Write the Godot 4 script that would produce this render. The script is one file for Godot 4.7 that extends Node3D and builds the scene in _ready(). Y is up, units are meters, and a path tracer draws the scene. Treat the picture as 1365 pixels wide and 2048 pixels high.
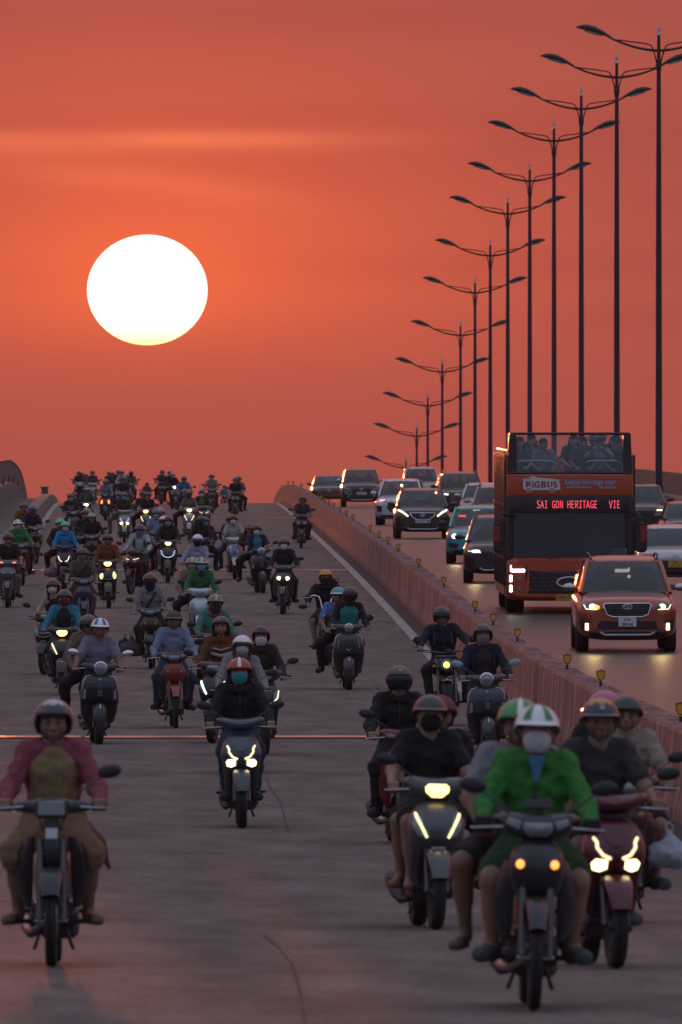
extends Node3D
# Sunset over a bridge approach: scooters come down one carriageway, cars and an open-top bus down the other.
# The road runs along -z, the eye stands at (0, EYE, 0); a pixel of the photograph (u, v) is a direction, its distance comes from the road it touches.
const F := 25946.0
const U0 := 370.0
const V0 := 1124.0
const EYE := 2.49
const PROFILE := [[-60.0, 0.1], [0.0, 0.1], [69.0, 0.08], [80.0, 0.0], [95.0, -0.11], [126.0, -0.09], [161.0, 0.06], [209.0, 0.45], [271.0, 1.28], [332.0, 2.08], [405.0, 2.95], [520.0, 4.25], [590.0, 5.0], [650.0, 5.42], [720.0, 5.1], [800.0, 2.6], [850.0, 0.2], [1000.0, -7.4], [1100.0, -10.2], [1400.0, -11.0]]
var M := {}
var used_names := {}
var prototypes := {}
var rng := RandomNumberGenerator.new()


func _ready() -> void:
	rng.seed = 7
	camera_and_light()
	make_materials()
	setting()
	lamps()
	barrier_reflectors()
	print("setting ", Time.get_ticks_msec())
	vehicles()
	print("vehicles ", Time.get_ticks_msec())
	riders_and_bikes()
	print("done ", Time.get_ticks_msec())


func camera_and_light() -> void:
	var cam := Camera3D.new()
	cam.name = "camera"
	cam.projection = Camera3D.PROJECTION_FRUSTUM
	cam.near = 1.0
	cam.far = 60000.0
	cam.size = 2048.0 / F
	cam.frustum_offset = Vector2((682.5 - U0) / F, (V0 - 1024.0) / F)
	cam.position = Vector3(0, EYE, 0)
	var lens := CameraAttributesPhysical.new()
	lens.frustum_focal_length = 500.0
	lens.frustum_near = 1.0
	lens.frustum_far = 60000.0
	lens.exposure_aperture = 16.0
	lens.frustum_focus_distance = 215.0
	cam.attributes = lens
	add_child(cam)
	cam.near = 1.0
	cam.far = 60000.0
	cam.size = 2048.0 / F
	cam.current = true
	var env := Environment.new()
	env.background_mode = Environment.BG_SKY
	env.tonemap_mode = Environment.TONE_MAPPER_LINEAR
	env.tonemap_exposure = 1.0
	env.sdfgi_enabled = true
	env.ssao_enabled = true
	env.ssil_enabled = true
	env.fog_enabled = true
	env.fog_density = 0.00007
	env.fog_light_color = Color(1.0, 0.72, 0.66)
	var sky := Sky.new()
	var pano := PanoramaSkyMaterial.new()
	pano.panorama = sky_picture()
	sky.sky_material = pano
	env.sky = sky
	var we := WorldEnvironment.new()
	we.name = "world_environment"
	we.environment = env
	add_child(we)
	# the sun: a low warm lamp ahead, a little left of the road's direction, just clear of the disc that is seen
	var sun := DirectionalLight3D.new()
	sun.name = "sunlight"
	sun.light_energy = 0.27
	sun.light_color = Color(1.0, 0.50, 0.27)
	sun.light_angular_distance = 0.5
	sun.shadow_enabled = true
	add_child(sun)
	var az := deg_to_rad(-0.95)
	var el := deg_to_rad(0.85)
	var towards := Vector3(sin(az) * cos(el), sin(el), -cos(az) * cos(el))
	sun.look_at_from_position(Vector3.ZERO, -towards, Vector3.UP)
	# the disc itself, far away and a little flattened by the air
	var holder := Node3D.new()
	holder.name = "sky"
	holder.set_meta("kind", "structure")
	add_child(holder)
	var dist := 20000.0
	holder.position = Vector3((295.0 - U0) / F * dist, EYE + (V0 - 580.0) / F * dist, -dist)
	var disc := MeshInstance3D.new()
	disc.name = "sun_disc"
	var ball := SphereMesh.new()
	ball.radius = 1.0
	ball.height = 2.0
	ball.radial_segments = 160
	ball.rings = 80
	disc.mesh = ball
	disc.scale = Vector3(120.0 / F * dist, 110.0 / F * dist, 30.0)
	var glow := StandardMaterial3D.new()
	glow.resource_name = "sun"
	glow.albedo_color = Color.BLACK
	glow.emission_enabled = true
	glow.emission = Color.WHITE
	glow.emission_energy_multiplier = 2.2
	glow.emission_operator = BaseMaterial3D.EMISSION_OP_MULTIPLY
	# the thicker air low down takes the blue out of the lower limb
	var limb := Gradient.new()
	limb.offsets = PackedFloat32Array([0.0, 0.5, 0.68, 0.86, 1.0])
	limb.colors = PackedColorArray([Color(1, 1, 0.98), Color(1, 0.99, 0.93), Color(1, 0.97, 0.80), Color(1, 0.92, 0.62), Color(1, 0.84, 0.42)])
	var limb_tex := GradientTexture2D.new()
	limb_tex.gradient = limb
	limb_tex.fill_from = Vector2(0, 0)
	limb_tex.fill_to = Vector2(0, 1)
	limb_tex.width = 8
	limb_tex.height = 256
	glow.emission_texture = limb_tex
	glow.shading_mode = BaseMaterial3D.SHADING_MODE_PER_PIXEL
	disc.material_override = glow
	disc.cast_shadow = GeometryInstance3D.SHADOW_CASTING_SETTING_OFF
	holder.add_child(disc)


func lin(r: float, g: float, b: float) -> Color:
	return Color(r / 255.0, g / 255.0, b / 255.0).srgb_to_linear()


# the evening sky: red and hazy round the sun, mauve above, grey-blue on the far side
func sky_color(az: float, el: float) -> Color:
	# az: degrees from the sun along the horizon, el: degrees up
	var near := lin(240, 101, 65)
	var low := lin(178, 83, 71)
	var side := lin(165, 79, 70)
	var high := lin(184, 142, 140)
	var zen := lin(172, 180, 202)
	var anti := lin(132, 142, 168)
	var r := sqrt(pow(az * 0.85, 2.0) + pow((el - 1.25) * 1.3, 2.0))
	var c := side.lerp(near, exp(-pow(r / 1.3, 1.5)))
	c = c + Color(0.07, 0.02, 0.0) * exp(-maxf(0.0, r - 0.26) / 0.22)
	c = c.lerp(low, 0.8 * smoothstep(1.25, 0.6, el) * exp(-pow(az / 4.0, 2.0)))
	# wider glow towards the rest of the sky
	var w := 1.0 - exp(-pow(el / 15.0, 2.0))
	c = c.lerp(high, w * 0.9)
	c = c.lerp(zen, smoothstep(14.0, 60.0, el))
	var back := smoothstep(12.0, 130.0, absf(az))
	c = c.lerp(anti.lerp(zen, smoothstep(10.0, 50.0, el)), back)
	return c


func sky_picture() -> ImageTexture:
	var w := 512
	var h := 256
	var im := Image.create_empty(w, h, false, Image.FORMAT_RGBF)
	for j in h:
		var el := 90.0 - (j + 0.5) / h * 180.0
		for i in w:
			# the first column looks along -z
			var az := wrapf((i + 0.5) / w * 360.0, -180.0, 180.0)
			im.set_pixel(i, j, sky_color(az + 0.17, maxf(el, 0.0)))
	im.resize(2048, 4096, Image.INTERPOLATE_CUBIC)
	var n := FastNoiseLite.new()
	n.seed = 4
	n.frequency = 0.35
	n.fractal_octaves = 3
	for j in range(1880, 2050):
		var el := 90.0 - (j + 0.5) / 4096.0 * 180.0
		for k in range(-50, 50):
			var i := posmod(k, 2048)
			var az := (k + 0.5) / 2048.0 * 360.0
			var c := sky_color(az + 0.17, maxf(el, 0.0))
			# thin bands of lit cirrus
			var s := 0.0
			var drift := n.get_noise_2d(az * 2.2, el * 1.2) * 0.05
			s += 1.15 * exp(-pow((el - 1.858 - 0.012 * az - drift * 0.3) / 0.028, 2.0)) * smoothstep(1.5, 0.0, az) * (0.75 + 0.5 * n.get_noise_2d(az * 3.0, 9.0))
			s += 0.38 * exp(-pow((el - 1.655 + 0.10 * az - drift) / 0.045, 2.0)) * smoothstep(0.8, 0.0, az) * smoothstep(-1.0, -0.3, az)
			s += 0.10 * (n.get_noise_2d(az * 0.8, el * 9.0)) * smoothstep(0.5, 1.2, el)
			c = c + Color(0.36, 0.12, 0.04) * s
			im.set_pixel(i, j, c)
	return ImageTexture.create_from_image(im)


func road_h(d: float) -> float:
	var n := PROFILE.size()
	if d <= PROFILE[0][0]:
		return PROFILE[0][1]
	if d >= PROFILE[n - 1][0]:
		return PROFILE[n - 1][1]
	var i := 0
	while PROFILE[i + 1][0] < d:
		i += 1
	var p0: Array = PROFILE[maxi(i - 1, 0)]
	var p1: Array = PROFILE[i]
	var p2: Array = PROFILE[i + 1]
	var p3: Array = PROFILE[mini(i + 2, n - 1)]
	var span: float = p2[0] - p1[0]
	var m1: float = (p2[1] - p0[1]) / (p2[0] - p0[0]) * span
	var m2: float = (p3[1] - p1[1]) / (p3[0] - p1[0]) * span
	var t: float = (d - p1[0]) / span
	var t2 := t * t
	var t3 := t2 * t
	return (2 * t3 - 3 * t2 + 1) * p1[1] + (t3 - 2 * t2 + t) * m1 + (-2 * t3 + 3 * t2) * p2[1] + (t3 - t2) * m2


func row_of(d: float) -> float:
	return V0 + F * (EYE - road_h(d)) / d


func on_road(u: float, v: float, far := 0.0) -> Vector3:
	# the point of the road that shows at pixel (u, v); far gives the distance where the crest hides it
	var d := far
	if far <= 0.0:
		var a := 40.0
		var b := 640.0
		for k in 50:
			d = (a + b) / 2.0
			if row_of(d) > v:
				a = d
			else:
				b = d
	return Vector3((u - U0) * d / F, road_h(d), -d)


func left_edge(d: float) -> float:
	return -5.15 - maxf(d - 410.0, 0.0) * 0.0056


func numbered(called: String) -> String:
	var k: int = used_names.get(called, 0)
	used_names[called] = k + 1
	return called if k == 0 else "%s_%03d" % [called, k]


func tag(o: Node3D, label: String, category: String, group := "", kind := "") -> Node3D:
	if label:
		o.set_meta("label", label)
	if category:
		o.set_meta("category", category)
	if group:
		o.set_meta("group", group)
	if kind:
		o.set_meta("kind", kind)
	return o


func thing(called: String, label: String, category: String, at := Vector3.ZERO, turn := 0.0, group := "") -> Node3D:
	var o := Node3D.new()
	o.name = numbered(called)
	add_child(o)
	o.position = at
	o.rotation.y = turn
	tag(o, label, category, group)
	return o


func obj(called: String, mb: Shape, m: Material, parent: Node = null, role := "") -> MeshInstance3D:
	var o := MeshInstance3D.new()
	o.name = called if parent else numbered(called)
	o.mesh = mb.done()
	o.mesh.surface_set_material(0, m)
	if role:
		o.set_meta("role", role)
	(parent if parent else self).add_child(o, true)
	return o


func obj_mesh(called: String, mesh: Mesh, m: Material, parent: Node = null, role := "") -> MeshInstance3D:
	var o := MeshInstance3D.new()
	o.name = called if parent else numbered(called)
	o.mesh = mesh
	o.material_override = m
	if role:
		o.set_meta("role", role)
	(parent if parent else self).add_child(o, true)
	return o


func structure(called: String, mb: Shape, m: Material) -> MeshInstance3D:
	var o := obj(called, mb, m)
	o.set_meta("kind", "structure")
	return o


func dress(o: Node, palette: Dictionary) -> void:
	for c in o.get_children():
		if c is MeshInstance3D and c.has_meta("role") and palette.has(c.get_meta("role")):
			c.material_override = palette[c.get_meta("role")]
		dress(c, palette)


# ---------------------------------------------------------------- shapes
class Shape:
	var v := PackedVector3Array()
	var n := PackedVector3Array()
	var c := PackedColorArray()
	var ix := PackedInt32Array()
	var uv := PackedVector2Array()

	func done() -> ArrayMesh:
		var a := []
		a.resize(Mesh.ARRAY_MAX)
		a[Mesh.ARRAY_VERTEX] = v
		a[Mesh.ARRAY_NORMAL] = n
		if c.size() == v.size() and c.size() > 0:
			a[Mesh.ARRAY_COLOR] = c
		if uv.size() == v.size() and uv.size() > 0:
			a[Mesh.ARRAY_TEX_UV] = uv
		a[Mesh.ARRAY_INDEX] = ix
		var m := ArrayMesh.new()
		m.add_surface_from_arrays(Mesh.PRIMITIVE_TRIANGLES, a)
		return m

	# adds points and triangles that form one smooth closed piece; turns it outside out
	func piece(pts: PackedVector3Array, tri: PackedInt32Array, closed := true, flip := false) -> void:
		var at := v.size()
		var vol := 0.0
		if closed:
			var mid := Vector3.ZERO
			for p in pts:
				mid += p
			mid /= maxf(1.0, pts.size())
			for k in range(0, tri.size(), 3):
				vol += (pts[tri[k]] - mid).dot((pts[tri[k + 1]] - mid).cross(pts[tri[k + 2]] - mid))
		var turn := vol > 0.0 if closed else flip
		var nn := PackedVector3Array()
		nn.resize(pts.size())
		for k in range(0, tri.size(), 3):
			var a := tri[k]
			var b := tri[k + 1]
			var d := tri[k + 2]
			if turn:
				var e := b
				b = d
				d = e
			var f := (pts[d] - pts[a]).cross(pts[b] - pts[a])
			nn[a] += f
			nn[b] += f
			nn[d] += f
			ix.append(at + a)
			ix.append(at + b)
			ix.append(at + d)
		for k in nn.size():
			nn[k] = nn[k].normalized() if nn[k].length_squared() > 1e-20 else Vector3.UP
		v.append_array(pts)
		n.append_array(nn)

	# rings of equally many points, joined one to the next
	func loft(rings: Array, cap := true, round_ring := true) -> Shape:
		var pts := PackedVector3Array()
		var tri := PackedInt32Array()
		var m: int = rings[0].size()
		for r in rings:
			pts.append_array(r)
		var last := m if round_ring else m - 1
		for i in rings.size() - 1:
			for j in last:
				var a := i * m + j
				var b := i * m + (j + 1) % m
				tri.append_array([a, b, a + m, b, b + m, a + m])
		if cap:
			# the caps share positions but not normals with the sides
			for e in 2:
				var r: PackedVector3Array = rings[0] if e == 0 else rings[rings.size() - 1]
				var mid := Vector3.ZERO
				for p in r:
					mid += p
				mid /= m
				var at := pts.size()
				pts.append_array(r)
				pts.append(mid)
				for j in m:
					if e == 0:
						tri.append_array([at + m, at + (j + 1) % m, at + j])
					else:
						tri.append_array([at + m, at + j, at + (j + 1) % m])
		piece(pts, tri, cap and round_ring)
		return self

	func tube(path: Array, radius, sides := 8) -> Shape:
		var rings := []
		var side := Vector3.ZERO
		for i in path.size():
			var p: Vector3 = path[i]
			var dir: Vector3 = (path[mini(i + 1, path.size() - 1)] - path[maxi(i - 1, 0)]).normalized()
			if side == Vector3.ZERO:
				side = dir.cross(Vector3.UP if absf(dir.y) < 0.9 else Vector3.RIGHT).normalized()
			side = (side - dir * side.dot(dir)).normalized()
			var up := dir.cross(side)
			var r: float = radius[i] if radius is Array else radius
			var ring := PackedVector3Array()
			for k in sides:
				var t := TAU * k / sides
				ring.append(p + (side * cos(t) + up * sin(t)) * r)
			rings.append(ring)
		return loft(rings)

	# profile of (radius, height) turned round an axis
	func lathe(profile: Array, at: Vector3, axis: Vector3, sides := 20, closed := true) -> Shape:
		var a := axis.normalized()
		var s := a.cross(Vector3.UP if absf(a.y) < 0.9 else Vector3.RIGHT).normalized()
		var u := a.cross(s)
		var rings := []
		for q in profile:
			var ring := PackedVector3Array()
			for k in sides:
				var t := TAU * k / sides
				ring.append(at + a * q[1] + (s * cos(t) + u * sin(t)) * q[0])
			rings.append(ring)
		return loft(rings, closed)

	func ellipsoid(at: Vector3, r: Vector3, turn := Basis(), across := 14, down := 9) -> Shape:
		var pts := PackedVector3Array()
		var tri := PackedInt32Array()
		for i in down + 1:
			var t := PI * i / down
			for j in across:
				var f := TAU * j / across
				pts.append(at + turn * (Vector3(sin(t) * cos(f), cos(t), sin(t) * sin(f)) * r))
		for i in down:
			for j in across:
				var a := i * across + j
				var b := i * across + (j + 1) % across
				tri.append_array([a, b, a + across, b, b + across, a + across])
		piece(pts, tri)
		return self

	# a box with its edges cut; own flat faces
	func box(at: Vector3, size: Vector3, bevel := 0.0, turn := Basis()) -> Shape:
		var h := size / 2.0
		var bv := minf(bevel, minf(h.x, minf(h.y, h.z)) * 0.9)
		var rings := []
		if bv <= 0.0:
			for f in [[Vector3.RIGHT, Vector3.UP, Vector3.BACK], [Vector3.LEFT, Vector3.UP, Vector3.BACK], [Vector3.UP, Vector3.RIGHT, Vector3.BACK], [Vector3.DOWN, Vector3.RIGHT, Vector3.BACK], [Vector3.BACK, Vector3.RIGHT, Vector3.UP], [Vector3.FORWARD, Vector3.RIGHT, Vector3.UP]]:
				var o: Vector3 = f[0] * h
				var p := PackedVector3Array()
				for s in [[-1, -1], [1, -1], [1, 1], [-1, 1]]:
					p.append(at + turn * (o + f[1] * h * s[0] + f[2] * h * s[1]))
				var out: Vector3 = turn * f[0]
				var face := (p[2] - p[0]).cross(p[1] - p[0])
				piece(p, PackedInt32Array([0, 1, 2, 0, 2, 3]), false, face.dot(out) < 0.0)
			return self
		for q in [[-h.y, bv], [-h.y + bv, 0.0], [h.y - bv, 0.0], [h.y, bv]]:
			var x: float = h.x - q[1]
			var z: float = h.z - q[1]
			var ring := PackedVector3Array()
			for s in [[x - bv, z], [x, z - bv], [x, -z + bv], [x - bv, -z], [-x + bv, -z], [-x, -z + bv], [-x, z - bv], [-x + bv, z]]:
				ring.append(at + turn * Vector3(s[0], q[0], s[1]))
			rings.append(ring)
		return loft_flat(rings)

	# as loft, with a face of its own for every strip
	func loft_flat(rings: Array) -> Shape:
		var m: int = rings[0].size()
		var mid := Vector3.ZERO
		for r in rings:
			for p in r:
				mid += p
		mid /= m * rings.size()
		for i in rings.size() - 1:
			for j in m:
				var p := PackedVector3Array([rings[i][j], rings[i][(j + 1) % m], rings[i + 1][(j + 1) % m], rings[i + 1][j]])
				var face := (p[2] - p[0]).cross(p[1] - p[0])
				piece(p, PackedInt32Array([0, 1, 2, 0, 2, 3]), false, face.dot(p[0] + p[2] - mid * 2.0) < 0.0)
		for e in [0, rings.size() - 1]:
			var p := PackedVector3Array(rings[e])
			var tri := PackedInt32Array()
			for j in range(1, m - 1):
				tri.append_array([0, j, j + 1])
			var face := (p[2] - p[0]).cross(p[1] - p[0])
			piece(p, tri, false, face.dot(p[0] - mid) < 0.0)
		return self

	# a flat outline in x and y given depth along z, laid into the world by a transform
	func slab(poly: PackedVector2Array, depth: float, t: Transform3D) -> Shape:
		var rings := []
		for z in [0.0, -depth]:
			var ring := PackedVector3Array()
			for q in poly:
				ring.append(t * Vector3(q.x, q.y, z))
			rings.append(ring)
		var m := poly.size()
		var flat := Geometry2D.triangulate_polygon(poly)
		var out: Vector3 = t.basis.z
		for e in 2:
			var p := PackedVector3Array(rings[e])
			var face := (p[flat[2]] - p[flat[0]]).cross(p[flat[1]] - p[flat[0]])
			piece(p, flat, false, face.dot(out * (1.0 if e == 0 else -1.0)) < 0.0)
		var mid := Vector2.ZERO
		for q in poly:
			mid += q
		mid /= m
		var ccw := not Geometry2D.is_polygon_clockwise(poly)
		for j in m:
			var k := (j + 1) % m
			var p := PackedVector3Array([rings[0][j], rings[0][k], rings[1][k], rings[1][j]])
			var edge := poly[k] - poly[j]
			var o2 := Vector2(edge.y, -edge.x) * (1.0 if ccw else -1.0)
			var face := (p[2] - p[0]).cross(p[1] - p[0])
			piece(p, PackedInt32Array([0, 1, 2, 0, 2, 3]), false, face.dot(t.basis * Vector3(o2.x, o2.y, 0)) < 0.0)
		return self

	# a star-shaped outline pressed onto a surface z = height.call(x, y), standing proud by off, with a rim going back by depth
	func patch(poly: Array, height: Callable, off: float, depth: float, bulge := 0.0) -> Shape:
		var mid := Vector2.ZERO
		for q in poly:
			mid += q
		mid /= poly.size()
		var fine: Array[Vector2] = []
		for j in poly.size():
			var a: Vector2 = poly[j]
			var b: Vector2 = poly[(j + 1) % poly.size()]
			for k in 3:
				fine.append(a.lerp(b, k / 3.0))
		var rings := []
		for s in [1.0, 1.0, 0.97, 0.75, 0.45, 0.12]:
			var ring := PackedVector3Array()
			var first := rings.is_empty()
			for q in fine:
				var p: Vector2 = mid + (q - mid) * s
				var z: float = height.call(p.x, p.y) + (-depth if first else (off * (0.6 if rings.size() == 1 else 1.0) + bulge * (1.0 - s * s)))
				ring.append(Vector3(p.x, p.y, z))
			rings.append(ring)
		return loft(rings)


func ring_xy(cx: float, y0: float, y1: float, half: float, z: float, e := 3.0, count := 24) -> PackedVector3Array:
	# a rounded box outline across the z axis
	var ring := PackedVector3Array()
	for k in count:
		var t := TAU * k / count
		var c := cos(t)
		var s := sin(t)
		ring.append(Vector3(cx + half * signf(c) * pow(absf(c), 2.0 / e), (y0 + y1) / 2.0 + (y1 - y0) / 2.0 * signf(s) * pow(absf(s), 2.0 / e), z))
	return ring


func ring_at(c: Vector3, u: Vector3, w: Vector3, e := 2.0, count := 16) -> PackedVector3Array:
	var ring := PackedVector3Array()
	for k in count:
		var t := TAU * k / count
		var a := cos(t)
		var b := sin(t)
		ring.append(c + u * signf(a) * pow(absf(a), 2.0 / e) + w * signf(b) * pow(absf(b), 2.0 / e))
	return ring


func text_mesh(words: String, height: float, depth := 0.004, font := "Droid Sans", bold := true) -> TextMesh:
	var t := TextMesh.new()
	var f := SystemFont.new()
	f.font_names = PackedStringArray([font])
	f.font_weight = 700 if bold else 400
	t.font = f
	t.text = words
	t.font_size = 32
	t.pixel_size = height / 23.5
	t.depth = depth
	t.curve_step = 2.0
	return t


# ---------------------------------------------------------------- materials
func std(called: String, c: Color, rough := 0.6, metal := 0.0) -> StandardMaterial3D:
	# c holds real-world base values (linear)
	var m := StandardMaterial3D.new()
	m.resource_name = called
	m.albedo_color = c.linear_to_srgb()
	m.roughness = rough
	m.metallic = metal
	return m


func noise_map(seed_: int, freq: float, dark: float, light: float, octaves := 5, tint := Color.WHITE, size := 512) -> NoiseTexture2D:
	var n := FastNoiseLite.new()
	n.seed = seed_
	n.noise_type = FastNoiseLite.TYPE_SIMPLEX_SMOOTH
	n.frequency = freq
	n.fractal_octaves = octaves
	n.fractal_gain = 0.6
	var t := NoiseTexture2D.new()
	t.width = size
	t.height = size
	t.seamless = true
	t.noise = n
	var g := Gradient.new()
	g.set_color(0, Color(dark, dark, dark))
	g.set_color(1, Color(light * tint.r, light * tint.g, light * tint.b))
	t.color_ramp = g
	return t


func worn(m: StandardMaterial3D, tex: Texture2D, scale: Vector3, over: Texture2D = null, scale2 := Vector3.ONE) -> StandardMaterial3D:
	m.albedo_texture = tex
	m.uv1_triplanar = true
	m.uv1_world_triplanar = true
	m.uv1_scale = scale
	if over:
		m.detail_enabled = true
		m.detail_blend_mode = BaseMaterial3D.BLEND_MODE_MUL
		m.detail_albedo = over
		m.detail_uv_layer = BaseMaterial3D.DETAIL_UV_2
		m.uv2_triplanar = true
		m.uv2_world_triplanar = true
		m.uv2_scale = scale2
	return m


func paint(called: String, c: Color, rough := 0.32, metal := 0.25) -> StandardMaterial3D:
	var m := std(called, c, rough, metal)
	m.clearcoat_enabled = true
	m.clearcoat = 0.35
	m.clearcoat_roughness = 0.12
	return m


func cloth(called: String, c: Color) -> StandardMaterial3D:
	var m := std(called, c, 0.92)
	m.albedo_texture = M.weave
	m.uv1_triplanar = true
	m.uv1_scale = Vector3(3.1, 3.1, 3.1)
	m.rim_enabled = true
	m.rim = 0.1
	m.rim_tint = 0.8
	return m


func lamp_mat(called: String, c: Color, power: float) -> StandardMaterial3D:
	var m := std(called, Color(0.6, 0.6, 0.6), 0.2)
	m.emission_enabled = true
	m.emission = c
	m.emission_energy_multiplier = power
	return m


func make_materials() -> void:
	M.grain = noise_map(1, 0.03, 0.8, 1.0, 5)
	M.patches = noise_map(2, 0.012, 0.74, 1.0, 5)
	M.streaks = noise_map(8, 0.02, 0.36, 1.0, 5)
	M.fine = noise_map(3, 0.09, 0.55, 1.0, 4)
	M.weave = noise_map(5, 0.05, 0.72, 1.0, 5, Color.WHITE, 256)
	var bump := noise_map(6, 0.08, 0.0, 1.0, 4)
	M.asphalt = worn(std("asphalt", Color(0.275, 0.235, 0.212), 0.86), M.grain, Vector3(0.9, 0.9, 0.22), M.patches, Vector3(0.16, 0.16, 0.035))
	M.asphalt.metallic_specular = 0.2
	M.asphalt.heightmap_enabled = true
	M.asphalt.heightmap_texture = bump
	M.asphalt.heightmap_scale = 0.35
	M.asphalt_cars = worn(std("asphalt of the car lanes", Color(0.12, 0.103, 0.085), 0.32), M.grain, Vector3(0.8, 0.8, 0.2), M.patches, Vector3(0.13, 0.13, 0.03))
	M.asphalt_cars.heightmap_enabled = true
	M.asphalt_cars.heightmap_texture = bump
	M.asphalt_cars.heightmap_scale = 0.3
	M.line = worn(std("road paint", Color(0.86, 0.78, 0.73), 0.7), M.fine, Vector3(0.9, 0.9, 0.4), M.patches, Vector3(0.5, 0.5, 0.2))
	M.tar = std("tar", Color(0.11, 0.095, 0.085), 1.0)
	M.tar.metallic_specular = 0.1
	M.joint = std("polished steel joint", Color(0.72, 0.48, 0.36), 0.3, 1.0)
	M.grit = worn(std("grit", Color(0.13, 0.10, 0.09), 0.95), M.fine, Vector3(1.6, 1.6, 0.5), M.grain, Vector3(0.4, 0.4, 0.12))
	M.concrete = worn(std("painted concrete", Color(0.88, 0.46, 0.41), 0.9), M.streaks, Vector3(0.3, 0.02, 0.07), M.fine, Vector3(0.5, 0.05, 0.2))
	M.concrete.heightmap_enabled = true
	M.concrete.heightmap_texture = M.fine
	M.concrete.heightmap_scale = 1.2
	M.concrete_grey = worn(std("grey concrete", Color(0.36, 0.32, 0.30), 0.88), M.grain, Vector3(0.4, 0.1, 0.4), M.fine, Vector3(0.3, 0.09, 0.3))
	M.wall_dark = worn(std("weathered wall", Color(0.17, 0.14, 0.13), 0.95), M.grain, Vector3(0.3, 0.05, 0.1))
	M.railing = worn(std("painted railing", Color(0.16, 0.18, 0.20), 0.7, 0.0), M.fine, Vector3(0.6, 0.2, 0.6))
	M.pole = std("blue pole paint", Color(0.010, 0.014, 0.036), 0.5, 0.1)
	M.pole_dark = std("dark arm paint", Color(0.014, 0.013, 0.015), 0.55, 0.1)
	M.lum = std("lamp housing", Color(0.05, 0.05, 0.055), 0.45, 0.3)
	M.lum_glass = std("lamp glass", Color(0.25, 0.27, 0.28), 0.15)
	M.amber = std("amber reflector", Color(0.72, 0.30, 0.02), 0.35)
	M.black = std("black plastic", Color(0.014, 0.014, 0.016), 0.5)
	M.rubber = std("rubber", Color(0.016, 0.016, 0.017), 0.78)
	M.steel = std("steel", Color(0.42, 0.42, 0.43), 0.3, 1.0)
	M.dark_steel = std("dark steel", Color(0.09, 0.09, 0.095), 0.42, 0.8)
	M.chrome = std("chrome", Color(0.72, 0.72, 0.73), 0.12, 1.0)
	M.seat = std("seat vinyl", Color(0.02, 0.019, 0.02), 0.55)
	M.fork = std("fork tube", Color(0.09, 0.092, 0.095), 0.35, 0.9)
	M.glass_lens = std("clear lens", Color(0.22, 0.24, 0.26), 0.08)
	M.glass_lens.clearcoat_enabled = true
	M.exhaust = std("black exhaust cover", Color(0.02, 0.02, 0.021), 0.6)
	M.dark_lens = std("smoked lens", Color(0.06, 0.06, 0.065), 0.1)
	M.mirror = std("mirror glass", Color(0.5, 0.5, 0.52), 0.05, 1.0)
	M.amber_lens = std("amber lens", Color(0.45, 0.13, 0.02), 0.12)
	M.red_lens = std("red lens", Color(0.35, 0.01, 0.01), 0.15)
	M.white_lit = lamp_mat("lit lamp", Color(1.0, 0.90, 0.66), 3.6)
	M.cool_lit = lamp_mat("lit cool lamp", Color(0.92, 1.0, 0.92), 3.4)
	M.warm_lit = lamp_mat("lit warm lamp", Color(1.0, 0.78, 0.42), 4.0)
	M.drl_lit = lamp_mat("lit running light", Color(1.0, 0.93, 0.68), 1.5)
	M.amber_lit = lamp_mat("lit amber lamp", Color(1.0, 0.42, 0.05), 1.6)
	M.yellow_lit = lamp_mat("lit yellow lamp", Color(1.0, 0.88, 0.25), 2.6)
	M.cool_dim = lamp_mat("lit cool running light", Color(0.75, 0.88, 1.0), 0.9)
	M.amber_bright = lamp_mat("lit amber signal", Color(1.0, 0.6, 0.12), 2.2)
	M.drl_bright = lamp_mat("lit slim lamp", Color(1.0, 0.95, 0.75), 2.6)
	M.violet_lit = lamp_mat("lit violet lamp", Color(0.95, 0.55, 1.0), 2.2)
	M.cool_white = lamp_mat("lit white lamp", Color(0.95, 0.97, 1.0), 2.8)
	M.red_led = lamp_mat("red display lights", Color(1.0, 0.03, 0.10), 1.2)
	M.water = std("river", Color(0.05, 0.05, 0.045), 0.25)


# ---------------------------------------------------------------- the road and its edges
func ribbon(x0: Callable, x1: Callable, d0: float, d1: float, step: float, lift: float, cells := 1) -> Shape:
	var s := Shape.new()
	var pts := PackedVector3Array()
	var tri := PackedInt32Array()
	var count := maxi(1, roundi((d1 - d0) / step))
	for i in count + 1:
		var d := d0 + (d1 - d0) * i / count
		for k in cells + 1:
			pts.append(Vector3(lerpf(x0.call(d), x1.call(d), float(k) / cells), road_h(d) + lift, -d))
	var w := cells + 1
	for i in count:
		for k in cells:
			var a := i * w + k
			tri.append_array([a, a + w, a + 1, a + 1, a + w, a + w + 1])
	s.piece(pts, tri, false)
	if s.n[0].y < 0.0:
		s = Shape.new()
		s.piece(pts, tri, false, true)
	return s


func strip(x0: float, x1: float, d0: float, d1: float, lift: float, step := 5.0) -> Shape:
	return ribbon(func(_d): return x0, func(_d): return x1, d0, d1, step, lift)


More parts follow.
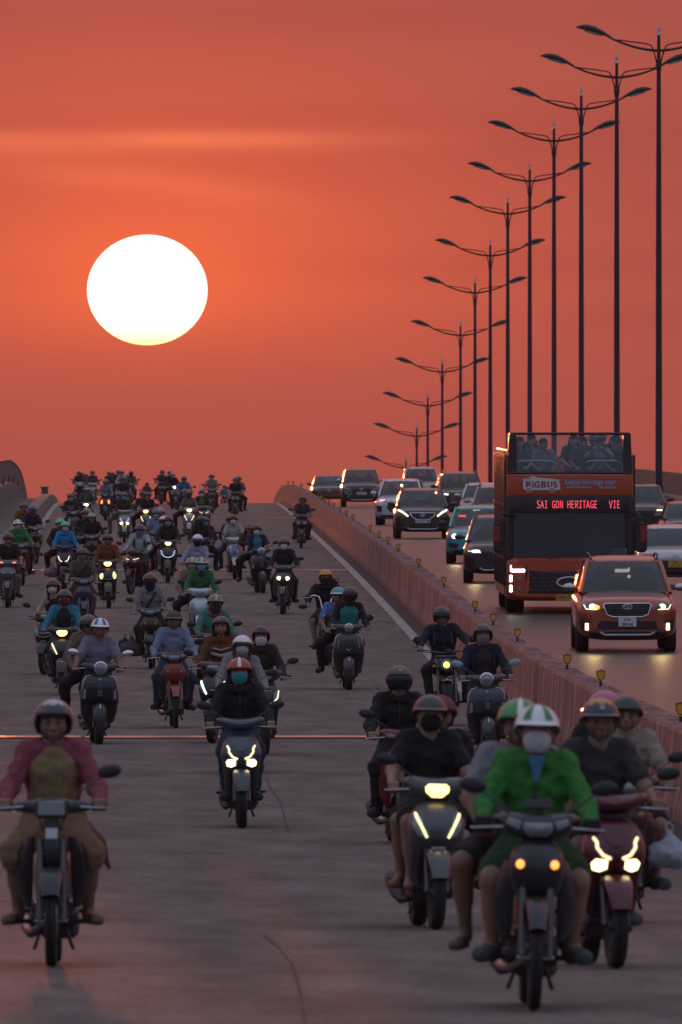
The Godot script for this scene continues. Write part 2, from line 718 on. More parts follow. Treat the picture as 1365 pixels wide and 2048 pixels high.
func block_along(outline: Array, x_of: Callable, d0: float, d1: float, step: float) -> Shape:
	# an outline (x, y) carried along the road
	var rings := []
	var count := maxi(1, roundi((d1 - d0) / step))
	for i in count + 1:
		var d := d0 + (d1 - d0) * i / count
		var ring := PackedVector3Array()
		for q in outline:
			ring.append(Vector3(x_of.call(d) + q[0], road_h(d) + q[1], -d))
		rings.append(ring)
	var s := Shape.new()
	var m := outline.size()
	for j in m:
		var pts := PackedVector3Array()
		var tri := PackedInt32Array()
		for r in rings:
			pts.append(r[j])
			pts.append(r[(j + 1) % m])
		for i in rings.size() - 1:
			var a := i * 2
			tri.append_array([a, a + 1, a + 2, a + 1, a + 3, a + 2])
		var mid := Vector3.ZERO
		for q in rings[0]:
			mid += q
		mid /= m
		var face := (pts[2] - pts[0]).cross(pts[1] - pts[0])
		s.piece(pts, tri, false, face.dot((pts[0] + pts[1]) / 2.0 - mid) < 0.0)
	return s


const BARRIER_X := 5.12


func setting() -> void:
	var ground := MeshInstance3D.new()
	ground.name = numbered("river")
	var pm := PlaneMesh.new()
	pm.size = Vector2(30000, 30000)
	ground.mesh = pm
	ground.position = Vector3(0, -16.0, -3000)
	ground.material_override = M.water
	ground.set_meta("kind", "structure")
	add_child(ground)
	# the two carriageways
	var lanes := structure("road", ribbon(left_edge, func(_d): return BARRIER_X, 15.0, 1400.0, 4.0, 0.0, 3), M.asphalt)
	var cars := structure("car_lanes", ribbon(func(_d): return BARRIER_X, func(_d): return 18.6, 15.0, 1400.0, 4.0, 0.0, 3), M.asphalt_cars)
	structure("bridge_deck", block_along([[-9.4, -1.6], [19.4, -1.6], [19.4, -0.25], [-9.4, -0.25]], func(_d): return 0.0, 15.0, 1400.0, 10.0), M.concrete_grey)
	obj("edge_line", strip(4.36, 4.56, 60.0, 900.0, 0.006), M.line, lanes)
	obj("edge_line", ribbon(func(d): return left_edge(d) + 0.1, func(d): return left_edge(d) + 0.32, 60.0, 900.0, 5.0, 0.006), M.line, lanes)
	obj("gutter", strip(4.57, 4.9, 60.0, 900.0, 0.005), M.grit, lanes)
	obj("edge_line", strip(5.75, 5.9, 60.0, 900.0, 0.006), M.line, cars)
	# steel expansion joints
	for d in [173.5, 347.0, 520.0]:
		for k in 5:
			var xa: float = lerpf(left_edge(d), 4.4, k / 5.0)
			var xb: float = lerpf(left_edge(d), 4.4, (k + 1) / 5.0) - 0.06
			obj("expansion_joint", strip(xa, xb, d - 0.6, d + 0.6, 0.012 + 0.003 * (k % 2), 0.6), M.joint, lanes)
		obj("joint_seal", strip(left_edge(d), 4.4, d - 0.95, d - 0.65, 0.006, 0.3), M.tar, lanes)
		obj("expansion_joint", strip(5.5, 18.5, d - 0.1, d + 0.1, 0.012, 0.2), M.tar, cars)
	# cracks and sealed seams, traced where they run
	for path in [[[610, 2046], [601, 1985], [585, 1930], [556, 1893], [528, 1872]], [[580, 1668], [571, 1640], [562, 1606], [541, 1575], [532, 1555]], [[797, 1436], [780, 1405], [762, 1385], [752, 1368], [744, 1358]], [[330, 1212], [333, 1180], [344, 1150]]]:
		var s := Shape.new()
		for k in path.size() - 1:
			var a := on_road(path[k][0], path[k][1])
			var b := on_road(path[k + 1][0], path[k + 1][1])
			var w: float = 0.005 + 0.003 * (k % 2)
			var p := PackedVector3Array([a + Vector3(-w, 0.004, 0), a + Vector3(w, 0.004, 0), b + Vector3(w, 0.004, 0), b + Vector3(-w, 0.004, 0)])
			var face := (p[2] - p[0]).cross(p[1] - p[0])
			s.piece(p, PackedInt32Array([0, 1, 2, 0, 2, 3]), false, face.y < 0.0)
		obj("crack", s, M.tar, lanes)
	# small litter and grit on the shoulder
	var bits := Shape.new()
	rng.seed = 31
	for k in 260:
		var d := 110.0 + 420.0 * pow(rng.randf(), 1.6)
		var x := 4.3 + 0.55 * rng.randf()
		var r := rng.randf_range(0.006, 0.02)
		bits.ellipsoid(Vector3(x, road_h(d) + r * 0.4, -d), Vector3(r * 1.6, r * 0.6, r * 1.4), Basis(Vector3.UP, rng.randf() * TAU), 6, 4)
	tag(obj("grit", bits, M.grit), "dark grit and crumbs scattered along the foot of the barrier", "grit", "", "stuff")
	# the barrier between the carriageways: a row of cast panels with grooves
	var half := [[0.26, 0.0], [0.26, 0.12], [0.205, 0.34], [0.175, 0.86], [0.15, 0.90]]
	var outline := []
	for q in half:
		outline.append([q[0], q[1]])
	for k in half.size():
		var q: Array = half[half.size() - 1 - k]
		outline.append([-q[0], q[1]])
	var meshes := []
	for variant in 3:
		var rings := []
		rng.seed = 50 + variant
		var stations := [[0.0, 0.01], [0.012, 0.0]]
		for g in 7:
			var z0 := 0.5 * (g + 1) + rng.randf_range(-0.08, 0.08)
			var deep := rng.randf_range(0.006, 0.04)
			stations.append_array([[z0 - 0.045, 0.0], [z0 - 0.03, deep], [z0 + 0.03, deep], [z0 + 0.045, 0.0]])
		stations.append_array([[3.976, 0.0], [3.988, 0.01]])
		for st in stations:
			var ring := PackedVector3Array()
			for q in outline:
				var inset: float = st[1]
				ring.append(Vector3(q[0] - signf(q[0]) * inset, q[1] + (rng.randf_range(-0.006, 0.006) if q[1] > 0.85 else 0.0), -st[0]))
			rings.append(ring)
		var s := Shape.new()
		s.loft_flat(rings)
		var am := s.done()
		am.surface_set_material(0, M.concrete)
		meshes.append(am)
	var barrier := thing("concrete_barrier", "long pinkish grooved concrete barrier between the scooters and the cars", "barrier", Vector3(BARRIER_X, 0, -100))
	for k in 168:
		var d := 100.0 + 4.0 * k
		var p := MeshInstance3D.new()
		p.name = "panel"
		p.mesh = meshes[(k * 7 + k / 3) % 3]
		var a := Vector3(0, road_h(d), -(d - 100.0))
		var b := Vector3(0, road_h(d + 4.0), -(d - 96.0))
		p.position = a
		p.rotation.x = atan2(b.y - a.y, 4.0)
		barrier.add_child(p, true)
	# left: a kerb wall, a footway and a parapet with a panelled railing
	var kerb := thing("kerb_wall", "low concrete kerb wall along the left edge of the scooter lanes", "wall")
	obj("wall", block_along([[-0.62, -0.1], [0.0, -0.1], [-0.06, 0.42], [-0.1, 0.45], [-0.5, 0.45], [-0.56, 0.42]], left_edge, 100.0, 900.0, 6.0), M.concrete_grey, kerb)
	structure("footway", ribbon(func(d): return left_edge(d) - 2.0, func(d): return left_edge(d) - 0.6, 100.0, 900.0, 6.0, 0.24), M.asphalt)
	var parapet := thing("parapet", "concrete parapet with a curved grey panelled railing beside the footway", "parapet")
	var wall_x := func(d: float): return left_edge(d) - 2.0
	obj("wall", block_along([[-0.3, -0.3], [0.0, -0.3], [0.0, 0.95], [-0.04, 0.99], [-0.26, 0.99], [-0.3, 0.95]], wall_x, 100.0, 900.0, 6.0), M.concrete_grey, parapet)
	for k in 72:
		var d := 470.0 + 6.0 * k
		obj("railing_panel", block_along([[-0.2, 1.06], [-0.12, 1.06], [-0.12, 2.02], [-0.2, 2.02]], wall_x, d + 0.03, d + 5.97, 2.97), M.railing, parapet)
		if k % 5 == 0:
			obj("railing_post", Shape.new().box(Vector3(wall_x.call(d) - 0.09, road_h(d) + 0.9, -d), Vector3(0.10, 0.9, 0.5), 0.01), M.railing, parapet)
	obj("handrail", block_along([[-0.22, 2.03], [-0.1, 2.03], [-0.08, 2.07], [-0.1, 2.11], [-0.22, 2.11], [-0.24, 2.07]], wall_x, 470.0, 900.0, 6.0), M.railing, parapet)
	# a box on a post where the footway drops out of sight
	var pd := 700.0
	var px := (90.0 - U0) * pd / F
	var post := thing("signal_box", "small grey equipment box on a post beyond the end of the curved railing", "box", Vector3(px, road_h(pd), -pd))
	obj("post", Shape.new().box(Vector3(0, 0.45, 0), Vector3(0.30, 0.9, 0.24), 0.01), M.concrete_grey, post)
	obj("cabinet", Shape.new().box(Vector3(0, 0.98, 0), Vector3(0.36, 0.34, 0.3), 0.02), M.railing, post)
	obj("roof", Shape.new().box(Vector3(0, 1.17, 0), Vector3(0.5, 0.05, 0.4), 0.01), M.railing, post)
	# right: parapet of the car lanes with a second, darker wall behind it
	var right := thing("parapet", "grey ribbed concrete parapet along the outer edge of the car lanes", "parapet", Vector3(18.6, 0, -100))
	var rib_mesh: Mesh = null
	for k in 150:
		var d := 100.0 + 5.0 * k
		var a := Vector3(0, road_h(d), -(d - 100.0))
		var b := Vector3(0, road_h(d + 5.0), -(d - 95.0))
		if rib_mesh == null:
			var s := Shape.new()
			var rings := []
			for g in 11:
				for q in [[0.0, 0.015], [0.03, 0.015], [0.05, 0.0], [0.42, 0.0]]:
					var ring := PackedVector3Array()
					for o in [[0.0, -0.3], [0.34, -0.3], [0.34, 1.0], [0.30, 1.05], [0.05, 1.05], [0.0, 1.0]]:
						ring.append(Vector3(o[0] + (q[1] if o[0] < 0.1 else 0.0), o[1], -(g * 0.45 + q[0])))
					rings.append(ring)
			s.loft_flat(rings)
			rib_mesh = s.done()
			rib_mesh.surface_set_material(0, M.concrete_grey)
		var p := MeshInstance3D.new()
		p.name = "panel"
		p.mesh = rib_mesh
		p.position = a
		p.rotation.x = atan2(b.y - a.y, 5.0)
		right.add_child(p, true)
	var back := thing("outer_wall", "darker taller wall standing behind the parapet of the car lanes", "wall")
	obj("wall", block_along([[0.0, -1.0], [0.25, -1.0], [0.25, 1.72], [0.0, 1.72]], func(_d): return 20.4, 200.0, 800.0, 6.0), M.wall_dark, back)


const LAMPS := [[1318.0, 45.0], [1234.0, 103.0], [1163.0, 170.0], [1108.5, 237.0], [1060.0, 320.0], [1016.0, 388.0], [981.0, 474.0], [950.5, 550.0], [921.5, 637.0], [885.0, 712.0], [856.0, 781.0], [834.0, 843.0], [812.5, 908.0]]


func lamps() -> void:
	var side_words := ["street lamp with two curved arms standing highest, its foot behind the outer wall", "street lamp with two curved arms rising behind the right side of the orange bus", "street lamp with two curved arms, its pole ending behind the bus windscreen top", "street lamp with two curved arms, its pole ending above the middle of the bus", "street lamp with two curved arms, its pole ending above the left part of the bus", "street lamp with two curved arms, its pole ending at the bus's front corner post", "street lamp with two curved arms, its pole ending beside the flank of the bus", "street lamp with two curved arms, its pole rising behind the dark seven-seat wagon", "street lamp with two curved arms, its pole rising above the roof of the dark wagon", "street lamp with two curved arms, its pole rising at the dark wagon's roof corner", "street lamp with two curved arms rising behind the silver car's roof", "street lamp with two curved arms, next to last of the row", "street lamp with two curved arms, last and lowest of the row"]
	var proto := {}
	for i in LAMPS.size():
		var d := 508.0 + 42.0 * i
		var x: float = (LAMPS[i][0] - U0) * d / F
		var top: float = EYE + (V0 - LAMPS[i][1]) * d / F
		var base := road_h(d) + (0.0 if i > 0 else 0.9)
		var h := top - base
		var t := thing("street_lamp", side_words[i], "street lamp", Vector3(x, base, -d), 0.0, "lamps along the car lanes")
		var s := Shape.new()
		s.tube([Vector3(0, 0, 0), Vector3(0, 0.4, 0), Vector3(0, 0.42, 0), Vector3(0, h * 0.5, 0), Vector3(0, h - 1.85, 0)], [0.19, 0.19, 0.145, 0.12, 0.085], 14)
		obj("pole", s, M.pole, t)
		if proto.is_empty():
			proto.mast = Shape.new().tube([Vector3(0, -1.9, 0), Vector3(0, -1.72, 0), Vector3(0, -1.71, 0), Vector3(0, -1.6, 0), Vector3(0, -1.59, 0), Vector3(0, -0.52, 0)], [0.09, 0.11, 0.13, 0.13, 0.075, 0.06], 12).done()
			proto.finial = Shape.new().lathe([[0.075, -0.53], [0.10, -0.5], [0.10, -0.47], [0.05, -0.44], [0.05, -0.3], [0.065, -0.25], [0.03, -0.18], [0.012, -0.0]], Vector3.ZERO, Vector3.UP, 10).done()
			for e in [-1, 1]:
				var arm := []
				for k in 9:
					var f := k / 8.0
					arm.append(Vector3(e * (0.04 + 1.8 * f), -1.10 + 0.08 * f + 0.39 * f * f, 0))
				proto["arm%d" % e] = Shape.new().tube(arm, [0.055, 0.055, 0.052, 0.05, 0.047, 0.045, 0.043, 0.04, 0.04], 8).done()
				proto["brace%d" % e] = Shape.new().tube([Vector3(e * 0.06, -1.66, 0), Vector3(e * 0.16, -1.25, 0), Vector3(e * 0.25, -0.98, 0), Vector3(e * 0.33, -0.88, 0), Vector3(e * 0.5, -0.83, 0), Vector3(e * 1.0, -0.76, 0), Vector3(e * 1.75, -0.67, 0)], 0.028, 7).done()
				var rings := []
				for q in [[0.0, 0.045, 0.045], [0.05, 0.06, 0.06], [0.12, 0.07, 0.062], [0.35, 0.11, 0.085], [0.7, 0.15, 0.115], [1.0, 0.15, 0.12], [1.22, 0.10, 0.09], [1.36, 0.05, 0.05], [1.45, 0.006, 0.006]]:
					var f: float = q[0] / 1.45
					var c := Vector3(e * (1.80 + q[0]), -0.64 + 0.30 * f + 0.20 * sin(PI * minf(1.0, f)) * 0.8 + 0.16 * f, 0)
					rings.append(ring_at(c, Vector3(0, q[2], 0), Vector3(0, 0, q[1]), 2.0, 12))
				proto["head%d" % e] = Shape.new().loft(rings).done()
				proto["glass%d" % e] = Shape.new().ellipsoid(Vector3(e * 2.55, -0.415, 0), Vector3(0.42, 0.05, 0.11), Basis(Vector3.BACK, e * 0.27)).done()
		for part in [["mast", "mast", M.pole_dark], ["finial", "finial", M.steel], ["arm-1", "arm", M.pole_dark], ["arm1", "arm", M.pole_dark], ["brace-1", "brace", M.pole_dark], ["brace1", "brace", M.pole_dark], ["head-1", "lamp_head", M.lum], ["head1", "lamp_head", M.lum]]:
			var o := obj_mesh(part[1], proto[part[0]], part[2], t)
			o.position.y = h
			if part[1] == "lamp_head":
				obj_mesh("glass", proto["glass-1" if part[0] == "head-1" else "glass1"], M.lum_glass, o)


func barrier_reflectors() -> void:
	var poly := PackedVector2Array([Vector2(-0.065, 0.075), Vector2(-0.045, 0.07), Vector2(-0.012, 0.082), Vector2(0.0, 0.092), Vector2(0.012, 0.082), Vector2(0.045, 0.07), Vector2(0.065, 0.075), Vector2(0.06, -0.015), Vector2(0.035, -0.06), Vector2(0.0, -0.078), Vector2(-0.035, -0.06), Vector2(-0.06, -0.015)])
	for k in poly.size():
		poly[k] *= 0.86
	var small := PackedVector2Array()
	for q in poly:
		small.append(q * Vector2(0.8, 0.78))
	var frame: Mesh = null
	var face: Mesh
	var post: Mesh
	var spots := [1362.0, 1202.0, 1135.0, 1035.0, 987.0, 951.0, 888.0, 838.0, 797.0, 777.0, 759.0, 741.0, 707.0, 693.0, 681.0, 668.0, 659.0, 651.0, 643.0, 603.0, 587.0, 577.0, 565.0, 560.0, 549.0, 545.0]
	for u in spots:
		var d: float = 5.14 * F / (u - U0)
		var t := thing("barrier_reflector", "small amber shield reflector in a dark frame on top of the barrier", "reflector", Vector3(BARRIER_X + 0.02, road_h(d) + 0.895, -d), 0.0, "amber reflectors along the barrier top")
		if frame == null:
			var up := Transform3D(Basis(), Vector3(0, 0.135, 0.01))
			frame = Shape.new().slab(poly, 0.022, up).done()
			face = Shape.new().slab(small, 0.006, Transform3D(Basis(), Vector3(0, 0.135, 0.016))).done()
			post = Shape.new().box(Vector3(0, 0.03, 0.0), Vector3(0.035, 0.07, 0.014), 0.002).done()
		obj_mesh("frame", frame, M.black, t)
		obj_mesh("reflector", face, M.amber, t)
		obj_mesh("post", post, M.black, t)


# ---------------------------------------------------------------- two-wheelers: front is +z, the origin lies on the ground between the wheels
func torus(s: Shape, profile: Array, at: Vector3, sides: int) -> void:
	# a closed outline (radius, offset along x) turned round the x axis
	var rings := []
	for q in profile + [profile[0]]:
		var ring := PackedVector3Array()
		for k in sides:
			var t := TAU * k / sides
			ring.append(at + Vector3(q[1], cos(t) * q[0], sin(t) * q[0]))
		rings.append(ring)
	var pts := PackedVector3Array()
	var tri := PackedInt32Array()
	for r in rings:
		pts.append_array(r)
	for i in rings.size() - 1:
		for j in sides:
			var a := i * sides + j
			var b := i * sides + (j + 1) % sides
			tri.append_array([a, b, a + sides, b, b + sides, a + sides])
	s.piece(pts, tri)


func wheel(parent: Node3D, called: String, at: Vector3, r: float, w: float, deep := 0.07) -> void:
	var h := Node3D.new()
	h.name = called
	parent.add_child(h, true)
	h.position = at
	var s := Shape.new()
	torus(s, [[r - deep, -w * 0.36], [r - deep * 0.5, -w * 0.5], [r - deep * 0.18, -w * 0.42], [r - 0.006, -w * 0.22], [r - 0.001, -w * 0.07], [r - 0.008, -w * 0.06], [r - 0.008, w * 0.0], [r - 0.001, w * 0.01], [r - 0.006, w * 0.22], [r - deep * 0.18, w * 0.42], [r - deep * 0.5, w * 0.5], [r - deep, w * 0.36]], Vector3.ZERO, 36)
	obj("tyre", s, M.rubber, h)
	s = Shape.new()
	torus(s, [[r - deep - 0.018, -w * 0.32], [r - deep + 0.004, -w * 0.37], [r - deep + 0.004, w * 0.37], [r - deep - 0.018, w * 0.32]], Vector3.ZERO, 28)
	s.lathe([[0.035, -w * 0.5], [0.04, -w * 0.3], [0.04, w * 0.3], [0.035, w * 0.5]], Vector3.ZERO, Vector3.RIGHT, 12)
	for k in 5:
		s.box(Vector3(0, 0, 0) + Basis(Vector3.RIGHT, TAU * k / 5.0) * Vector3(0, (r - deep) * 0.5, 0), Vector3(w * 0.3, r - deep, 0.03), 0.004, Basis(Vector3.RIGHT, TAU * k / 5.0))
	obj("rim", s, M.dark_steel, h)
	if called == "front_wheel":
		s = Shape.new()
		torus(s, [[0.06, w * 0.5], [0.105, w * 0.5], [0.105, w * 0.5 + 0.005], [0.06, w * 0.5 + 0.005]], Vector3.ZERO, 22)
		obj("brake_disc", s, M.steel, h)


func fender(parent: Node3D, zc: float, r: float, half: float, a0: float, a1: float, role := "paint", lift := 0.03, crown := 0.02) -> void:
	var rings := []
	for k in 13:
		var f := k / 12.0
		var a := deg_to_rad(lerpf(a0, a1, f))
		var dir := Vector3(0, sin(a), cos(a))
		var w := half * (0.55 + 0.45 * sin(PI * clampf(f * 0.85 + 0.1, 0, 1)))
		var ring := PackedVector3Array()
		var c := Vector3(0, r, zc)
		for q in [[-1.0, -0.045], [-1.02, -0.01], [-0.75, 0.6 * crown], [0.0, crown], [0.75, 0.6 * crown], [1.02, -0.01], [1.0, -0.045], [0.7, 0.3 * crown], [0.0, crown - 0.012], [-0.7, 0.3 * crown]]:
			ring.append(c + dir * (r + lift + q[1]) + Vector3(w * q[0], 0, 0))
		rings.append(ring)
	obj("front_fender", Shape.new().loft(rings), M.black, parent, role)


func stack(rows: Array, count := 28) -> Shape:
	# rows of [y, z centre, half width, depth, exponent], piled upwards
	var rings := []
	for q in rows:
		rings.append(ring_at(Vector3(0, q[0], q[1]), Vector3(q[2], 0, 0), Vector3(0, 0, q[3]), q[4] if q.size() > 4 else 2.4, count))
	return Shape.new().loft(rings)


func stack_front(rows: Array) -> Callable:
	# how far forward that pile reaches at (x, y)
	return func(x: float, y: float) -> float:
		var i := 0
		var yy := clampf(y, minf(rows[0][0], rows[rows.size() - 1][0]), maxf(rows[0][0], rows[rows.size() - 1][0]))
		while i < rows.size() - 2 and not (yy <= rows[i][0] and yy >= rows[i + 1][0]):
			i += 1
		var f: float = clampf((rows[i][0] - yy) / maxf(1e-5, rows[i][0] - rows[i + 1][0]), 0.0, 1.0)
		var z: float = lerpf(rows[i][1], rows[i + 1][1], f)
		var a: float = lerpf(rows[i][2], rows[i + 1][2], f)
		var b: float = lerpf(rows[i][3], rows[i + 1][3], f)
		var e: float = rows[i][4] if rows[i].size() > 4 else 2.4
		return z + b * pow(maxf(0.0, 1.0 - pow(minf(1.0, absf(x) / a), e)), 1.0 / e)


func line_on(points: Array, front: Callable, off: float, radius, side := 1.0) -> Shape:
	var path := []
	for k in points.size() - 1:
		for j in 3:
			var p: Vector2 = points[k].lerp(points[k + 1], j / 3.0)
			path.append(Vector3(p.x * side, p.y, front.call(p.x * side, p.y) + off))
	var e: Vector2 = points[points.size() - 1]
	path.append(Vector3(e.x * side, e.y, front.call(e.x * side, e.y) + off))
	return Shape.new().tube(path, radius, 7)


func mirrored(poly: Array, side: float) -> Array:
	var out := []
	for q in poly:
		out.append(Vector2(q.x * side, q.y))
	return out


func bars(t: Node3D, y: float, z: float, reach: float, grip_y: float, grip_z: float, mirror := "leaf", mirror_up := 0.2, cowl := true) -> void:
	for e in [-1.0, 1.0]:
		if not cowl:
			obj("handlebar", Shape.new().tube([Vector3(0, y, z), Vector3(e * 0.08, y + 0.005, z), Vector3(e * (reach - 0.13), grip_y, grip_z + 0.04)], 0.013, 8), M.dark_steel, t)
		obj("grip", Shape.new().tube([Vector3(e * (reach - 0.14), grip_y - 0.004, grip_z + 0.035), Vector3(e * (reach - 0.05), grip_y, grip_z + 0.008), Vector3(e * (reach + 0.03), grip_y, grip_z - 0.012), Vector3(e * (reach + 0.045), grip_y, grip_z - 0.014)], [0.017, 0.018, 0.019, 0.022], 8), M.rubber, t)
		obj("brake_lever", Shape.new().tube([Vector3(e * (reach - 0.15), grip_y + 0.0, grip_z + 0.07), Vector3(e * (reach - 0.08), grip_y - 0.005, grip_z + 0.09), Vector3(e * (reach + 0.05), grip_y - 0.012, grip_z + 0.065), Vector3(e * (reach + 0.065), grip_y - 0.012, grip_z + 0.06)], [0.008, 0.009, 0.007, 0.009], 6), M.steel, t)
		obj("cable", Shape.new().tube([Vector3(e * (reach - 0.14), grip_y + 0.005, grip_z + 0.075), Vector3(e * (reach - 0.2), grip_y - 0.03, grip_z + 0.13), Vector3(e * 0.07, grip_y - 0.09, grip_z + 0.14), Vector3(e * 0.04, grip_y - 0.18, grip_z + 0.12)], 0.005, 5), M.black, t)
		if mirror == "none" or (mirror == "one" and e < 0.0):
			continue
		var m := Node3D.new()
		m.name = "mirror"
		t.add_child(m, true)
		var foot := Vector3(e * (reach - 0.15), grip_y + 0.02, grip_z + 0.05)
		var head := Vector3(e * (reach + 0.05), grip_y + mirror_up, grip_z + 0.06)
		obj("stem", Shape.new().tube([foot, foot + Vector3(e * 0.01, 0.06, 0.01), head - Vector3(e * 0.05, 0.035, 0), head], 0.006, 6), M.dark_steel, m, "stem")
		var rings := []
		if mirror == "round":
			obj("housing", Shape.new().ellipsoid(head, Vector3(0.055, 0.055, 0.022)), M.black, m, "mirror")
		else:
			var size := Vector3(0.075, 0.042, 0.026)
			obj("housing", Shape.new().ellipsoid(head + Vector3(e * 0.01, 0.005, 0), size, Basis(Vector3.BACK, e * 0.16)), M.black, m, "mirror")
		obj("mirror_glass", Shape.new().ellipsoid(head + Vector3(e * 0.01, 0.005, -0.016), Vector3(0.058, 0.036 if mirror != "round" else 0.045, 0.014), Basis(Vector3.BACK, e * 0.16)), M.mirror, m)


func cowl_rows(half: float, high: float, deep: float, y: float, z: float, sweep := 0.22, rise := 0.05) -> Array:
	var rows := []
	for k in 13:
		var f := k / 6.0 - 1.0
		var a := absf(f)
		var s := pow(maxf(0.0, 1.0 - pow(a, 2.6)), 0.55) * 0.78 + 0.22
		rows.append([f * half, y + rise * a * a, z - sweep * a * a * half * 2.0, high * s, deep * s])
	return rows


func cowl_shape(rows: Array) -> Shape:
	var rings := []
	for q in rows:
		rings.append(ring_at(Vector3(q[0], q[1], q[2]), Vector3(0, q[3], 0), Vector3(0, 0, q[4]), 2.2, 16))
	return Shape.new().loft(rings)


func cowl_front(rows: Array) -> Callable:
	return func(x: float, y: float) -> float:
		var i := 0
		while i < rows.size() - 2 and rows[i + 1][0] < x:
			i += 1
		var f: float = clampf((x - rows[i][0]) / (rows[i + 1][0] - rows[i][0]), 0.0, 1.0)
		var yc: float = lerpf(rows[i][1], rows[i + 1][1], f)
		var zc: float = lerpf(rows[i][2], rows[i + 1][2], f)
		var hi: float = lerpf(rows[i][3], rows[i + 1][3], f)
		var dp: float = lerpf(rows[i][4], rows[i + 1][4], f)
		return zc + dp * pow(maxf(0.0, 1.0 - pow(minf(1.0, absf(y - yc) / hi), 2.2)), 1.0 / 2.2)


func rear_half(t: Node3D, r: float, tw: float, wide: float, seat_y: float, zr: float, floor_y := 0.27) -> void:
	# tail, seat, engine, exhaust, rear wheel: what shows behind and beside the front
	wheel(t, "rear_wheel", Vector3(0, r, zr), r, tw * 1.12)
	var rings := []
	for q in [[-0.05, 0.40, 0.56, 0.55], [-0.14, 0.36, seat_y - 0.06, 0.85], [-0.35, 0.36, seat_y - 0.03, 1.0], [-0.6, 0.44, seat_y, 0.92], [-0.85, 0.56, seat_y + 0.01, 0.7], [-0.98, 0.66, seat_y, 0.35]]:
		rings.append(ring_xy(0, q[1], q[2], wide * q[3], q[0], 2.8, 18))
	obj("rear_body", Shape.new().loft(rings), M.black, t, "paint2")
	rings = []
	for q in [[0.02, 0.075], [-0.06, 0.115], [-0.3, 0.14], [-0.55, 0.145], [-0.78, 0.115], [-0.84, 0.07]]:
		rings.append(ring_xy(0, seat_y - 0.06 + (0.03 if q[0] < -0.5 else 0.0), seat_y + 0.04 + (0.035 if q[0] < -0.45 else 0.0), q[1], q[0], 2.6, 16))
	obj("seat", Shape.new().loft(rings), M.seat, t)
	var s := Shape.new()
	s.box(Vector3(0.03, 0.26, -0.42), Vector3(0.24, 0.2, 0.36), 0.03)
	s.lathe([[0.075, -0.13], [0.085, -0.1], [0.085, 0.1], [0.06, 0.13]], Vector3(0.0, 0.27, -0.3), Vector3.RIGHT, 14)
	obj("engine", s, M.dark_steel, t)
	obj("exhaust", Shape.new().tube([Vector3(-0.1, 0.2, -0.25), Vector3(-0.15, 0.19, -0.4), Vector3(-0.16, 0.24, -0.55), Vector3(-0.16, 0.33, -0.95)], [0.02, 0.03, 0.055, 0.06], 10), M.exhaust, t)
	obj("centre_stand", Shape.new().tube([Vector3(-0.12, 0.1, -0.12), Vector3(-0.08, 0.22, -0.05), Vector3(0.08, 0.22, -0.05), Vector3(0.12, 0.1, -0.12)], 0.013, 6), M.dark_steel, t)
	for e in [-1.0, 1.0]:
		obj("footpeg", Shape.new().tube([Vector3(e * 0.1, 0.33, -0.46), Vector3(e * 0.24, 0.33, -0.44)], 0.014, 6), M.rubber, t)


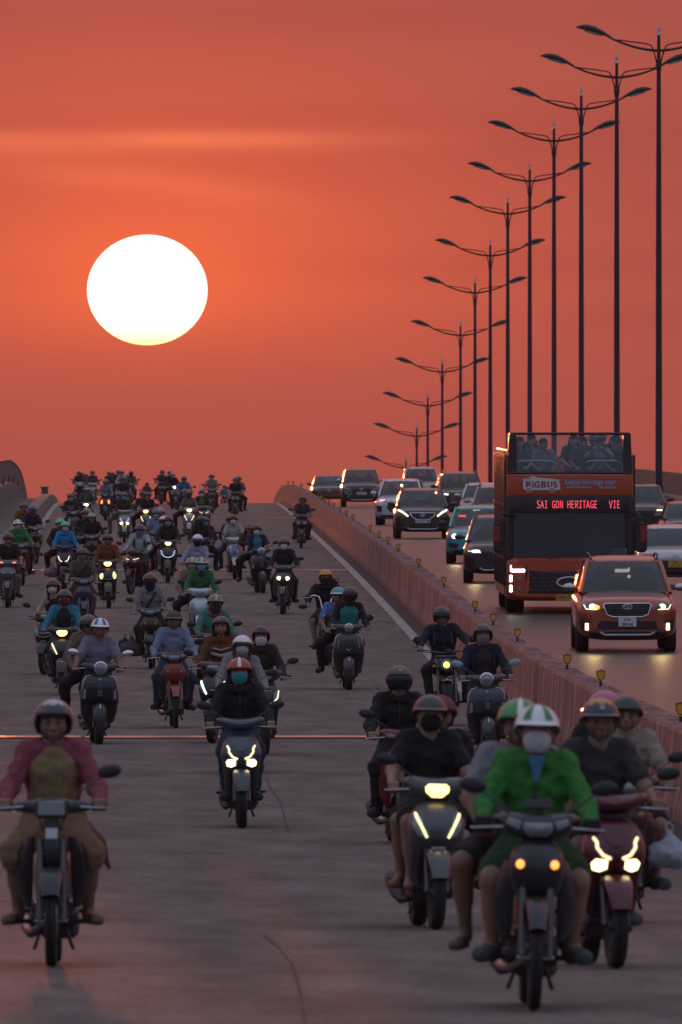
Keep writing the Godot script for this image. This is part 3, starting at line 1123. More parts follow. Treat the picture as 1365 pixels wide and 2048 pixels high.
func scooter(style: String) -> Node3D:
	var t := Node3D.new()
	var r := 0.265
	var tw := 0.095
	var zf := 0.63
	var wide := {"family": 0.20, "sport": 0.19, "tall": 0.205, "small": 0.185}[style] as float
	wheel(t, "front_wheel", Vector3(0, r, zf), r, tw)
	fender(t, zf, r, 0.085, 20, 150)
	for e in [-1.0, 1.0]:
		obj("fork_leg", Shape.new().tube([Vector3(e * 0.066, r, zf), Vector3(e * 0.068, 0.42, zf - 0.06), Vector3(e * 0.068, 0.66, zf - 0.15)], [0.023, 0.02, 0.018], 9), M.fork, t, "fork")
	# the front shield
	var rows: Array
	if style == "sport":
		rows = [[0.92, 0.43, 0.07, 0.05], [0.89, 0.45, 0.125, 0.09], [0.83, 0.46, 0.17, 0.13], [0.76, 0.47, 0.195, 0.165], [0.70, 0.475, 0.20, 0.18], [0.64, 0.47, 0.185, 0.165], [0.58, 0.45, 0.175, 0.12], [0.50, 0.38, 0.165, 0.06], [0.38, 0.31, 0.165, 0.05], [0.30, 0.28, 0.14, 0.045]]
	else:
		rows = [[0.90, 0.41, 0.08, 0.05], [0.87, 0.43, 0.13, 0.08], [0.80, 0.45, wide * 0.94, 0.12], [0.72, 0.46, wide, 0.145], [0.64, 0.46, wide * 0.97, 0.14], [0.57, 0.44, wide * 0.9, 0.10], [0.50, 0.38, wide * 0.86, 0.06], [0.38, 0.31, wide * 0.84, 0.05], [0.29, 0.28, wide * 0.76, 0.045]]
	var front := stack_front(rows)
	obj("front_apron", stack(rows), M.black, t, "paint")
	# dark well behind the wheel and the inner shield
	obj("wheel_well", Shape.new().patch([Vector2(-0.105, 0.55), Vector2(0.105, 0.55), Vector2(0.115, 0.42), Vector2(0.105, 0.31), Vector2(-0.105, 0.31), Vector2(-0.115, 0.42)], front, 0.006, 0.02), M.black, t)
	obj("inner_shield", stack([[0.88, 0.36, 0.13, 0.05, 3.0], [0.7, 0.34, wide * 0.9, 0.05, 3.0], [0.45, 0.27, wide * 0.84, 0.05, 3.0], [0.31, 0.24, wide * 0.8, 0.06, 3.0]], 18), M.black, t, "trim")
	var rings := []
	for q in [[0.28, 0.14], [0.2, 0.165], [0.0, 0.165], [-0.2, 0.15]]:
		rings.append(ring_xy(0, 0.205, 0.285, q[1], q[0], 4.0, 16))
	obj("floorboard", Shape.new().loft(rings), M.black, t)
	rear_half(t, r, tw, wide * 0.72, 0.76, -0.64)
	# handlebar cover
	var cr := cowl_rows(0.225 if style != "sport" else 0.235, 0.082 if style != "sport" else 0.06, 0.115, 0.985 if style != "sport" else 1.0, 0.40, 0.2)
	var cf := cowl_front(cr)
	obj("handlebar_cover", cowl_shape(cr), M.black, t, "cover")
	bars(t, 0.98, 0.38, 0.295, 0.985, 0.31)
	if style == "sport":
		# beak over the instruments, two lamps low in the shield under slanting eyebrows
		obj("visor", Shape.new().patch([Vector2(-0.2, 1.05), Vector2(-0.1, 1.045), Vector2(0, 1.02), Vector2(0.1, 1.045), Vector2(0.2, 1.05), Vector2(0.13, 0.985), Vector2(0.04, 0.94), Vector2(-0.04, 0.94), Vector2(-0.13, 0.985)], cf, 0.014, 0.03, 0.012), M.black, t, "paint")
		obj("nose_panel", Shape.new().patch([Vector2(-0.095, 0.885), Vector2(0.095, 0.885), Vector2(0.07, 0.80), Vector2(0.03, 0.745), Vector2(-0.03, 0.745), Vector2(-0.07, 0.80)], front, 0.01, 0.02), M.black, t, "nose")
		for e in [-1.0, 1.0]:
			obj("headlight", Shape.new().patch(mirrored([Vector2(0.055, 0.665), Vector2(0.125, 0.67), Vector2(0.150, 0.645), Vector2(0.140, 0.605), Vector2(0.10, 0.592), Vector2(0.055, 0.61)], e), front, 0.014, 0.03, 0.008), M.glass_lens, t, "head")
			obj("running_light", line_on([Vector2(0.135, 0.80), Vector2(0.118, 0.775), Vector2(0.118, 0.74), Vector2(0.085, 0.695), Vector2(0.035, 0.672)], front, 0.008, 0.010, e), M.glass_lens, t, "drl")
	else:
		var lens := [Vector2(-0.085, 1.0), Vector2(-0.06, 1.022), Vector2(0.06, 1.022), Vector2(0.085, 1.0), Vector2(0.08, 0.965), Vector2(0.035, 0.928), Vector2(-0.035, 0.928), Vector2(-0.08, 0.965)]
		obj("headlight", Shape.new().patch(lens, cf, 0.012, 0.03, 0.012), M.glass_lens, t, "head")
		obj("nose_panel", Shape.new().patch([Vector2(-0.07, 0.86), Vector2(0.07, 0.86), Vector2(0.085, 0.76), Vector2(0.045, 0.63), Vector2(-0.045, 0.63), Vector2(-0.085, 0.76)], front, 0.008, 0.02), M.black, t, "nose")
		for e in [-1.0, 1.0]:
			if style == "tall":
				obj("turn_signal", Shape.new().patch(mirrored([Vector2(0.115, 0.80), Vector2(0.155, 0.80), Vector2(0.185, 0.74), Vector2(0.175, 0.66), Vector2(0.13, 0.645), Vector2(0.10, 0.70)], e), front, 0.01, 0.02), M.glass_lens, t, "turn")
				obj("running_light", line_on([Vector2(0.17, 0.81), Vector2(0.15, 0.72), Vector2(0.09, 0.655), Vector2(0.0, 0.635)], front, 0.009, 0.009, e), M.glass_lens, t, "drl")
			else:
				obj("turn_signal", Shape.new().patch(mirrored([Vector2(0.11, 0.79), Vector2(0.165, 0.80), Vector2(0.18, 0.74), Vector2(0.14, 0.66), Vector2(0.09, 0.65)], e), front, 0.006, 0.02), M.glass_lens, t, "turn")
				obj("running_light", line_on([Vector2(0.155, 0.815), Vector2(0.145, 0.785), Vector2(0.075, 0.645)], front, 0.014, [0.011, 0.012, 0.012, 0.012, 0.011, 0.011, 0.009], e), M.glass_lens, t, "drl")
		obj("badge", Shape.new().patch([Vector2(-0.05, 0.585), Vector2(0.05, 0.585), Vector2(0.045, 0.565), Vector2(-0.045, 0.565)], func(_x, _y): return zf - 0.07 + 0.11, 0.0, 0.012), M.steel, t, "badge")
	return t


func vespa(style: String) -> Node3D:
	var t := Node3D.new()
	var r := 0.225
	var zf := 0.60
	wheel(t, "front_wheel", Vector3(0, r, zf), r, 0.115)
	# round mudguard
	var rings := []
	for q in [[0.20, 0.065], [0.3, 0.088], [0.38, 0.094], [0.46, 0.085], [0.52, 0.06], [0.545, 0.02]]:
		if q[0] < 0.29:
			continue
		rings.append(ring_at(Vector3(0, q[0], zf - 0.02 + (0.46 - q[0]) * 0.15), Vector3(q[1], 0, 0), Vector3(0, 0, q[1] * 2.0), 2.6, 20))
	obj("front_fender", Shape.new().loft(rings), M.black, t, "paint")
	for e in [-1.0, 1.0]:
		obj("fork_leg", Shape.new().tube([Vector3(e * 0.075, r, zf), Vector3(e * 0.07, 0.5, zf - 0.08)], 0.02, 8), M.fork, t, "fork")
	var rows := [[0.90, 0.40, 0.11, 0.05, 2.6], [0.875, 0.405, 0.185, 0.075, 3.0], [0.82, 0.41, 0.215, 0.10, 3.0], [0.72, 0.41, 0.232, 0.11, 3.0], [0.60, 0.40, 0.246, 0.10, 3.0], [0.56, 0.385, 0.246, 0.085, 3.2], [0.53, 0.34, 0.24, 0.05, 3.4], [0.40, 0.30, 0.225, 0.05, 3.4], [0.30, 0.28, 0.19, 0.05, 3.4], [0.25, 0.26, 0.13, 0.05, 3.4]]
	var front := stack_front(rows)
	obj("front_apron", stack(rows, 32), M.black, t, "paint")
	obj("wheel_well", Shape.new().patch([Vector2(-0.15, 0.515), Vector2(0.15, 0.515), Vector2(0.16, 0.42), Vector2(0.14, 0.30), Vector2(-0.14, 0.30), Vector2(-0.16, 0.42)], front, 0.006, 0.02), M.black, t)
	for e in [-1.0, 1.0]:
		var edge := []
		for q in rows:
			edge.append(Vector3(e * (q[2] + 0.003), q[0], q[1]))
		obj("edge_trim", Shape.new().tube(edge, 0.006, 6), M.chrome, t, "edge")
		if style == "electric":
			obj("running_light", line_on([Vector2(0.15, 0.815), Vector2(0.175, 0.67)], front, 0.006, 0.009, e), M.glass_lens, t, "drl")
		else:
			obj("turn_signal", Shape.new().patch(mirrored([Vector2(0.185, 0.70), Vector2(0.205, 0.70), Vector2(0.222, 0.60), Vector2(0.185, 0.60)], e), front, 0.012, 0.02), M.glass_lens, t, "turn")
			obj("signal_frame", line_on([Vector2(0.182, 0.705), Vector2(0.206, 0.705), Vector2(0.226, 0.595), Vector2(0.180, 0.595), Vector2(0.182, 0.705)], front, 0.012, 0.003, e), M.chrome, t)
	if style == "electric":
		var v := Shape.new()
		obj("emblem", line_on([Vector2(-0.04, 0.665), Vector2(0.0, 0.622), Vector2(0.04, 0.665)], front, 0.006, 0.005), M.chrome, t)
		for k in 3:
			obj("slot", line_on([Vector2(-0.09, 0.80 - 0.03 * k), Vector2(0.09, 0.80 - 0.03 * k)], front, 0.002, 0.007), M.black, t)
	else:
		obj("horn_cover", Shape.new().patch([Vector2(-0.035, 0.865), Vector2(0.035, 0.865), Vector2(0.045, 0.7), Vector2(0.035, 0.615), Vector2(-0.035, 0.615), Vector2(-0.045, 0.7)], front, 0.012, 0.02, 0.004), M.black, t, "paint")
		for k in 3:
			obj("vent", line_on([Vector2(-0.03, 0.70 - 0.028 * k), Vector2(0.0, 0.69 - 0.028 * k), Vector2(0.03, 0.70 - 0.028 * k)], front, 0.022, 0.004), M.steel, t)
		obj("emblem", Shape.new().patch([Vector2(-0.018, 0.865), Vector2(0.018, 0.865), Vector2(0.018, 0.835), Vector2(-0.018, 0.835)], front, 0.022, 0.02), std("teal badge", Color(0.05, 0.35, 0.45), 0.3), t)
		var script := obj_mesh("lettering", text_mesh("Vespa", 0.022, 0.002, "Droid Serif", false), M.steel, t)
		script.position = Vector3(-0.12, 0.815, front.call(-0.12, 0.815) + 0.012)
		script.rotation = Vector3(0, -0.25, 0.12)
	obj("fender_crest", Shape.new().tube([Vector3(0, 0.535, zf + 0.07), Vector3(0, 0.50, zf + 0.13), Vector3(0, 0.47, zf + 0.155)], 0.006, 6), M.chrome, t)
	obj("inner_shield", stack([[0.87, 0.36, 0.15, 0.04, 3.0], [0.6, 0.34, 0.2, 0.04, 3.0], [0.3, 0.24, 0.18, 0.05, 3.0]], 18), M.black, t, "trim")
	var fl := []
	for q in [[0.26, 0.15], [0.15, 0.17], [-0.2, 0.17]]:
		fl.append(ring_xy(0, 0.20, 0.27, q[1], q[0], 4.0, 16))
	obj("floorboard", Shape.new().loft(fl), M.black, t)
	rear_half(t, r, 0.115, 0.19, 0.76, -0.6)
	var cr := cowl_rows(0.25, 0.062, 0.085, 0.99, 0.39, 0.14, 0.03)
	obj("handlebar_cover", cowl_shape(cr), M.black, t, "cover")
	obj("steering_column", Shape.new().tube([Vector3(0, 0.86, 0.41), Vector3(0, 0.95, 0.39)], 0.07, 12), M.black, t)
	bars(t, 0.99, 0.38, 0.295, 0.99, 0.31, "leaf" if style != "electric" else "round", 0.2 if style != "electric" else 0.17)
	var hr := 0.085 if style != "electric" else 0.07
	obj("headlight_bezel", Shape.new().lathe([[hr * 0.6, -0.06], [hr * 1.02, -0.02], [hr * 1.08, 0.035], [hr * 1.02, 0.05], [hr * 0.9, 0.052]], Vector3(0, 0.995, 0.44), Vector3(0, -0.06, 1), 24), M.chrome, t, "bezel")
	var lens := obj("headlight", Shape.new().lathe([[hr * 0.93, 0.045], [hr * 0.85, 0.062], [hr * 0.55, 0.075], [hr * 0.2, 0.08]], Vector3(0, 0.995, 0.44), Vector3(0, -0.06, 1), 24), M.glass_lens, t, "head")
	obj("inner_reflector", Shape.new().lathe([[hr * 0.4, 0.07], [hr * 0.42, 0.082], [hr * 0.3, 0.083]], Vector3(0, 0.995, 0.44), Vector3(0, -0.06, 1), 18), M.steel, lens)
	return t


func underbone(style: String) -> Node3D:
	# step-through with tall narrow wheels; style: wave, racer or cub
	var t := Node3D.new()
	var r := 0.285
	var tw := 0.068 if style != "racer" else 0.09
	var zf := 0.62
	wheel(t, "front_wheel", Vector3(0, r, zf), r, tw, 0.055)
	fender(t, zf, r, 0.062 if style != "cub" else 0.075, 30, 165, "fender")
	for e in [-1.0, 1.0]:
		obj("fork_leg", Shape.new().tube([Vector3(e * 0.07, r, zf), Vector3(e * 0.072, 0.5, zf - 0.075), Vector3(e * 0.072, 0.78, zf - 0.18)], [0.026, 0.025, 0.019], 9), M.fork, t, "fork")
	obj("axle", Shape.new().tube([Vector3(-0.1, r, zf), Vector3(0.1, r, zf)], 0.012, 8), M.steel, t)
	var rows: Array
	if style == "racer":
		rows = [[0.92, 0.41, 0.06, 0.05], [0.89, 0.43, 0.12, 0.09], [0.83, 0.45, 0.165, 0.14], [0.77, 0.46, 0.18, 0.17], [0.71, 0.455, 0.165, 0.165], [0.65, 0.44, 0.13, 0.13], [0.6, 0.42, 0.10, 0.08]]
	elif style == "cub":
		rows = [[0.88, 0.40, 0.055, 0.05], [0.8, 0.41, 0.06, 0.055], [0.7, 0.42, 0.08, 0.06], [0.64, 0.41, 0.10, 0.07], [0.6, 0.39, 0.10, 0.06]]
	else:
		rows = [[0.92, 0.40, 0.07, 0.05], [0.88, 0.42, 0.12, 0.09], [0.82, 0.43, 0.145, 0.11], [0.74, 0.43, 0.15, 0.115], [0.66, 0.42, 0.13, 0.10], [0.6, 0.40, 0.10, 0.07]]
	var front := stack_front(rows)
	obj("front_apron", stack(rows), M.black, t, "paint")
	# leg shields on both sides
	for e in [-1.0, 1.0]:
		var rings := []
		for q in [[0.80, 0.40, 0.10, 0.17], [0.70, 0.38, 0.11, 0.215], [0.58, 0.34, 0.115, 0.225], [0.45, 0.28, 0.12, 0.215], [0.36, 0.24, 0.125, 0.17]]:
			var ring := PackedVector3Array()
			for k in 5:
				var f := k / 4.0
				ring.append(Vector3(e * lerpf(q[2], q[3], f), q[0], q[1] - 0.10 * f * f))
			for k in 5:
				var f := 1.0 - k / 4.0
				ring.append(Vector3(e * lerpf(q[2], q[3], f), q[0], q[1] - 0.10 * f * f - 0.015))
			rings.append(ring)
		obj("leg_shield", Shape.new().loft(rings), M.black, t, "shield")
		obj("footpeg", Shape.new().tube([Vector3(e * 0.08, 0.27, 0.02), Vector3(e * 0.25, 0.275, 0.03)], 0.016, 7), M.rubber, t)
	var eng := Shape.new()
	eng.box(Vector3(0, 0.36, 0.06), Vector3(0.2, 0.2, 0.3), 0.03)
	eng.lathe([[0.07, -0.14], [0.085, -0.12], [0.085, 0.12], [0.07, 0.14]], Vector3(0, 0.31, 0.0), Vector3.RIGHT, 14)
	for k in 5:
		eng.box(Vector3(0, 0.40, 0.2 + 0.025 * k), Vector3(0.16 - 0.01 * k, 0.14, 0.012), 0.003)
	obj("engine_block", eng, M.dark_steel, t)
	obj("exhaust_pipe", Shape.new().tube([Vector3(-0.02, 0.36, 0.3), Vector3(-0.05, 0.27, 0.3), Vector3(-0.12, 0.22, 0.15), Vector3(-0.16, 0.22, -0.1), Vector3(-0.17, 0.27, -0.3)], [0.018, 0.02, 0.02, 0.022, 0.04], 9), M.steel, t)
	rear_half(t, r, tw, 0.13, 0.75, -0.62)
	var cr: Array
	if style == "cub":
		cr = cowl_rows(0.26, 0.045, 0.06, 0.985, 0.37, 0.1, 0.0)
	else:
		cr = cowl_rows(0.23, 0.072, 0.10, 0.985, 0.39, 0.18, 0.04)
	var cf := cowl_front(cr)
	obj("handlebar_cover", cowl_shape(cr), M.black, t, "cover")
	bars(t, 0.98, 0.37, 0.295, 0.985, 0.31, "leaf" if style != "cub" else "one", 0.21)
	if style == "racer":
		for e in [-1.0, 1.0]:
			obj("headlight", Shape.new().patch(mirrored([Vector2(0.05, 0.80), Vector2(0.10, 0.815), Vector2(0.14, 0.79), Vector2(0.125, 0.745), Vector2(0.07, 0.73)], e), front, 0.012, 0.03, 0.006), M.glass_lens, t, "head")
			obj("running_light", line_on([Vector2(0.15, 0.85), Vector2(0.11, 0.83), Vector2(0.05, 0.82)], front, 0.008, 0.007, e), M.glass_lens, t, "drl")
			obj("turn_signal", Shape.new().patch(mirrored([Vector2(0.10, 1.01), Vector2(0.19, 1.02), Vector2(0.17, 0.985), Vector2(0.11, 0.98)], e), cf, 0.01, 0.02), M.glass_lens, t, "turn")
		obj("beak", Shape.new().patch([Vector2(-0.09, 0.9), Vector2(0.09, 0.9), Vector2(0.06, 0.82), Vector2(0.0, 0.74), Vector2(-0.06, 0.82)], front, 0.008, 0.02), M.black, t, "nose")
	elif style == "cub":
		obj("headlight_bezel", Shape.new().box(Vector3(0, 0.975, 0.43), Vector3(0.20, 0.125, 0.09), 0.02), M.black, t, "cover")
		obj("headlight", Shape.new().box(Vector3(0, 0.975, 0.478), Vector3(0.165, 0.095, 0.02), 0.009), M.glass_lens, t, "head")
		obj("horn_panel", Shape.new().box(Vector3(0, 0.845, 0.455), Vector3(0.10, 0.12, 0.035), 0.01), M.black, t, "cover")
		obj("number_card", Shape.new().box(Vector3(0, 0.82, 0.475), Vector3(0.075, 0.065, 0.006), 0.002), std("white card", Color(0.6, 0.62, 0.66), 0.5), t)
		obj("vent_panel", Shape.new().box(Vector3(0, 0.71, 0.47), Vector3(0.12, 0.055, 0.03), 0.008), M.black, t)
	else:
		obj("headlight", Shape.new().patch([Vector2(-0.075, 1.01), Vector2(0.075, 1.01), Vector2(0.085, 0.975), Vector2(0.05, 0.93), Vector2(-0.05, 0.93), Vector2(-0.085, 0.975)], cf, 0.012, 0.03, 0.01), M.glass_lens, t, "head")
		for e in [-1.0, 1.0]:
			obj("turn_signal", Shape.new().patch(mirrored([Vector2(0.09, 1.015), Vector2(0.16, 1.035), Vector2(0.175, 1.0), Vector2(0.10, 0.965)], e), cf, 0.010, 0.03), M.glass_lens, t, "turn")
			obj("side_lens", Shape.new().patch(mirrored([Vector2(0.07, 0.83), Vector2(0.125, 0.85), Vector2(0.135, 0.80), Vector2(0.08, 0.75), Vector2(0.05, 0.77)], e), front, 0.008, 0.02), M.dark_lens, t, "drl")
			obj("signal_bulb", Shape.new().ellipsoid(Vector3(e * 0.092, 0.785, front.call(e * 0.092, 0.785) + 0.010), Vector3(0.024, 0.024, 0.014)), M.amber_lens, t, "bulb")
	return t


func cruiser(style: String) -> Node3D:
	# naked motorcycle with a fat front tyre; style: chopper (high bars) or classic
	var t := Node3D.new()
	var r := 0.325
	var zf := 0.72
	wheel(t, "front_wheel", Vector3(0, r, zf), r, 0.145, 0.09)
	wheel(t, "rear_wheel", Vector3(0, r, -0.72), r, 0.16, 0.09)
	fender(t, zf, r, 0.08, 60, 140, "fender", 0.025)
	for e in [-1.0, 1.0]:
		obj("fork_leg", Shape.new().tube([Vector3(e * 0.115, r, zf), Vector3(e * 0.115, 0.58, zf - 0.1), Vector3(e * 0.115, 0.60, zf - 0.11), Vector3(e * 0.115, 0.98, zf - 0.27)], [0.032, 0.032, 0.024, 0.022], 10), M.fork, t, "fork")
		obj("footpeg", Shape.new().tube([Vector3(e * 0.12, 0.33, 0.22), Vector3(e * 0.3, 0.33, 0.22)], 0.018, 7), M.rubber, t)
	obj("yoke", Shape.new().box(Vector3(0, 0.97, zf - 0.26), Vector3(0.3, 0.04, 0.09), 0.012).box(Vector3(0, 0.82, zf - 0.2), Vector3(0.3, 0.045, 0.09), 0.012), M.dark_steel, t)
	obj("headlight_shell", Shape.new().lathe([[0.03, -0.1], [0.075, -0.05], [0.095, 0.01], [0.098, 0.045], [0.088, 0.05]], Vector3(0, 0.86, zf - 0.10), Vector3(0, -0.05, 1), 20), M.black, t, "bezel")
	if style == "chopper":
		var h := Shape.new()
		for e in [-1.0, 1.0]:
			h.ellipsoid(Vector3(e * 0.032, 0.86, zf - 0.045), Vector3(0.038, 0.034, 0.02))
		obj("headlight", h, M.glass_lens, t, "head")
		obj("headlight_plate", Shape.new().box(Vector3(0, 0.86, zf - 0.075), Vector3(0.24, 0.2, 0.03), 0.02), M.black, t)
	else:
		obj("headlight", Shape.new().lathe([[0.085, 0.045], [0.078, 0.06], [0.05, 0.072], [0.015, 0.076]], Vector3(0, 0.86, zf - 0.10), Vector3(0, -0.05, 1), 20), M.glass_lens, t)
		obj("headlight_bulb", Shape.new().ellipsoid(Vector3(0, 0.86, zf - 0.028), Vector3(0.045, 0.045, 0.012)), M.glass_lens, t, "head")
	var rings := []
	for q in [[0.38, 0.80, 0.9, 0.07], [0.3, 0.76, 0.97, 0.13], [0.1, 0.74, 0.99, 0.155], [-0.08, 0.74, 0.93, 0.12], [-0.16, 0.75, 0.86, 0.07]]:
		rings.append(ring_xy(0, q[1], q[2], q[3], q[0], 2.5, 18))
	obj("fuel_tank", Shape.new().loft(rings), M.black, t, "paint")
	rings = []
	for q in [[-0.08, 0.08], [-0.2, 0.14], [-0.45, 0.15], [-0.7, 0.13], [-0.85, 0.08]]:
		rings.append(ring_xy(0, 0.68, 0.78 + (0.04 if q[0] < -0.5 else 0.0), q[1], q[0], 2.6, 16))
	obj("seat", Shape.new().loft(rings), M.seat, t)
	var eng := Shape.new()
	eng.box(Vector3(0, 0.4, 0.02), Vector3(0.3, 0.26, 0.42), 0.04)
	for k in 6:
		eng.box(Vector3(0, 0.55 + 0.03 * k, 0.1), Vector3(0.24, 0.016, 0.22), 0.004)
	eng.lathe([[0.1, -0.19], [0.12, -0.16], [0.12, 0.16], [0.1, 0.19]], Vector3(0, 0.38, -0.05), Vector3.RIGHT, 16)
	obj("engine_block", eng, M.dark_steel, t)
	for e in [-1.0, 1.0]:
		obj("exhaust_pipe", Shape.new().tube([Vector3(e * 0.05, 0.55, 0.24), Vector3(e * 0.09, 0.45, 0.3), Vector3(e * 0.14, 0.28, 0.2), Vector3(e * 0.17, 0.27, -0.2), Vector3(e * 0.18, 0.32, -0.8)], [0.022, 0.022, 0.022, 0.025, 0.045], 9), M.dark_steel, t)
	obj("frame", Shape.new().tube([Vector3(0, 0.85, 0.42), Vector3(0, 0.55, 0.32), Vector3(0, 0.25, 0.2), Vector3(0, 0.24, -0.3), Vector3(0, 0.6, -0.6)], 0.024, 8), M.black, t)
	if style == "chopper":
		for e in [-1.0, 1.0]:
			obj("handlebar", Shape.new().tube([Vector3(e * 0.06, 0.98, 0.45), Vector3(e * 0.09, 1.12, 0.42), Vector3(e * 0.12, 1.20, 0.40), Vector3(e * 0.2, 1.225, 0.37), Vector3(e * 0.26, 1.21, 0.34)], 0.014, 8), M.chrome, t)
		bars(t, 1.2, 0.4, 0.37, 1.19, 0.27, "none")
		var m := Node3D.new()
		m.name = "mirror"
		t.add_child(m, true)
		obj("stem", Shape.new().tube([Vector3(-0.3, 1.18, 0.31), Vector3(-0.36, 1.05, 0.36)], 0.006, 6), M.dark_steel, m)
		obj("housing", Shape.new().ellipsoid(Vector3(-0.4, 1.03, 0.37), Vector3(0.085, 0.045, 0.02)), M.black, m)
	else:
		bars(t, 1.02, 0.44, 0.345, 1.05, 0.31, "round", 0.16, false)
		obj("instrument", Shape.new().lathe([[0.045, -0.03], [0.05, 0.0], [0.05, 0.02], [0.04, 0.03]], Vector3(0.05, 1.04, 0.44), Vector3(0, 1, -0.3), 14), M.black, t)
		for e in [-1.0, 1.0]:
			obj("turn_signal", Shape.new().ellipsoid(Vector3(e * 0.17, 0.84, zf - 0.13), Vector3(0.025, 0.025, 0.03)), M.amber_lens, t, "turn")
	return t


# ---------------------------------------------------------------- people: tapered bones joined by a smooth minimum, meshed as surface nets
var folds := FastNoiseLite.new()


func field_mesh(bones: Array, cell: float, k: float, wrinkle := 0.0, s: Shape = null) -> Shape:
	# bones: [a, b, radius at a, radius at b]
	if s == null:
		s = Shape.new()
	var lo := Vector3.INF
	var hi := -Vector3.INF
	for b in bones:
		var r: float = maxf(b[2], b[3]) + cell * 2.0
		for e in 2:
			var p: Vector3 = b[e]
			lo = lo.min(p - Vector3(r, r, r))
			hi = hi.max(p + Vector3(r, r, r))
	var nx := ceili((hi.x - lo.x) / cell) + 1
	var ny := ceili((hi.y - lo.y) / cell) + 1
	var nz := ceili((hi.z - lo.z) / cell) + 1
	var g := PackedFloat32Array()
	g.resize(nx * ny * nz)
	g.fill(9.0)
	var ny_nx := nx * ny
	for b in bones:
		var a: Vector3 = b[0]
		var ab: Vector3 = b[1] - a
		var ra: float = b[2]
		var dr: float = b[3] - ra
		var l2 := maxf(ab.length_squared(), 1e-9)
		var pad := maxf(ra, ra + dr) + k * 0.6 + cell * 2.5 + wrinkle
		var p0: Vector3 = (a.min(b[1]) - Vector3(pad, pad, pad) - lo) / cell
		var p1: Vector3 = (a.max(b[1]) + Vector3(pad, pad, pad) - lo) / cell
		var x0 := maxi(0, floori(p0.x))
		var x1 := mini(nx - 1, ceili(p1.x))
		for z in range(maxi(0, floori(p0.z)), mini(nz - 1, ceili(p1.z)) + 1):
			for y in range(maxi(0, floori(p0.y)), mini(ny - 1, ceili(p1.y)) + 1):
				var q := lo + Vector3(x0, y, z) * cell - a
				var at := z * ny_nx + y * nx + x0
				for x in range(x0, x1 + 1):
					var t := clampf(q.dot(ab) / l2, 0.0, 1.0)
					var d := (q - ab * t).length() - ra - dr * t
					var o := g[at]
					var h := k - absf(o - d)
					if h > 0.0:
						g[at] = minf(o, d) - h * h * 0.25 / k
					elif d < o:
						g[at] = d
					at += 1
					q.x += cell
	if wrinkle > 0.0:
		for z in nz:
			for y in ny:
				var at := z * ny_nx + y * nx
				for x in nx:
					if absf(g[at]) < cell * 3.0 + wrinkle:
						g[at] += wrinkle * folds.get_noise_3d((lo.x + x * cell) * 100.0, (lo.y + y * cell) * 100.0, (lo.z + z * cell) * 100.0)
					at += 1
	# surface nets
	var ids := PackedInt32Array()
	ids.resize(g.size())
	ids.fill(-1)
	var pts := PackedVector3Array()
	var tri := PackedInt32Array()
	var steps := [0, 1, nx, nx + 1, ny_nx, ny_nx + 1, ny_nx + nx, ny_nx + nx + 1]
	var edges := [[0, 1], [2, 3], [4, 5], [6, 7], [0, 2], [1, 3], [4, 6], [5, 7], [0, 4], [1, 5], [2, 6], [3, 7]]
	var limit := cell * 2.2 + wrinkle
	for z in nz - 1:
		for y in ny - 1:
			var at := z * ny_nx + y * nx
			for x in nx - 1:
				var i := at + x
				if absf(g[i]) > limit:
					continue
				var mask := 0
				for c in 8:
					if g[i + steps[c]] < 0.0:
						mask |= 1 << c
				if mask == 0 or mask == 255:
					continue
				var sum := Vector3.ZERO
				var count := 0
				for e in edges:
					var u: int = e[0]
					var w: int = e[1]
					if ((mask >> u) & 1) != ((mask >> w) & 1):
						var gu := g[i + steps[u]]
						var gw := g[i + steps[w]]
						var f := gu / (gu - gw)
						sum += Vector3((u & 1) * (1.0 - f) + (w & 1) * f, ((u >> 1) & 1) * (1.0 - f) + ((w >> 1) & 1) * f, (u >> 2) * (1.0 - f) + (w >> 2) * f)
						count += 1
				ids[i] = pts.size()
				pts.append(lo + (Vector3(x, y, z) + sum / count) * cell)
				# quads across the three edges that meet in this corner
				var inside := (mask & 1) != 0
				for axis in 3:
					if inside == (((mask >> (1 << axis)) & 1) != 0):
						continue
					var su: int = steps[2] if axis == 0 else (steps[4] if axis == 1 else 1)
					var sv: int = steps[4] if axis == 0 else (1 if axis == 1 else steps[2])
					if i - su - sv < 0:
						continue
					var a := ids[i]
					var b := ids[i - su]
					var c2 := ids[i - su - sv]
					var d2 := ids[i - sv]
					if b < 0 or c2 < 0 or d2 < 0:
						continue
					if inside:
						tri.append_array([a, b, c2, a, c2, d2])
					else:
						tri.append_array([a, c2, b, a, d2, c2])
	s.piece(pts, tri)
	return s


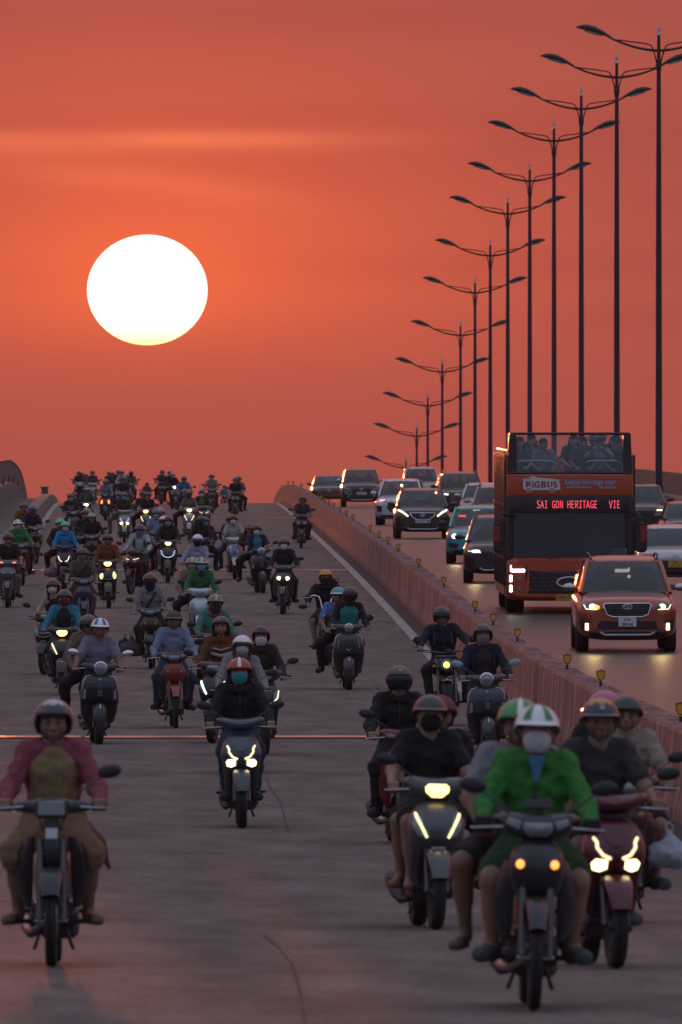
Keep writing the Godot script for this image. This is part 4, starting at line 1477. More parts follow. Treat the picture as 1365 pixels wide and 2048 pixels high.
func joints(pose: String) -> Dictionary:
	var j := {}
	match pose:
		"scooter":
			j = {"pelvis": Vector3(0, 0.87, -0.24), "waist": Vector3(0, 1.02, -0.255), "chest": Vector3(0, 1.20, -0.225), "neck": Vector3(0, 1.365, -0.185), "head": Vector3(0, 1.50, -0.155), "sh": Vector3(0.163, 1.325, -0.20), "el": Vector3(0.268, 1.10, -0.045), "wr": Vector3(0.296, 1.0, 0.215), "hand": Vector3(0.295, 0.985, 0.31), "hip": Vector3(0.088, 0.86, -0.21), "knee": Vector3(0.165, 0.745, 0.21), "ankle": Vector3(0.135, 0.355, 0.13), "toe": Vector3(0.16, 0.305, 0.30)}
		"under":
			j = {"pelvis": Vector3(0, 0.86, -0.24), "waist": Vector3(0, 1.01, -0.26), "chest": Vector3(0, 1.19, -0.23), "neck": Vector3(0, 1.355, -0.19), "head": Vector3(0, 1.49, -0.16), "sh": Vector3(0.163, 1.315, -0.205), "el": Vector3(0.275, 1.09, -0.045), "wr": Vector3(0.296, 1.0, 0.215), "hand": Vector3(0.295, 0.985, 0.31), "hip": Vector3(0.095, 0.85, -0.2), "knee": Vector3(0.235, 0.70, 0.19), "ankle": Vector3(0.215, 0.335, 0.03), "toe": Vector3(0.275, 0.29, 0.18)}
		"cruiser":
			j = {"pelvis": Vector3(0, 0.88, -0.3), "waist": Vector3(0, 1.03, -0.31), "chest": Vector3(0, 1.21, -0.27), "neck": Vector3(0, 1.375, -0.22), "head": Vector3(0, 1.51, -0.18), "sh": Vector3(0.175, 1.335, -0.23), "el": Vector3(0.325, 1.17, -0.04), "wr": Vector3(0.35, 1.1, 0.2), "hand": Vector3(0.35, 1.07, 0.30), "hip": Vector3(0.10, 0.86, -0.26), "knee": Vector3(0.27, 0.78, 0.14), "ankle": Vector3(0.25, 0.40, 0.16), "toe": Vector3(0.28, 0.365, 0.33)}
		"pillion":
			j = {"pelvis": Vector3(0, 0.92, -0.62), "waist": Vector3(0, 1.07, -0.63), "chest": Vector3(0, 1.25, -0.60), "neck": Vector3(0, 1.415, -0.56), "head": Vector3(0, 1.55, -0.53), "sh": Vector3(0.168, 1.375, -0.57), "el": Vector3(0.26, 1.14, -0.50), "wr": Vector3(0.19, 0.99, -0.30), "hand": Vector3(0.17, 0.98, -0.21), "hip": Vector3(0.10, 0.91, -0.58), "knee": Vector3(0.30, 0.80, -0.21), "ankle": Vector3(0.265, 0.42, -0.36), "toe": Vector3(0.32, 0.36, -0.21)}
		"seated":
			# on a bench, hands on the thighs; the seat top lies at 0.46
			j = {"pelvis": Vector3(0, 0.56, -0.1), "waist": Vector3(0, 0.71, -0.12), "chest": Vector3(0, 0.89, -0.1), "neck": Vector3(0, 1.055, -0.07), "head": Vector3(0, 1.19, -0.045), "sh": Vector3(0.172, 1.015, -0.08), "el": Vector3(0.25, 0.78, -0.01), "wr": Vector3(0.15, 0.66, 0.19), "hand": Vector3(0.13, 0.65, 0.27), "hip": Vector3(0.09, 0.55, -0.07), "knee": Vector3(0.13, 0.53, 0.37), "ankle": Vector3(0.13, 0.10, 0.36), "toe": Vector3(0.14, 0.04, 0.52)}
		"filming":
			j = joints("seated")
			j.el = Vector3(0.27, 0.90, 0.13)
			j.wr = Vector3(0.10, 1.06, 0.27)
			j.hand = Vector3(0.07, 1.10, 0.31)
	return j


func both(j: Dictionary, a: String, b: String, ra: float, rb: float, f0 := 0.0, f1 := 1.0) -> Array:
	var out := []
	for e in [-1.0, 1.0]:
		var p: Vector3 = j[a]
		var q: Vector3 = j[b]
		var m := Vector3(e, 1, 1)
		out.append([p.lerp(q, f0) * m, p.lerp(q, f1) * m, lerpf(ra, rb, f0), lerpf(ra, rb, f1)])
	return out


func torso(j: Dictionary, more: float, top := 1.0) -> Array:
	var out := [[j.pelvis, j.waist, 0.112 + more, 0.095 + more], [j.waist, j.chest, 0.095 + more, 0.110 + more]]
	for e in [-1.0, 1.0]:
		var x := Vector3(e, 0, 0)
		out.append([j.pelvis + x * 0.075, j.waist + x * 0.055, 0.092 + more, 0.078 + more])
		out.append([j.waist + x * 0.055, j.chest + x * 0.08, 0.078 + more, 0.088 + more])
		out.append([j.chest + x * 0.085, j.sh * Vector3(e * 0.8, 1, 1), 0.086 + more, 0.060 + more])
	out.append([j.sh * Vector3(-0.85, 1, 1), j.sh * Vector3(0.85, 1, 1), 0.056 + more, 0.056 + more])
	if top > 0.0:
		out.append([j.chest + Vector3(0, 0.08, 0), j.neck, 0.085 + more, 0.06 + more * 0.6])
	return out


func head_bones(at: Vector3) -> Array:
	var out := []
	for b in [[0, 0.03, -0.03, 0, 0.035, 0.022, 0.086, 0.082], [0, -0.03, 0.03, 0, -0.082, 0.058, 0.062, 0.030], [-0.03, -0.02, 0.035, 0.03, -0.02, 0.035, 0.052, 0.052], [-0.028, 0.03, 0.082, 0.028, 0.03, 0.082, 0.014, 0.014], [0, 0.012, 0.094, 0, -0.03, 0.112, 0.009, 0.013], [-0.012, -0.034, 0.102, 0.012, -0.034, 0.102, 0.009, 0.009], [-0.018, -0.062, 0.09, 0.018, -0.062, 0.09, 0.008, 0.008], [-0.016, -0.073, 0.088, 0.016, -0.073, 0.088, 0.009, 0.009]]:
		out.append([at + Vector3(b[0], b[1], b[2]), at + Vector3(b[3], b[4], b[5]), b[6], b[7]])
	for e in [-1.0, 1.0]:
		out.append([at + Vector3(e * 0.083, 0.012, -0.012), at + Vector3(e * 0.08, -0.022, -0.004), 0.015, 0.011])
	return out


func hand_bones(at: Vector3, wrist: Vector3, side: float, fine: bool) -> Array:
	# a fist closed round a grip that lies along x at AT
	var out := [[wrist, at + Vector3(0.0, 0.022, -0.045), 0.028, 0.026]]
	for k in 4:
		var x := (-0.030 + 0.0195 * k) * side
		var shrink: float = [0.92, 1.0, 0.97, 0.82][k]
		out.append([at + Vector3(x * 0.8, 0.024, -0.045), at + Vector3(x, 0.036, -0.012), 0.016, 0.012])
		if fine:
			var a := at + Vector3(x, 0.036, -0.012)
			var b := at + Vector3(x, 0.032, 0.026 * shrink)
			var c := at + Vector3(x, 0.0, 0.040 * shrink)
			var d := at + Vector3(x, -0.026, 0.022 * shrink)
			out.append_array([[a, b, 0.0105, 0.0095], [b, c, 0.0095, 0.009], [c, d, 0.009, 0.008]])
		else:
			out.append_array([[at + Vector3(x, 0.03, 0.01), at + Vector3(x, -0.01, 0.034), 0.011, 0.010]])
	out.append_array([[at + Vector3(-0.03 * side, 0.008, -0.05), at + Vector3(-0.046 * side, -0.012, -0.022), 0.014, 0.0115], [at + Vector3(-0.046 * side, -0.012, -0.022), at + Vector3(-0.036 * side, -0.024, 0.014), 0.011, 0.009]])
	return out


var person_meshes := {}


func garment(pose: String, what: String, fine: bool) -> Mesh:
	var key := pose + what + str(fine)
	if person_meshes.has(key):
		return person_meshes[key]
	var j := joints(pose)
	var cell := 0.0125 if fine else 0.021
	var s := Shape.new()
	match what:
		"body":
			var bones := torso(j, 0.0)
			bones.append([j.neck, j.head + Vector3(0, -0.06, -0.01), 0.055, 0.052])
			bones += both(j, "sh", "el", 0.052, 0.042) + both(j, "el", "wr", 0.043, 0.029)
			bones += both(j, "hip", "knee", 0.086, 0.056) + both(j, "knee", "ankle", 0.052, 0.036)
			for e in [-1.0, 1.0]:
				var m := Vector3(e, 1, 1)
				var kn: Vector3 = j.knee * m
				var an: Vector3 = j.ankle * m
				bones.append([kn.lerp(an, 0.15) + Vector3(0, 0, -0.022), kn.lerp(an, 0.5) + Vector3(0, 0, -0.016), 0.048, 0.042])
				bones.append([an + Vector3(0, -0.035, -0.03), j.toe * m, 0.034, 0.026])
				bones.append([j.toe * m + Vector3(-0.02, -0.004, 0), j.toe * m + Vector3(0.022, -0.004, -0.01), 0.02, 0.018])
			field_mesh(bones, cell, 0.05, 0.0, s)
			field_mesh(head_bones(j.head), 0.0062 if fine else 0.0125, 0.018, 0.0, s)
			for e in [-1.0, 1.0]:
				field_mesh(hand_bones(j.hand * Vector3(e, 1, 1), j.wr * Vector3(e, 1, 1), e, fine), 0.0048 if fine else 0.011, 0.008, 0.0, s)
			# lips, brows and eyes are dark or red skin: own colour, not shade
			s.c.resize(s.v.size())
			for i in s.v.size():
				var p: Vector3 = s.v[i] - j.head
				var col := Color(1, 1, 1)
				if p.z > 0.06 and p.length() < 0.17:
					var ax := absf(p.x)
					if absf(ax - 0.034) < 0.016 and absf(p.y - 0.008) < 0.0075:
						col = Color(0.22, 0.2, 0.2) if absf(ax - 0.034) < 0.008 else Color(1.2, 1.3, 1.4)
					elif absf(ax - 0.036) < 0.024 and absf(p.y - 0.033) < 0.0065:
						col = Color(0.12, 0.1, 0.1)
					elif ax < 0.024 and absf(p.y + 0.067) < 0.011:
						col = Color(0.95, 0.55, 0.5)
				s.c[i] = col
		"tee":
			field_mesh(torso(j, 0.016) + both(j, "sh", "el", 0.068, 0.066, 0.0, 0.72), cell, 0.04, 0.018, s)
		"singlet":
			var bones := [[j.pelvis, j.waist, 0.135, 0.122], [j.waist, j.chest + Vector3(0, 0.02, 0.0), 0.122, 0.132]]
			for e in [-1.0, 1.0]:
				var x := Vector3(e, 0, 0)
				bones.append([j.pelvis + x * 0.075, j.waist + x * 0.06, 0.112, 0.1])
				bones.append([j.waist + x * 0.06, j.chest + x * 0.085 + Vector3(0, -0.02, 0.0), 0.1, 0.108])
				bones.append([j.chest + x * 0.085, j.sh * Vector3(e * 0.55, 1, 1) + Vector3(0, 0.055, 0.03), 0.03, 0.014])
			field_mesh(bones, cell, 0.03, 0.008, s)
		"jacket":
			var bones := torso(j, 0.022) + both(j, "sh", "el", 0.066, 0.057) + both(j, "el", "wr", 0.058, 0.041, 0.0, 0.96)
			# collar
			for k in 8:
				var a := TAU * k / 8.0
				var b := TAU * (k + 1) / 8.0
				bones.append([j.neck + Vector3(sin(a) * 0.075, 0.0 - 0.03 * cos(a), cos(a) * 0.075), j.neck + Vector3(sin(b) * 0.075, 0.0 - 0.03 * cos(b), cos(b) * 0.075), 0.022, 0.022])
			field_mesh(bones, cell, 0.035, 0.022, s)
		"hood":
			var bones := []
			for k in 12:
				var a := TAU * k / 12.0
				var b := TAU * (k + 1) / 12.0
				bones.append([j.neck + Vector3(sin(a) * 0.10, 0.015 - 0.05 * cos(a), cos(a) * 0.085 - 0.01), j.neck + Vector3(sin(b) * 0.10, 0.015 - 0.05 * cos(b), cos(b) * 0.085 - 0.01), 0.036, 0.036])
			field_mesh(bones, cell, 0.03, 0.012, s)
		"skirt_tail":
			field_mesh([[j.pelvis + Vector3(0.16, 0.02, 0.02), j.pelvis + Vector3(0.28, -0.10, -0.06), 0.05, 0.035], [j.pelvis + Vector3(0.28, -0.10, -0.06), j.pelvis + Vector3(0.34, -0.26, -0.1), 0.035, 0.015]], cell, 0.03, 0.01, s)
		"trousers":
			field_mesh([[j.pelvis + Vector3(-0.05, 0.04, 0), j.pelvis + Vector3(0.05, 0.04, 0), 0.128, 0.128]] + both(j, "hip", "knee", 0.104, 0.075) + both(j, "knee", "ankle", 0.074, 0.056, 0.0, 0.93), cell, 0.045, 0.02, s)
		"shorts":
			field_mesh([[j.pelvis + Vector3(-0.05, 0.04, 0), j.pelvis + Vector3(0.05, 0.04, 0), 0.128, 0.128]] + both(j, "hip", "knee", 0.116, 0.098, 0.0, 0.80), cell, 0.05, 0.014, s)
		"culottes":
			field_mesh([[j.pelvis + Vector3(-0.06, 0.04, 0), j.pelvis + Vector3(0.06, 0.04, 0), 0.138, 0.138]] + both(j, "hip", "knee", 0.112, 0.082) + both(j, "knee", "ankle", 0.082, 0.08, 0.0, 0.14), cell, 0.05, 0.018, s)
		"shoe-1", "shoe1":
			var m := Vector3(-1.0 if what == "shoe-1" else 1.0, 1, 1)
			var an: Vector3 = j.ankle * m
			var to: Vector3 = j.toe * m
			field_mesh([[an + Vector3(0, -0.035, -0.035), to + Vector3(0, -0.002, 0), 0.05, 0.04], [an + Vector3(0, -0.05, -0.05), an + Vector3(0, 0.0, -0.01), 0.045, 0.046], [to + Vector3(-0.02, -0.01, 0.0), to + Vector3(0.02, -0.01, 0), 0.034, 0.032]], 0.012 if fine else 0.018, 0.03, 0.0, s)
		"sandal-1", "sandal1":
			var m := Vector3(-1.0 if what == "sandal-1" else 1.0, 1, 1)
			var an: Vector3 = j.ankle * m + Vector3(0, -0.072, -0.05)
			var to: Vector3 = j.toe * m + Vector3(0, -0.03, 0.02)
			var mid := (an + to) / 2.0
			s.loft([ring_at(an, Vector3(0.03, 0, 0), Vector3(0, 0.008, 0)), ring_at(mid, Vector3(0.036, 0, 0), Vector3(0, 0.008, 0)), ring_at(to, Vector3(0.04, 0, 0), Vector3(0, 0.008, 0))])
			s.tube([mid + Vector3(-0.04, 0.0, 0.02), mid + Vector3(-0.025, 0.05, 0.03), mid + Vector3(0.025, 0.05, 0.03), mid + Vector3(0.04, 0.0, 0.02)], 0.008, 6)
	person_meshes[key] = s.done()
	return person_meshes[key]


# ---------------------------------------------------------------- helmets, masks and other things worn
func helmet_limit(kind: String, a: float) -> float:
	# how far down the shell reaches at azimuth a (0 looks forward), in degrees from the crown
	var f := 0.5 + 0.5 * cos(a)
	match kind:
		"half":
			return lerpf(101.0, 84.0, smoothstep(0.35, 0.85, f))
		"three":
			return lerpf(128.0, 76.0, smoothstep(0.55, 0.80, f))
		"full":
			return lerpf(136.0, 74.0, smoothstep(0.62, 0.82, f))
		"wide":
			return lerpf(96.0, 90.0, f)
		"cap":
			return 86.0
	return 95.0


const HELMET_R := Vector3(0.124, 0.128, 0.146)


func shell_point(t: float, a: float, grow: float) -> Vector3:
	var r := HELMET_R + Vector3(grow, grow, grow)
	return Vector3(sin(t) * sin(a) * r.x, cos(t) * r.y, sin(t) * cos(a) * r.z)


func helmet_mesh(kind: String) -> Mesh:
	var rings := []
	var n := 32
	for i in 13:
		var ring := PackedVector3Array()
		for k in n:
			var a := TAU * k / n
			var t := deg_to_rad(helmet_limit(kind, a)) * maxf(i, 0.08) / 12.0
			ring.append(shell_point(t, a, 0.002 if i == 11 else (0.004 if i == 12 else 0.0)))
		rings.append(ring)
	for i in range(12, -1, -3):
		var ring := PackedVector3Array()
		for k in n:
			var a := TAU * k / n
			var t := deg_to_rad(helmet_limit(kind, a)) * maxf(i, 0.08) / 12.0
			ring.append(shell_point(t, a, -0.02))
		rings.append(ring)
	return Shape.new().loft(rings).done()


func band_mesh(kind: String, a0: float, a1: float, f0: float, f1: float, grow := 0.004, thick := 0.006) -> Mesh:
	# a patch of shell between two azimuths (degrees) and two heights (shares of the shell)
	var outer := []
	var na := 9
	var nt := 8
	var rings := []
	for i in nt + 1:
		var ring := PackedVector3Array()
		for pass_ in 2:
			for k in na:
				var kk := k if pass_ == 0 else na - 1 - k
				var a := deg_to_rad(lerpf(a0, a1, float(kk) / (na - 1)))
				var t := deg_to_rad(helmet_limit(kind, a)) * lerpf(f0, f1, float(i) / nt)
				ring.append(shell_point(t, a, grow if pass_ == 0 else grow - thick))
		rings.append(ring)
	return Shape.new().loft(rings).done()


func peak_mesh(kind: String, out: float, drop: float) -> Mesh:
	var rings := []
	for i in 13:
		var a := deg_to_rad(-72.0 + 144.0 * i / 12.0)
		var t := deg_to_rad(helmet_limit(kind, a)) * 0.95
		var base := shell_point(t, a, 0.0)
		var reach := out * pow(maxf(0.0, cos(a * 1.15)), 0.8)
		var tip := base + Vector3(sin(a) * reach * 0.5, -drop * (0.3 + reach / out), cos(a) * reach + 0.004)
		var ring := PackedVector3Array([base + Vector3(0, 0.008, 0), base.lerp(tip, 0.5) + Vector3(0, 0.011, 0), tip + Vector3(0, 0.004, 0), tip, base.lerp(tip, 0.5) + Vector3(0, 0.004, 0), base + Vector3(0, -0.004, 0)])
		rings.append(ring)
	return Shape.new().loft(rings).done()


func mask_mesh(kind: String) -> Mesh:
	var rings := []
	var rows: Array
	if kind == "cup":
		rows = [[0.012, 0.03, 0.088, 0.03], [0.0, 0.05, 0.085, 0.037], [-0.02, 0.068, 0.078, 0.05], [-0.045, 0.076, 0.07, 0.064], [-0.07, 0.07, 0.062, 0.064], [-0.092, 0.055, 0.055, 0.055], [-0.108, 0.03, 0.05, 0.04]]
	elif kind == "scarf":
		rows = [[0.012, 0.07, 0.02, 0.092], [-0.02, 0.088, 0.015, 0.098], [-0.06, 0.09, 0.01, 0.096], [-0.1, 0.085, 0.0, 0.09], [-0.14, 0.09, -0.015, 0.09], [-0.17, 0.10, -0.02, 0.095]]
	else:
		rows = [[0.008, 0.045, 0.06, 0.052], [-0.008, 0.066, 0.055, 0.060], [-0.024, 0.074, 0.05, 0.066], [-0.027, 0.0745, 0.05, 0.062], [-0.05, 0.076, 0.048, 0.066], [-0.053, 0.075, 0.048, 0.062], [-0.078, 0.07, 0.045, 0.060], [-0.1, 0.054, 0.043, 0.047], [-0.11, 0.035, 0.04, 0.036]]
	for q in rows:
		rings.append(ring_at(Vector3(0, q[0], q[2]), Vector3(q[1], 0, 0), Vector3(0, 0, q[3] + 0.014), 2.2, 22))
	return Shape.new().loft(rings).done()


func worn_mesh(key: String) -> Mesh:
	if person_meshes.has(key):
		return person_meshes[key]
	var m: Mesh
	var p := key.split(":")
	match p[0]:
		"helmet":
			m = helmet_mesh(p[1])
		"peak":
			m = peak_mesh(p[1], 0.055, 0.012)
		"brim":
			m = band_mesh(p[1], -180, 180, 0.9, 1.06, 0.016, 0.012)
		"stripe":
			m = band_mesh(p[1], -9, 9, 0.12, 0.9)
		"stripe_l":
			m = band_mesh(p[1], -42, -20, 0.3, 0.86)
		"stripe_r":
			m = band_mesh(p[1], 20, 42, 0.3, 0.86)
		"crown":
			m = band_mesh(p[1], -180, 180, 0.03, 0.62)
		"badge":
			m = band_mesh(p[1], -8, 8, 0.66, 0.78, 0.006)
		"visor":
			m = band_mesh("wide", -62, 62, 0.80, 1.22, 0.014, 0.004)
		"faceshield":
			m = band_mesh("wide", -68, 68, 0.86, 1.5, 0.012, 0.004)
		"trim":
			var rim := []
			for k in 33:
				var a := TAU * k / 32.0
				rim.append(shell_point(deg_to_rad(helmet_limit(p[1], a)), a, -0.006))
			m = Shape.new().tube(rim, 0.009, 6).done()
		"strap":
			m = Shape.new().tube([Vector3(-0.108, -0.03, 0.01), Vector3(-0.085, -0.08, 0.025), Vector3(-0.04, -0.115, 0.04), Vector3(0.0, -0.122, 0.045), Vector3(0.04, -0.115, 0.04), Vector3(0.085, -0.08, 0.025), Vector3(0.108, -0.03, 0.01)], 0.006, 6).done()
		"mask":
			m = mask_mesh(p[1])
		"glasses":
			var s := Shape.new()
			for e in [-1.0, 1.0]:
				var loop := []
				for k in 13:
					var a := TAU * k / 12.0
					loop.append(Vector3(e * 0.034 + cos(a) * 0.026, 0.006 + sin(a) * 0.021, 0.104 - absf(e * 0.034 + cos(a) * 0.026) * 0.18))
				s.tube(loop, 0.003, 5)
				s.tube([Vector3(e * 0.06, 0.012, 0.093), Vector3(e * 0.088, 0.012, 0.0)], 0.003, 5)
			s.tube([Vector3(-0.009, 0.008, 0.104), Vector3(0.009, 0.008, 0.104)], 0.003, 5)
			m = s.done()
		"hair":
			# short hair as a cap of strands' outline
			var s := Shape.new()
			m = field_mesh([[Vector3(0, 0.045, -0.03), Vector3(0, 0.055, 0.03), 0.094, 0.078], [Vector3(0, 0.0, -0.05), Vector3(0, -0.04, -0.05), 0.078, 0.06]], 0.011, 0.03, 0.02).done()
		"long_hair":
			m = field_mesh([[Vector3(-0.075, -0.02, -0.02), Vector3(-0.10, -0.2, -0.0), 0.045, 0.03], [Vector3(0.075, -0.02, -0.02), Vector3(0.10, -0.2, -0.0), 0.045, 0.03], [Vector3(0, -0.02, -0.06), Vector3(0, -0.22, -0.07), 0.075, 0.06]], 0.011, 0.03, 0.02).done()
		"wild_hair":
			m = field_mesh([[Vector3(0.07, -0.05, -0.03), Vector3(0.2, -0.08, -0.05), 0.04, 0.02], [Vector3(0.1, -0.06, -0.03), Vector3(0.22, -0.03, -0.06), 0.03, 0.012]], 0.01, 0.02, 0.03).done()
	person_meshes[key] = m
	return m


func cloth_of(c: Color) -> StandardMaterial3D:
	var key := "cloth" + c.to_html()
	if not M.has(key):
		M[key] = cloth("cloth", c)
	return M[key]


func shell_of(c: Color, gloss := true) -> StandardMaterial3D:
	var key := "shell" + c.to_html() + str(gloss)
	if not M.has(key):
		M[key] = paint("helmet shell", c, 0.28 if gloss else 0.55, 0.0) if gloss else std("helmet shell", c, 0.6)
	return M[key]


func skin_of(c: Color) -> StandardMaterial3D:
	var key := "skin" + c.to_html()
	if not M.has(key):
		var m := std("skin", c, 0.55)
		m.vertex_color_use_as_albedo = true
		m.subsurf_scatter_enabled = true
		m.subsurf_scatter_strength = 0.15
		M[key] = m
	return M[key]


const TONES := [Color(0.28, 0.15, 0.10), Color(0.21, 0.11, 0.075), Color(0.38, 0.23, 0.165)]


# who: pose, top, top colour, legs, leg colour, feet, foot colour, helmet, helmet colour, extras ...
func person(at: Transform3D, label: String, w: Dictionary) -> Node3D:
	var t := Node3D.new()
	t.name = numbered("person")
	add_child(t)
	t.transform = at
	tag(t, label, "person", w.get("group", "people riding down the bridge"))
	var fine: bool = w.get("fine", false)
	var pose: String = w.get("pose", "scooter")
	var j := joints(pose)
	var body := obj_mesh("body", garment(pose, "body", fine), skin_of(TONES[w.get("tone", 0)]), t)
	var top: String = w.get("top", "jacket")
	obj_mesh({"tee": "shirt", "jacket": "jacket", "singlet": "top"}[top], garment(pose, top, fine), cloth_of(w.get("c", Color(0.02, 0.02, 0.025))), t)
	if w.has("inner"):
		obj_mesh("collar", Shape.new().slab(PackedVector2Array([Vector2(-0.045, 0.03), Vector2(0.045, 0.03), Vector2(0.008, -0.115), Vector2(-0.008, -0.115)]), 0.04, Transform3D(Basis(), j.neck + Vector3(0, -0.02, 0.112))).done(), cloth_of(w.inner), t)
	if w.has("front"):
		var fw: float = w.get("fw", 0.085) - 0.055
		var fkey := pose + "front" + str(fw) + str(fine)
		if not person_meshes.has(fkey):
			var fb := []
			for e in [-1.0, 0.0, 1.0]:
				fb.append([j.waist + Vector3(e * fw, -0.06, 0.075), j.chest + Vector3(e * fw, 0.02, 0.078), 0.085, 0.088])
				fb.append([j.chest + Vector3(e * fw, 0.02, 0.078), j.neck + Vector3(e * fw * 0.5, -0.05, 0.06), 0.088, 0.05])
			person_meshes[fkey] = field_mesh(fb, 0.0125 if fine else 0.021, 0.03, 0.012).done()
		obj_mesh("undershirt", person_meshes[fkey], cloth_of(w.front), t)
	elif top == "jacket" and fine:
		obj_mesh("zip", Shape.new().tube([j.neck + Vector3(0, -0.03, 0.10), j.chest + Vector3(0, 0.04, 0.138), j.chest + Vector3(0, -0.08, 0.148), j.waist + Vector3(0, 0.02, 0.128), j.waist + Vector3(0, -0.1, 0.14)], 0.006, 5).done(), M.dark_steel, t)
	if w.has("chevron"):
		for k in 2:
			var arc := []
			for q in 9:
				var f := q / 4.0 - 1.0
				arc.append(j.chest + Vector3(f * 0.17, 0.05 - 0.075 * k - 0.05 * (1.0 - absf(f)), 0.142 - 0.075 * f * f))
			obj_mesh("knitted_stripe", Shape.new().tube(arc, 0.012 + 0.01 * k, 8).done(), cloth_of(w.chevron), t)
	if w.has("hood"):
		obj_mesh("hood", garment(pose, "hood", fine), cloth_of(w.hood), t)
	if w.has("tail"):
		obj_mesh("coat_tail", garment(pose, "skirt_tail", fine), cloth_of(w.tail), t)
	var legs: String = w.get("legs", "trousers")
	obj_mesh({"trousers": "trousers", "shorts": "shorts", "culottes": "trousers"}[legs], garment(pose, legs, fine), cloth_of(w.get("lc", Color(0.018, 0.018, 0.022))), t)
	var feet: String = w.get("feet", "shoe")
	for e in ["-1", "1"]:
		obj_mesh(feet, garment(pose, feet + e, fine), cloth_of(w.get("fc", Color(0.05, 0.05, 0.055))), t)
	if w.has("gloves"):
		for e in [-1.0, 1.0]:
			var key := pose + "glove" + str(e) + str(fine)
			if not person_meshes.has(key):
				var b := hand_bones(j.hand * Vector3(e, 1, 1), j.wr * Vector3(e, 1, 1), e, fine)
				for q in b:
					q[2] += 0.004
					q[3] += 0.004
				person_meshes[key] = field_mesh(b, 0.0065 if fine else 0.012, 0.008).done()
			obj_mesh("glove", person_meshes[key], cloth_of(w.gloves), t)
	if w.has("strap"):
		for e in [-1.0, 1.0]:
			obj_mesh("backpack_strap", Shape.new().tube([j.chest + Vector3(e * 0.12, 0.14, -0.02), j.chest + Vector3(e * 0.118, 0.12, 0.085), j.chest + Vector3(e * 0.12, 0.03, 0.135), j.chest + Vector3(e * 0.13, -0.08, 0.13)], 0.02, 8).done(), cloth_of(w.strap), t)
		obj_mesh("backpack", Shape.new().ellipsoid(j.chest + Vector3(0, -0.02, -0.2), Vector3(0.14, 0.22, 0.09)).done(), cloth_of(w.strap), t)
	if w.has("sling"):
		obj_mesh("bag_strap", Shape.new().tube([j.chest + Vector3(0.13, 0.15, -0.02), j.chest + Vector3(0.10, 0.11, 0.10), j.chest + Vector3(0.0, -0.02, 0.15), j.chest + Vector3(-0.11, -0.16, 0.12)], 0.018, 8).done(), cloth_of(w.sling), t)
	# the head and what it wears, turned together
	var hat: String = w.get("hat", "half")
	if hat != "none":
		var h := Node3D.new()
		h.name = "cap" if hat == "cap" else "helmet"
		t.add_child(h, true)
		h.position = j.head + Vector3(0, 0.022, -0.008)
		h.rotation.x = w.get("nod", -0.05)
		var hc := shell_of(w.get("hc", Color(0.03, 0.03, 0.035)), not w.has("matt"))
		obj_mesh("shell", worn_mesh("helmet:" + hat), hc, h)
		if w.has("peak"):
			obj_mesh("peak", worn_mesh("peak:" + hat), shell_of(w.peak), h)
		if w.has("brim"):
			obj_mesh("brim", worn_mesh("brim:" + hat), shell_of(w.brim), h)
		for band in ["stripe", "crown", "badge"]:
			if w.has(band):
				obj_mesh(band, worn_mesh(band + ":" + hat), shell_of(w[band]), h)
		if w.has("stripes"):
			obj_mesh("stripe", worn_mesh("stripe_l:" + hat), shell_of(w.stripes), h)
			obj_mesh("stripe", worn_mesh("stripe_r:" + hat), shell_of(w.stripes), h)
		if w.has("visor"):
			obj_mesh("visor", worn_mesh("visor:x"), M.visor, h)
		if w.has("shield"):
			obj_mesh("face_shield", worn_mesh("faceshield:x"), M.visor, h)
		if hat in ["half", "three"]:
			obj_mesh("trim", worn_mesh("trim:" + hat), M.black, h)
			obj_mesh("chin_strap", worn_mesh("strap:x"), M.black, h)
	if w.has("mask"):
		var o := obj_mesh("face_mask", worn_mesh("mask:" + w.get("mk", "pleated")), cloth_of(w.mask), t)
		o.position = j.head
	if w.has("glasses"):
		var o := obj_mesh("glasses", worn_mesh("glasses:x"), M.black, t)
		o.position = j.head
	for hair in ["hair", "long_hair", "wild_hair"]:
		if w.has(hair):
			var o := obj_mesh("hair", worn_mesh(hair + ":x"), cloth_of(w[hair]), t)
			o.position = j.head
	return t


func col(r: float, g: float, b: float) -> Color:
	return Color(r, g, b)


func bike_kind(kind: String) -> Node3D:
	if not prototypes.has(kind):
		var p := kind.split(":")
		var make: Callable = {"scooter": scooter, "vespa": vespa, "under": underbone, "cruiser": cruiser}[p[0]]
		prototypes[kind] = make.call(p[1])
	return prototypes[kind].duplicate()


func paint_of(c: Color) -> StandardMaterial3D:
	var key := "paint" + c.to_html()
	if not M.has(key):
		M[key] = paint("bike paint", c)
	return M[key]


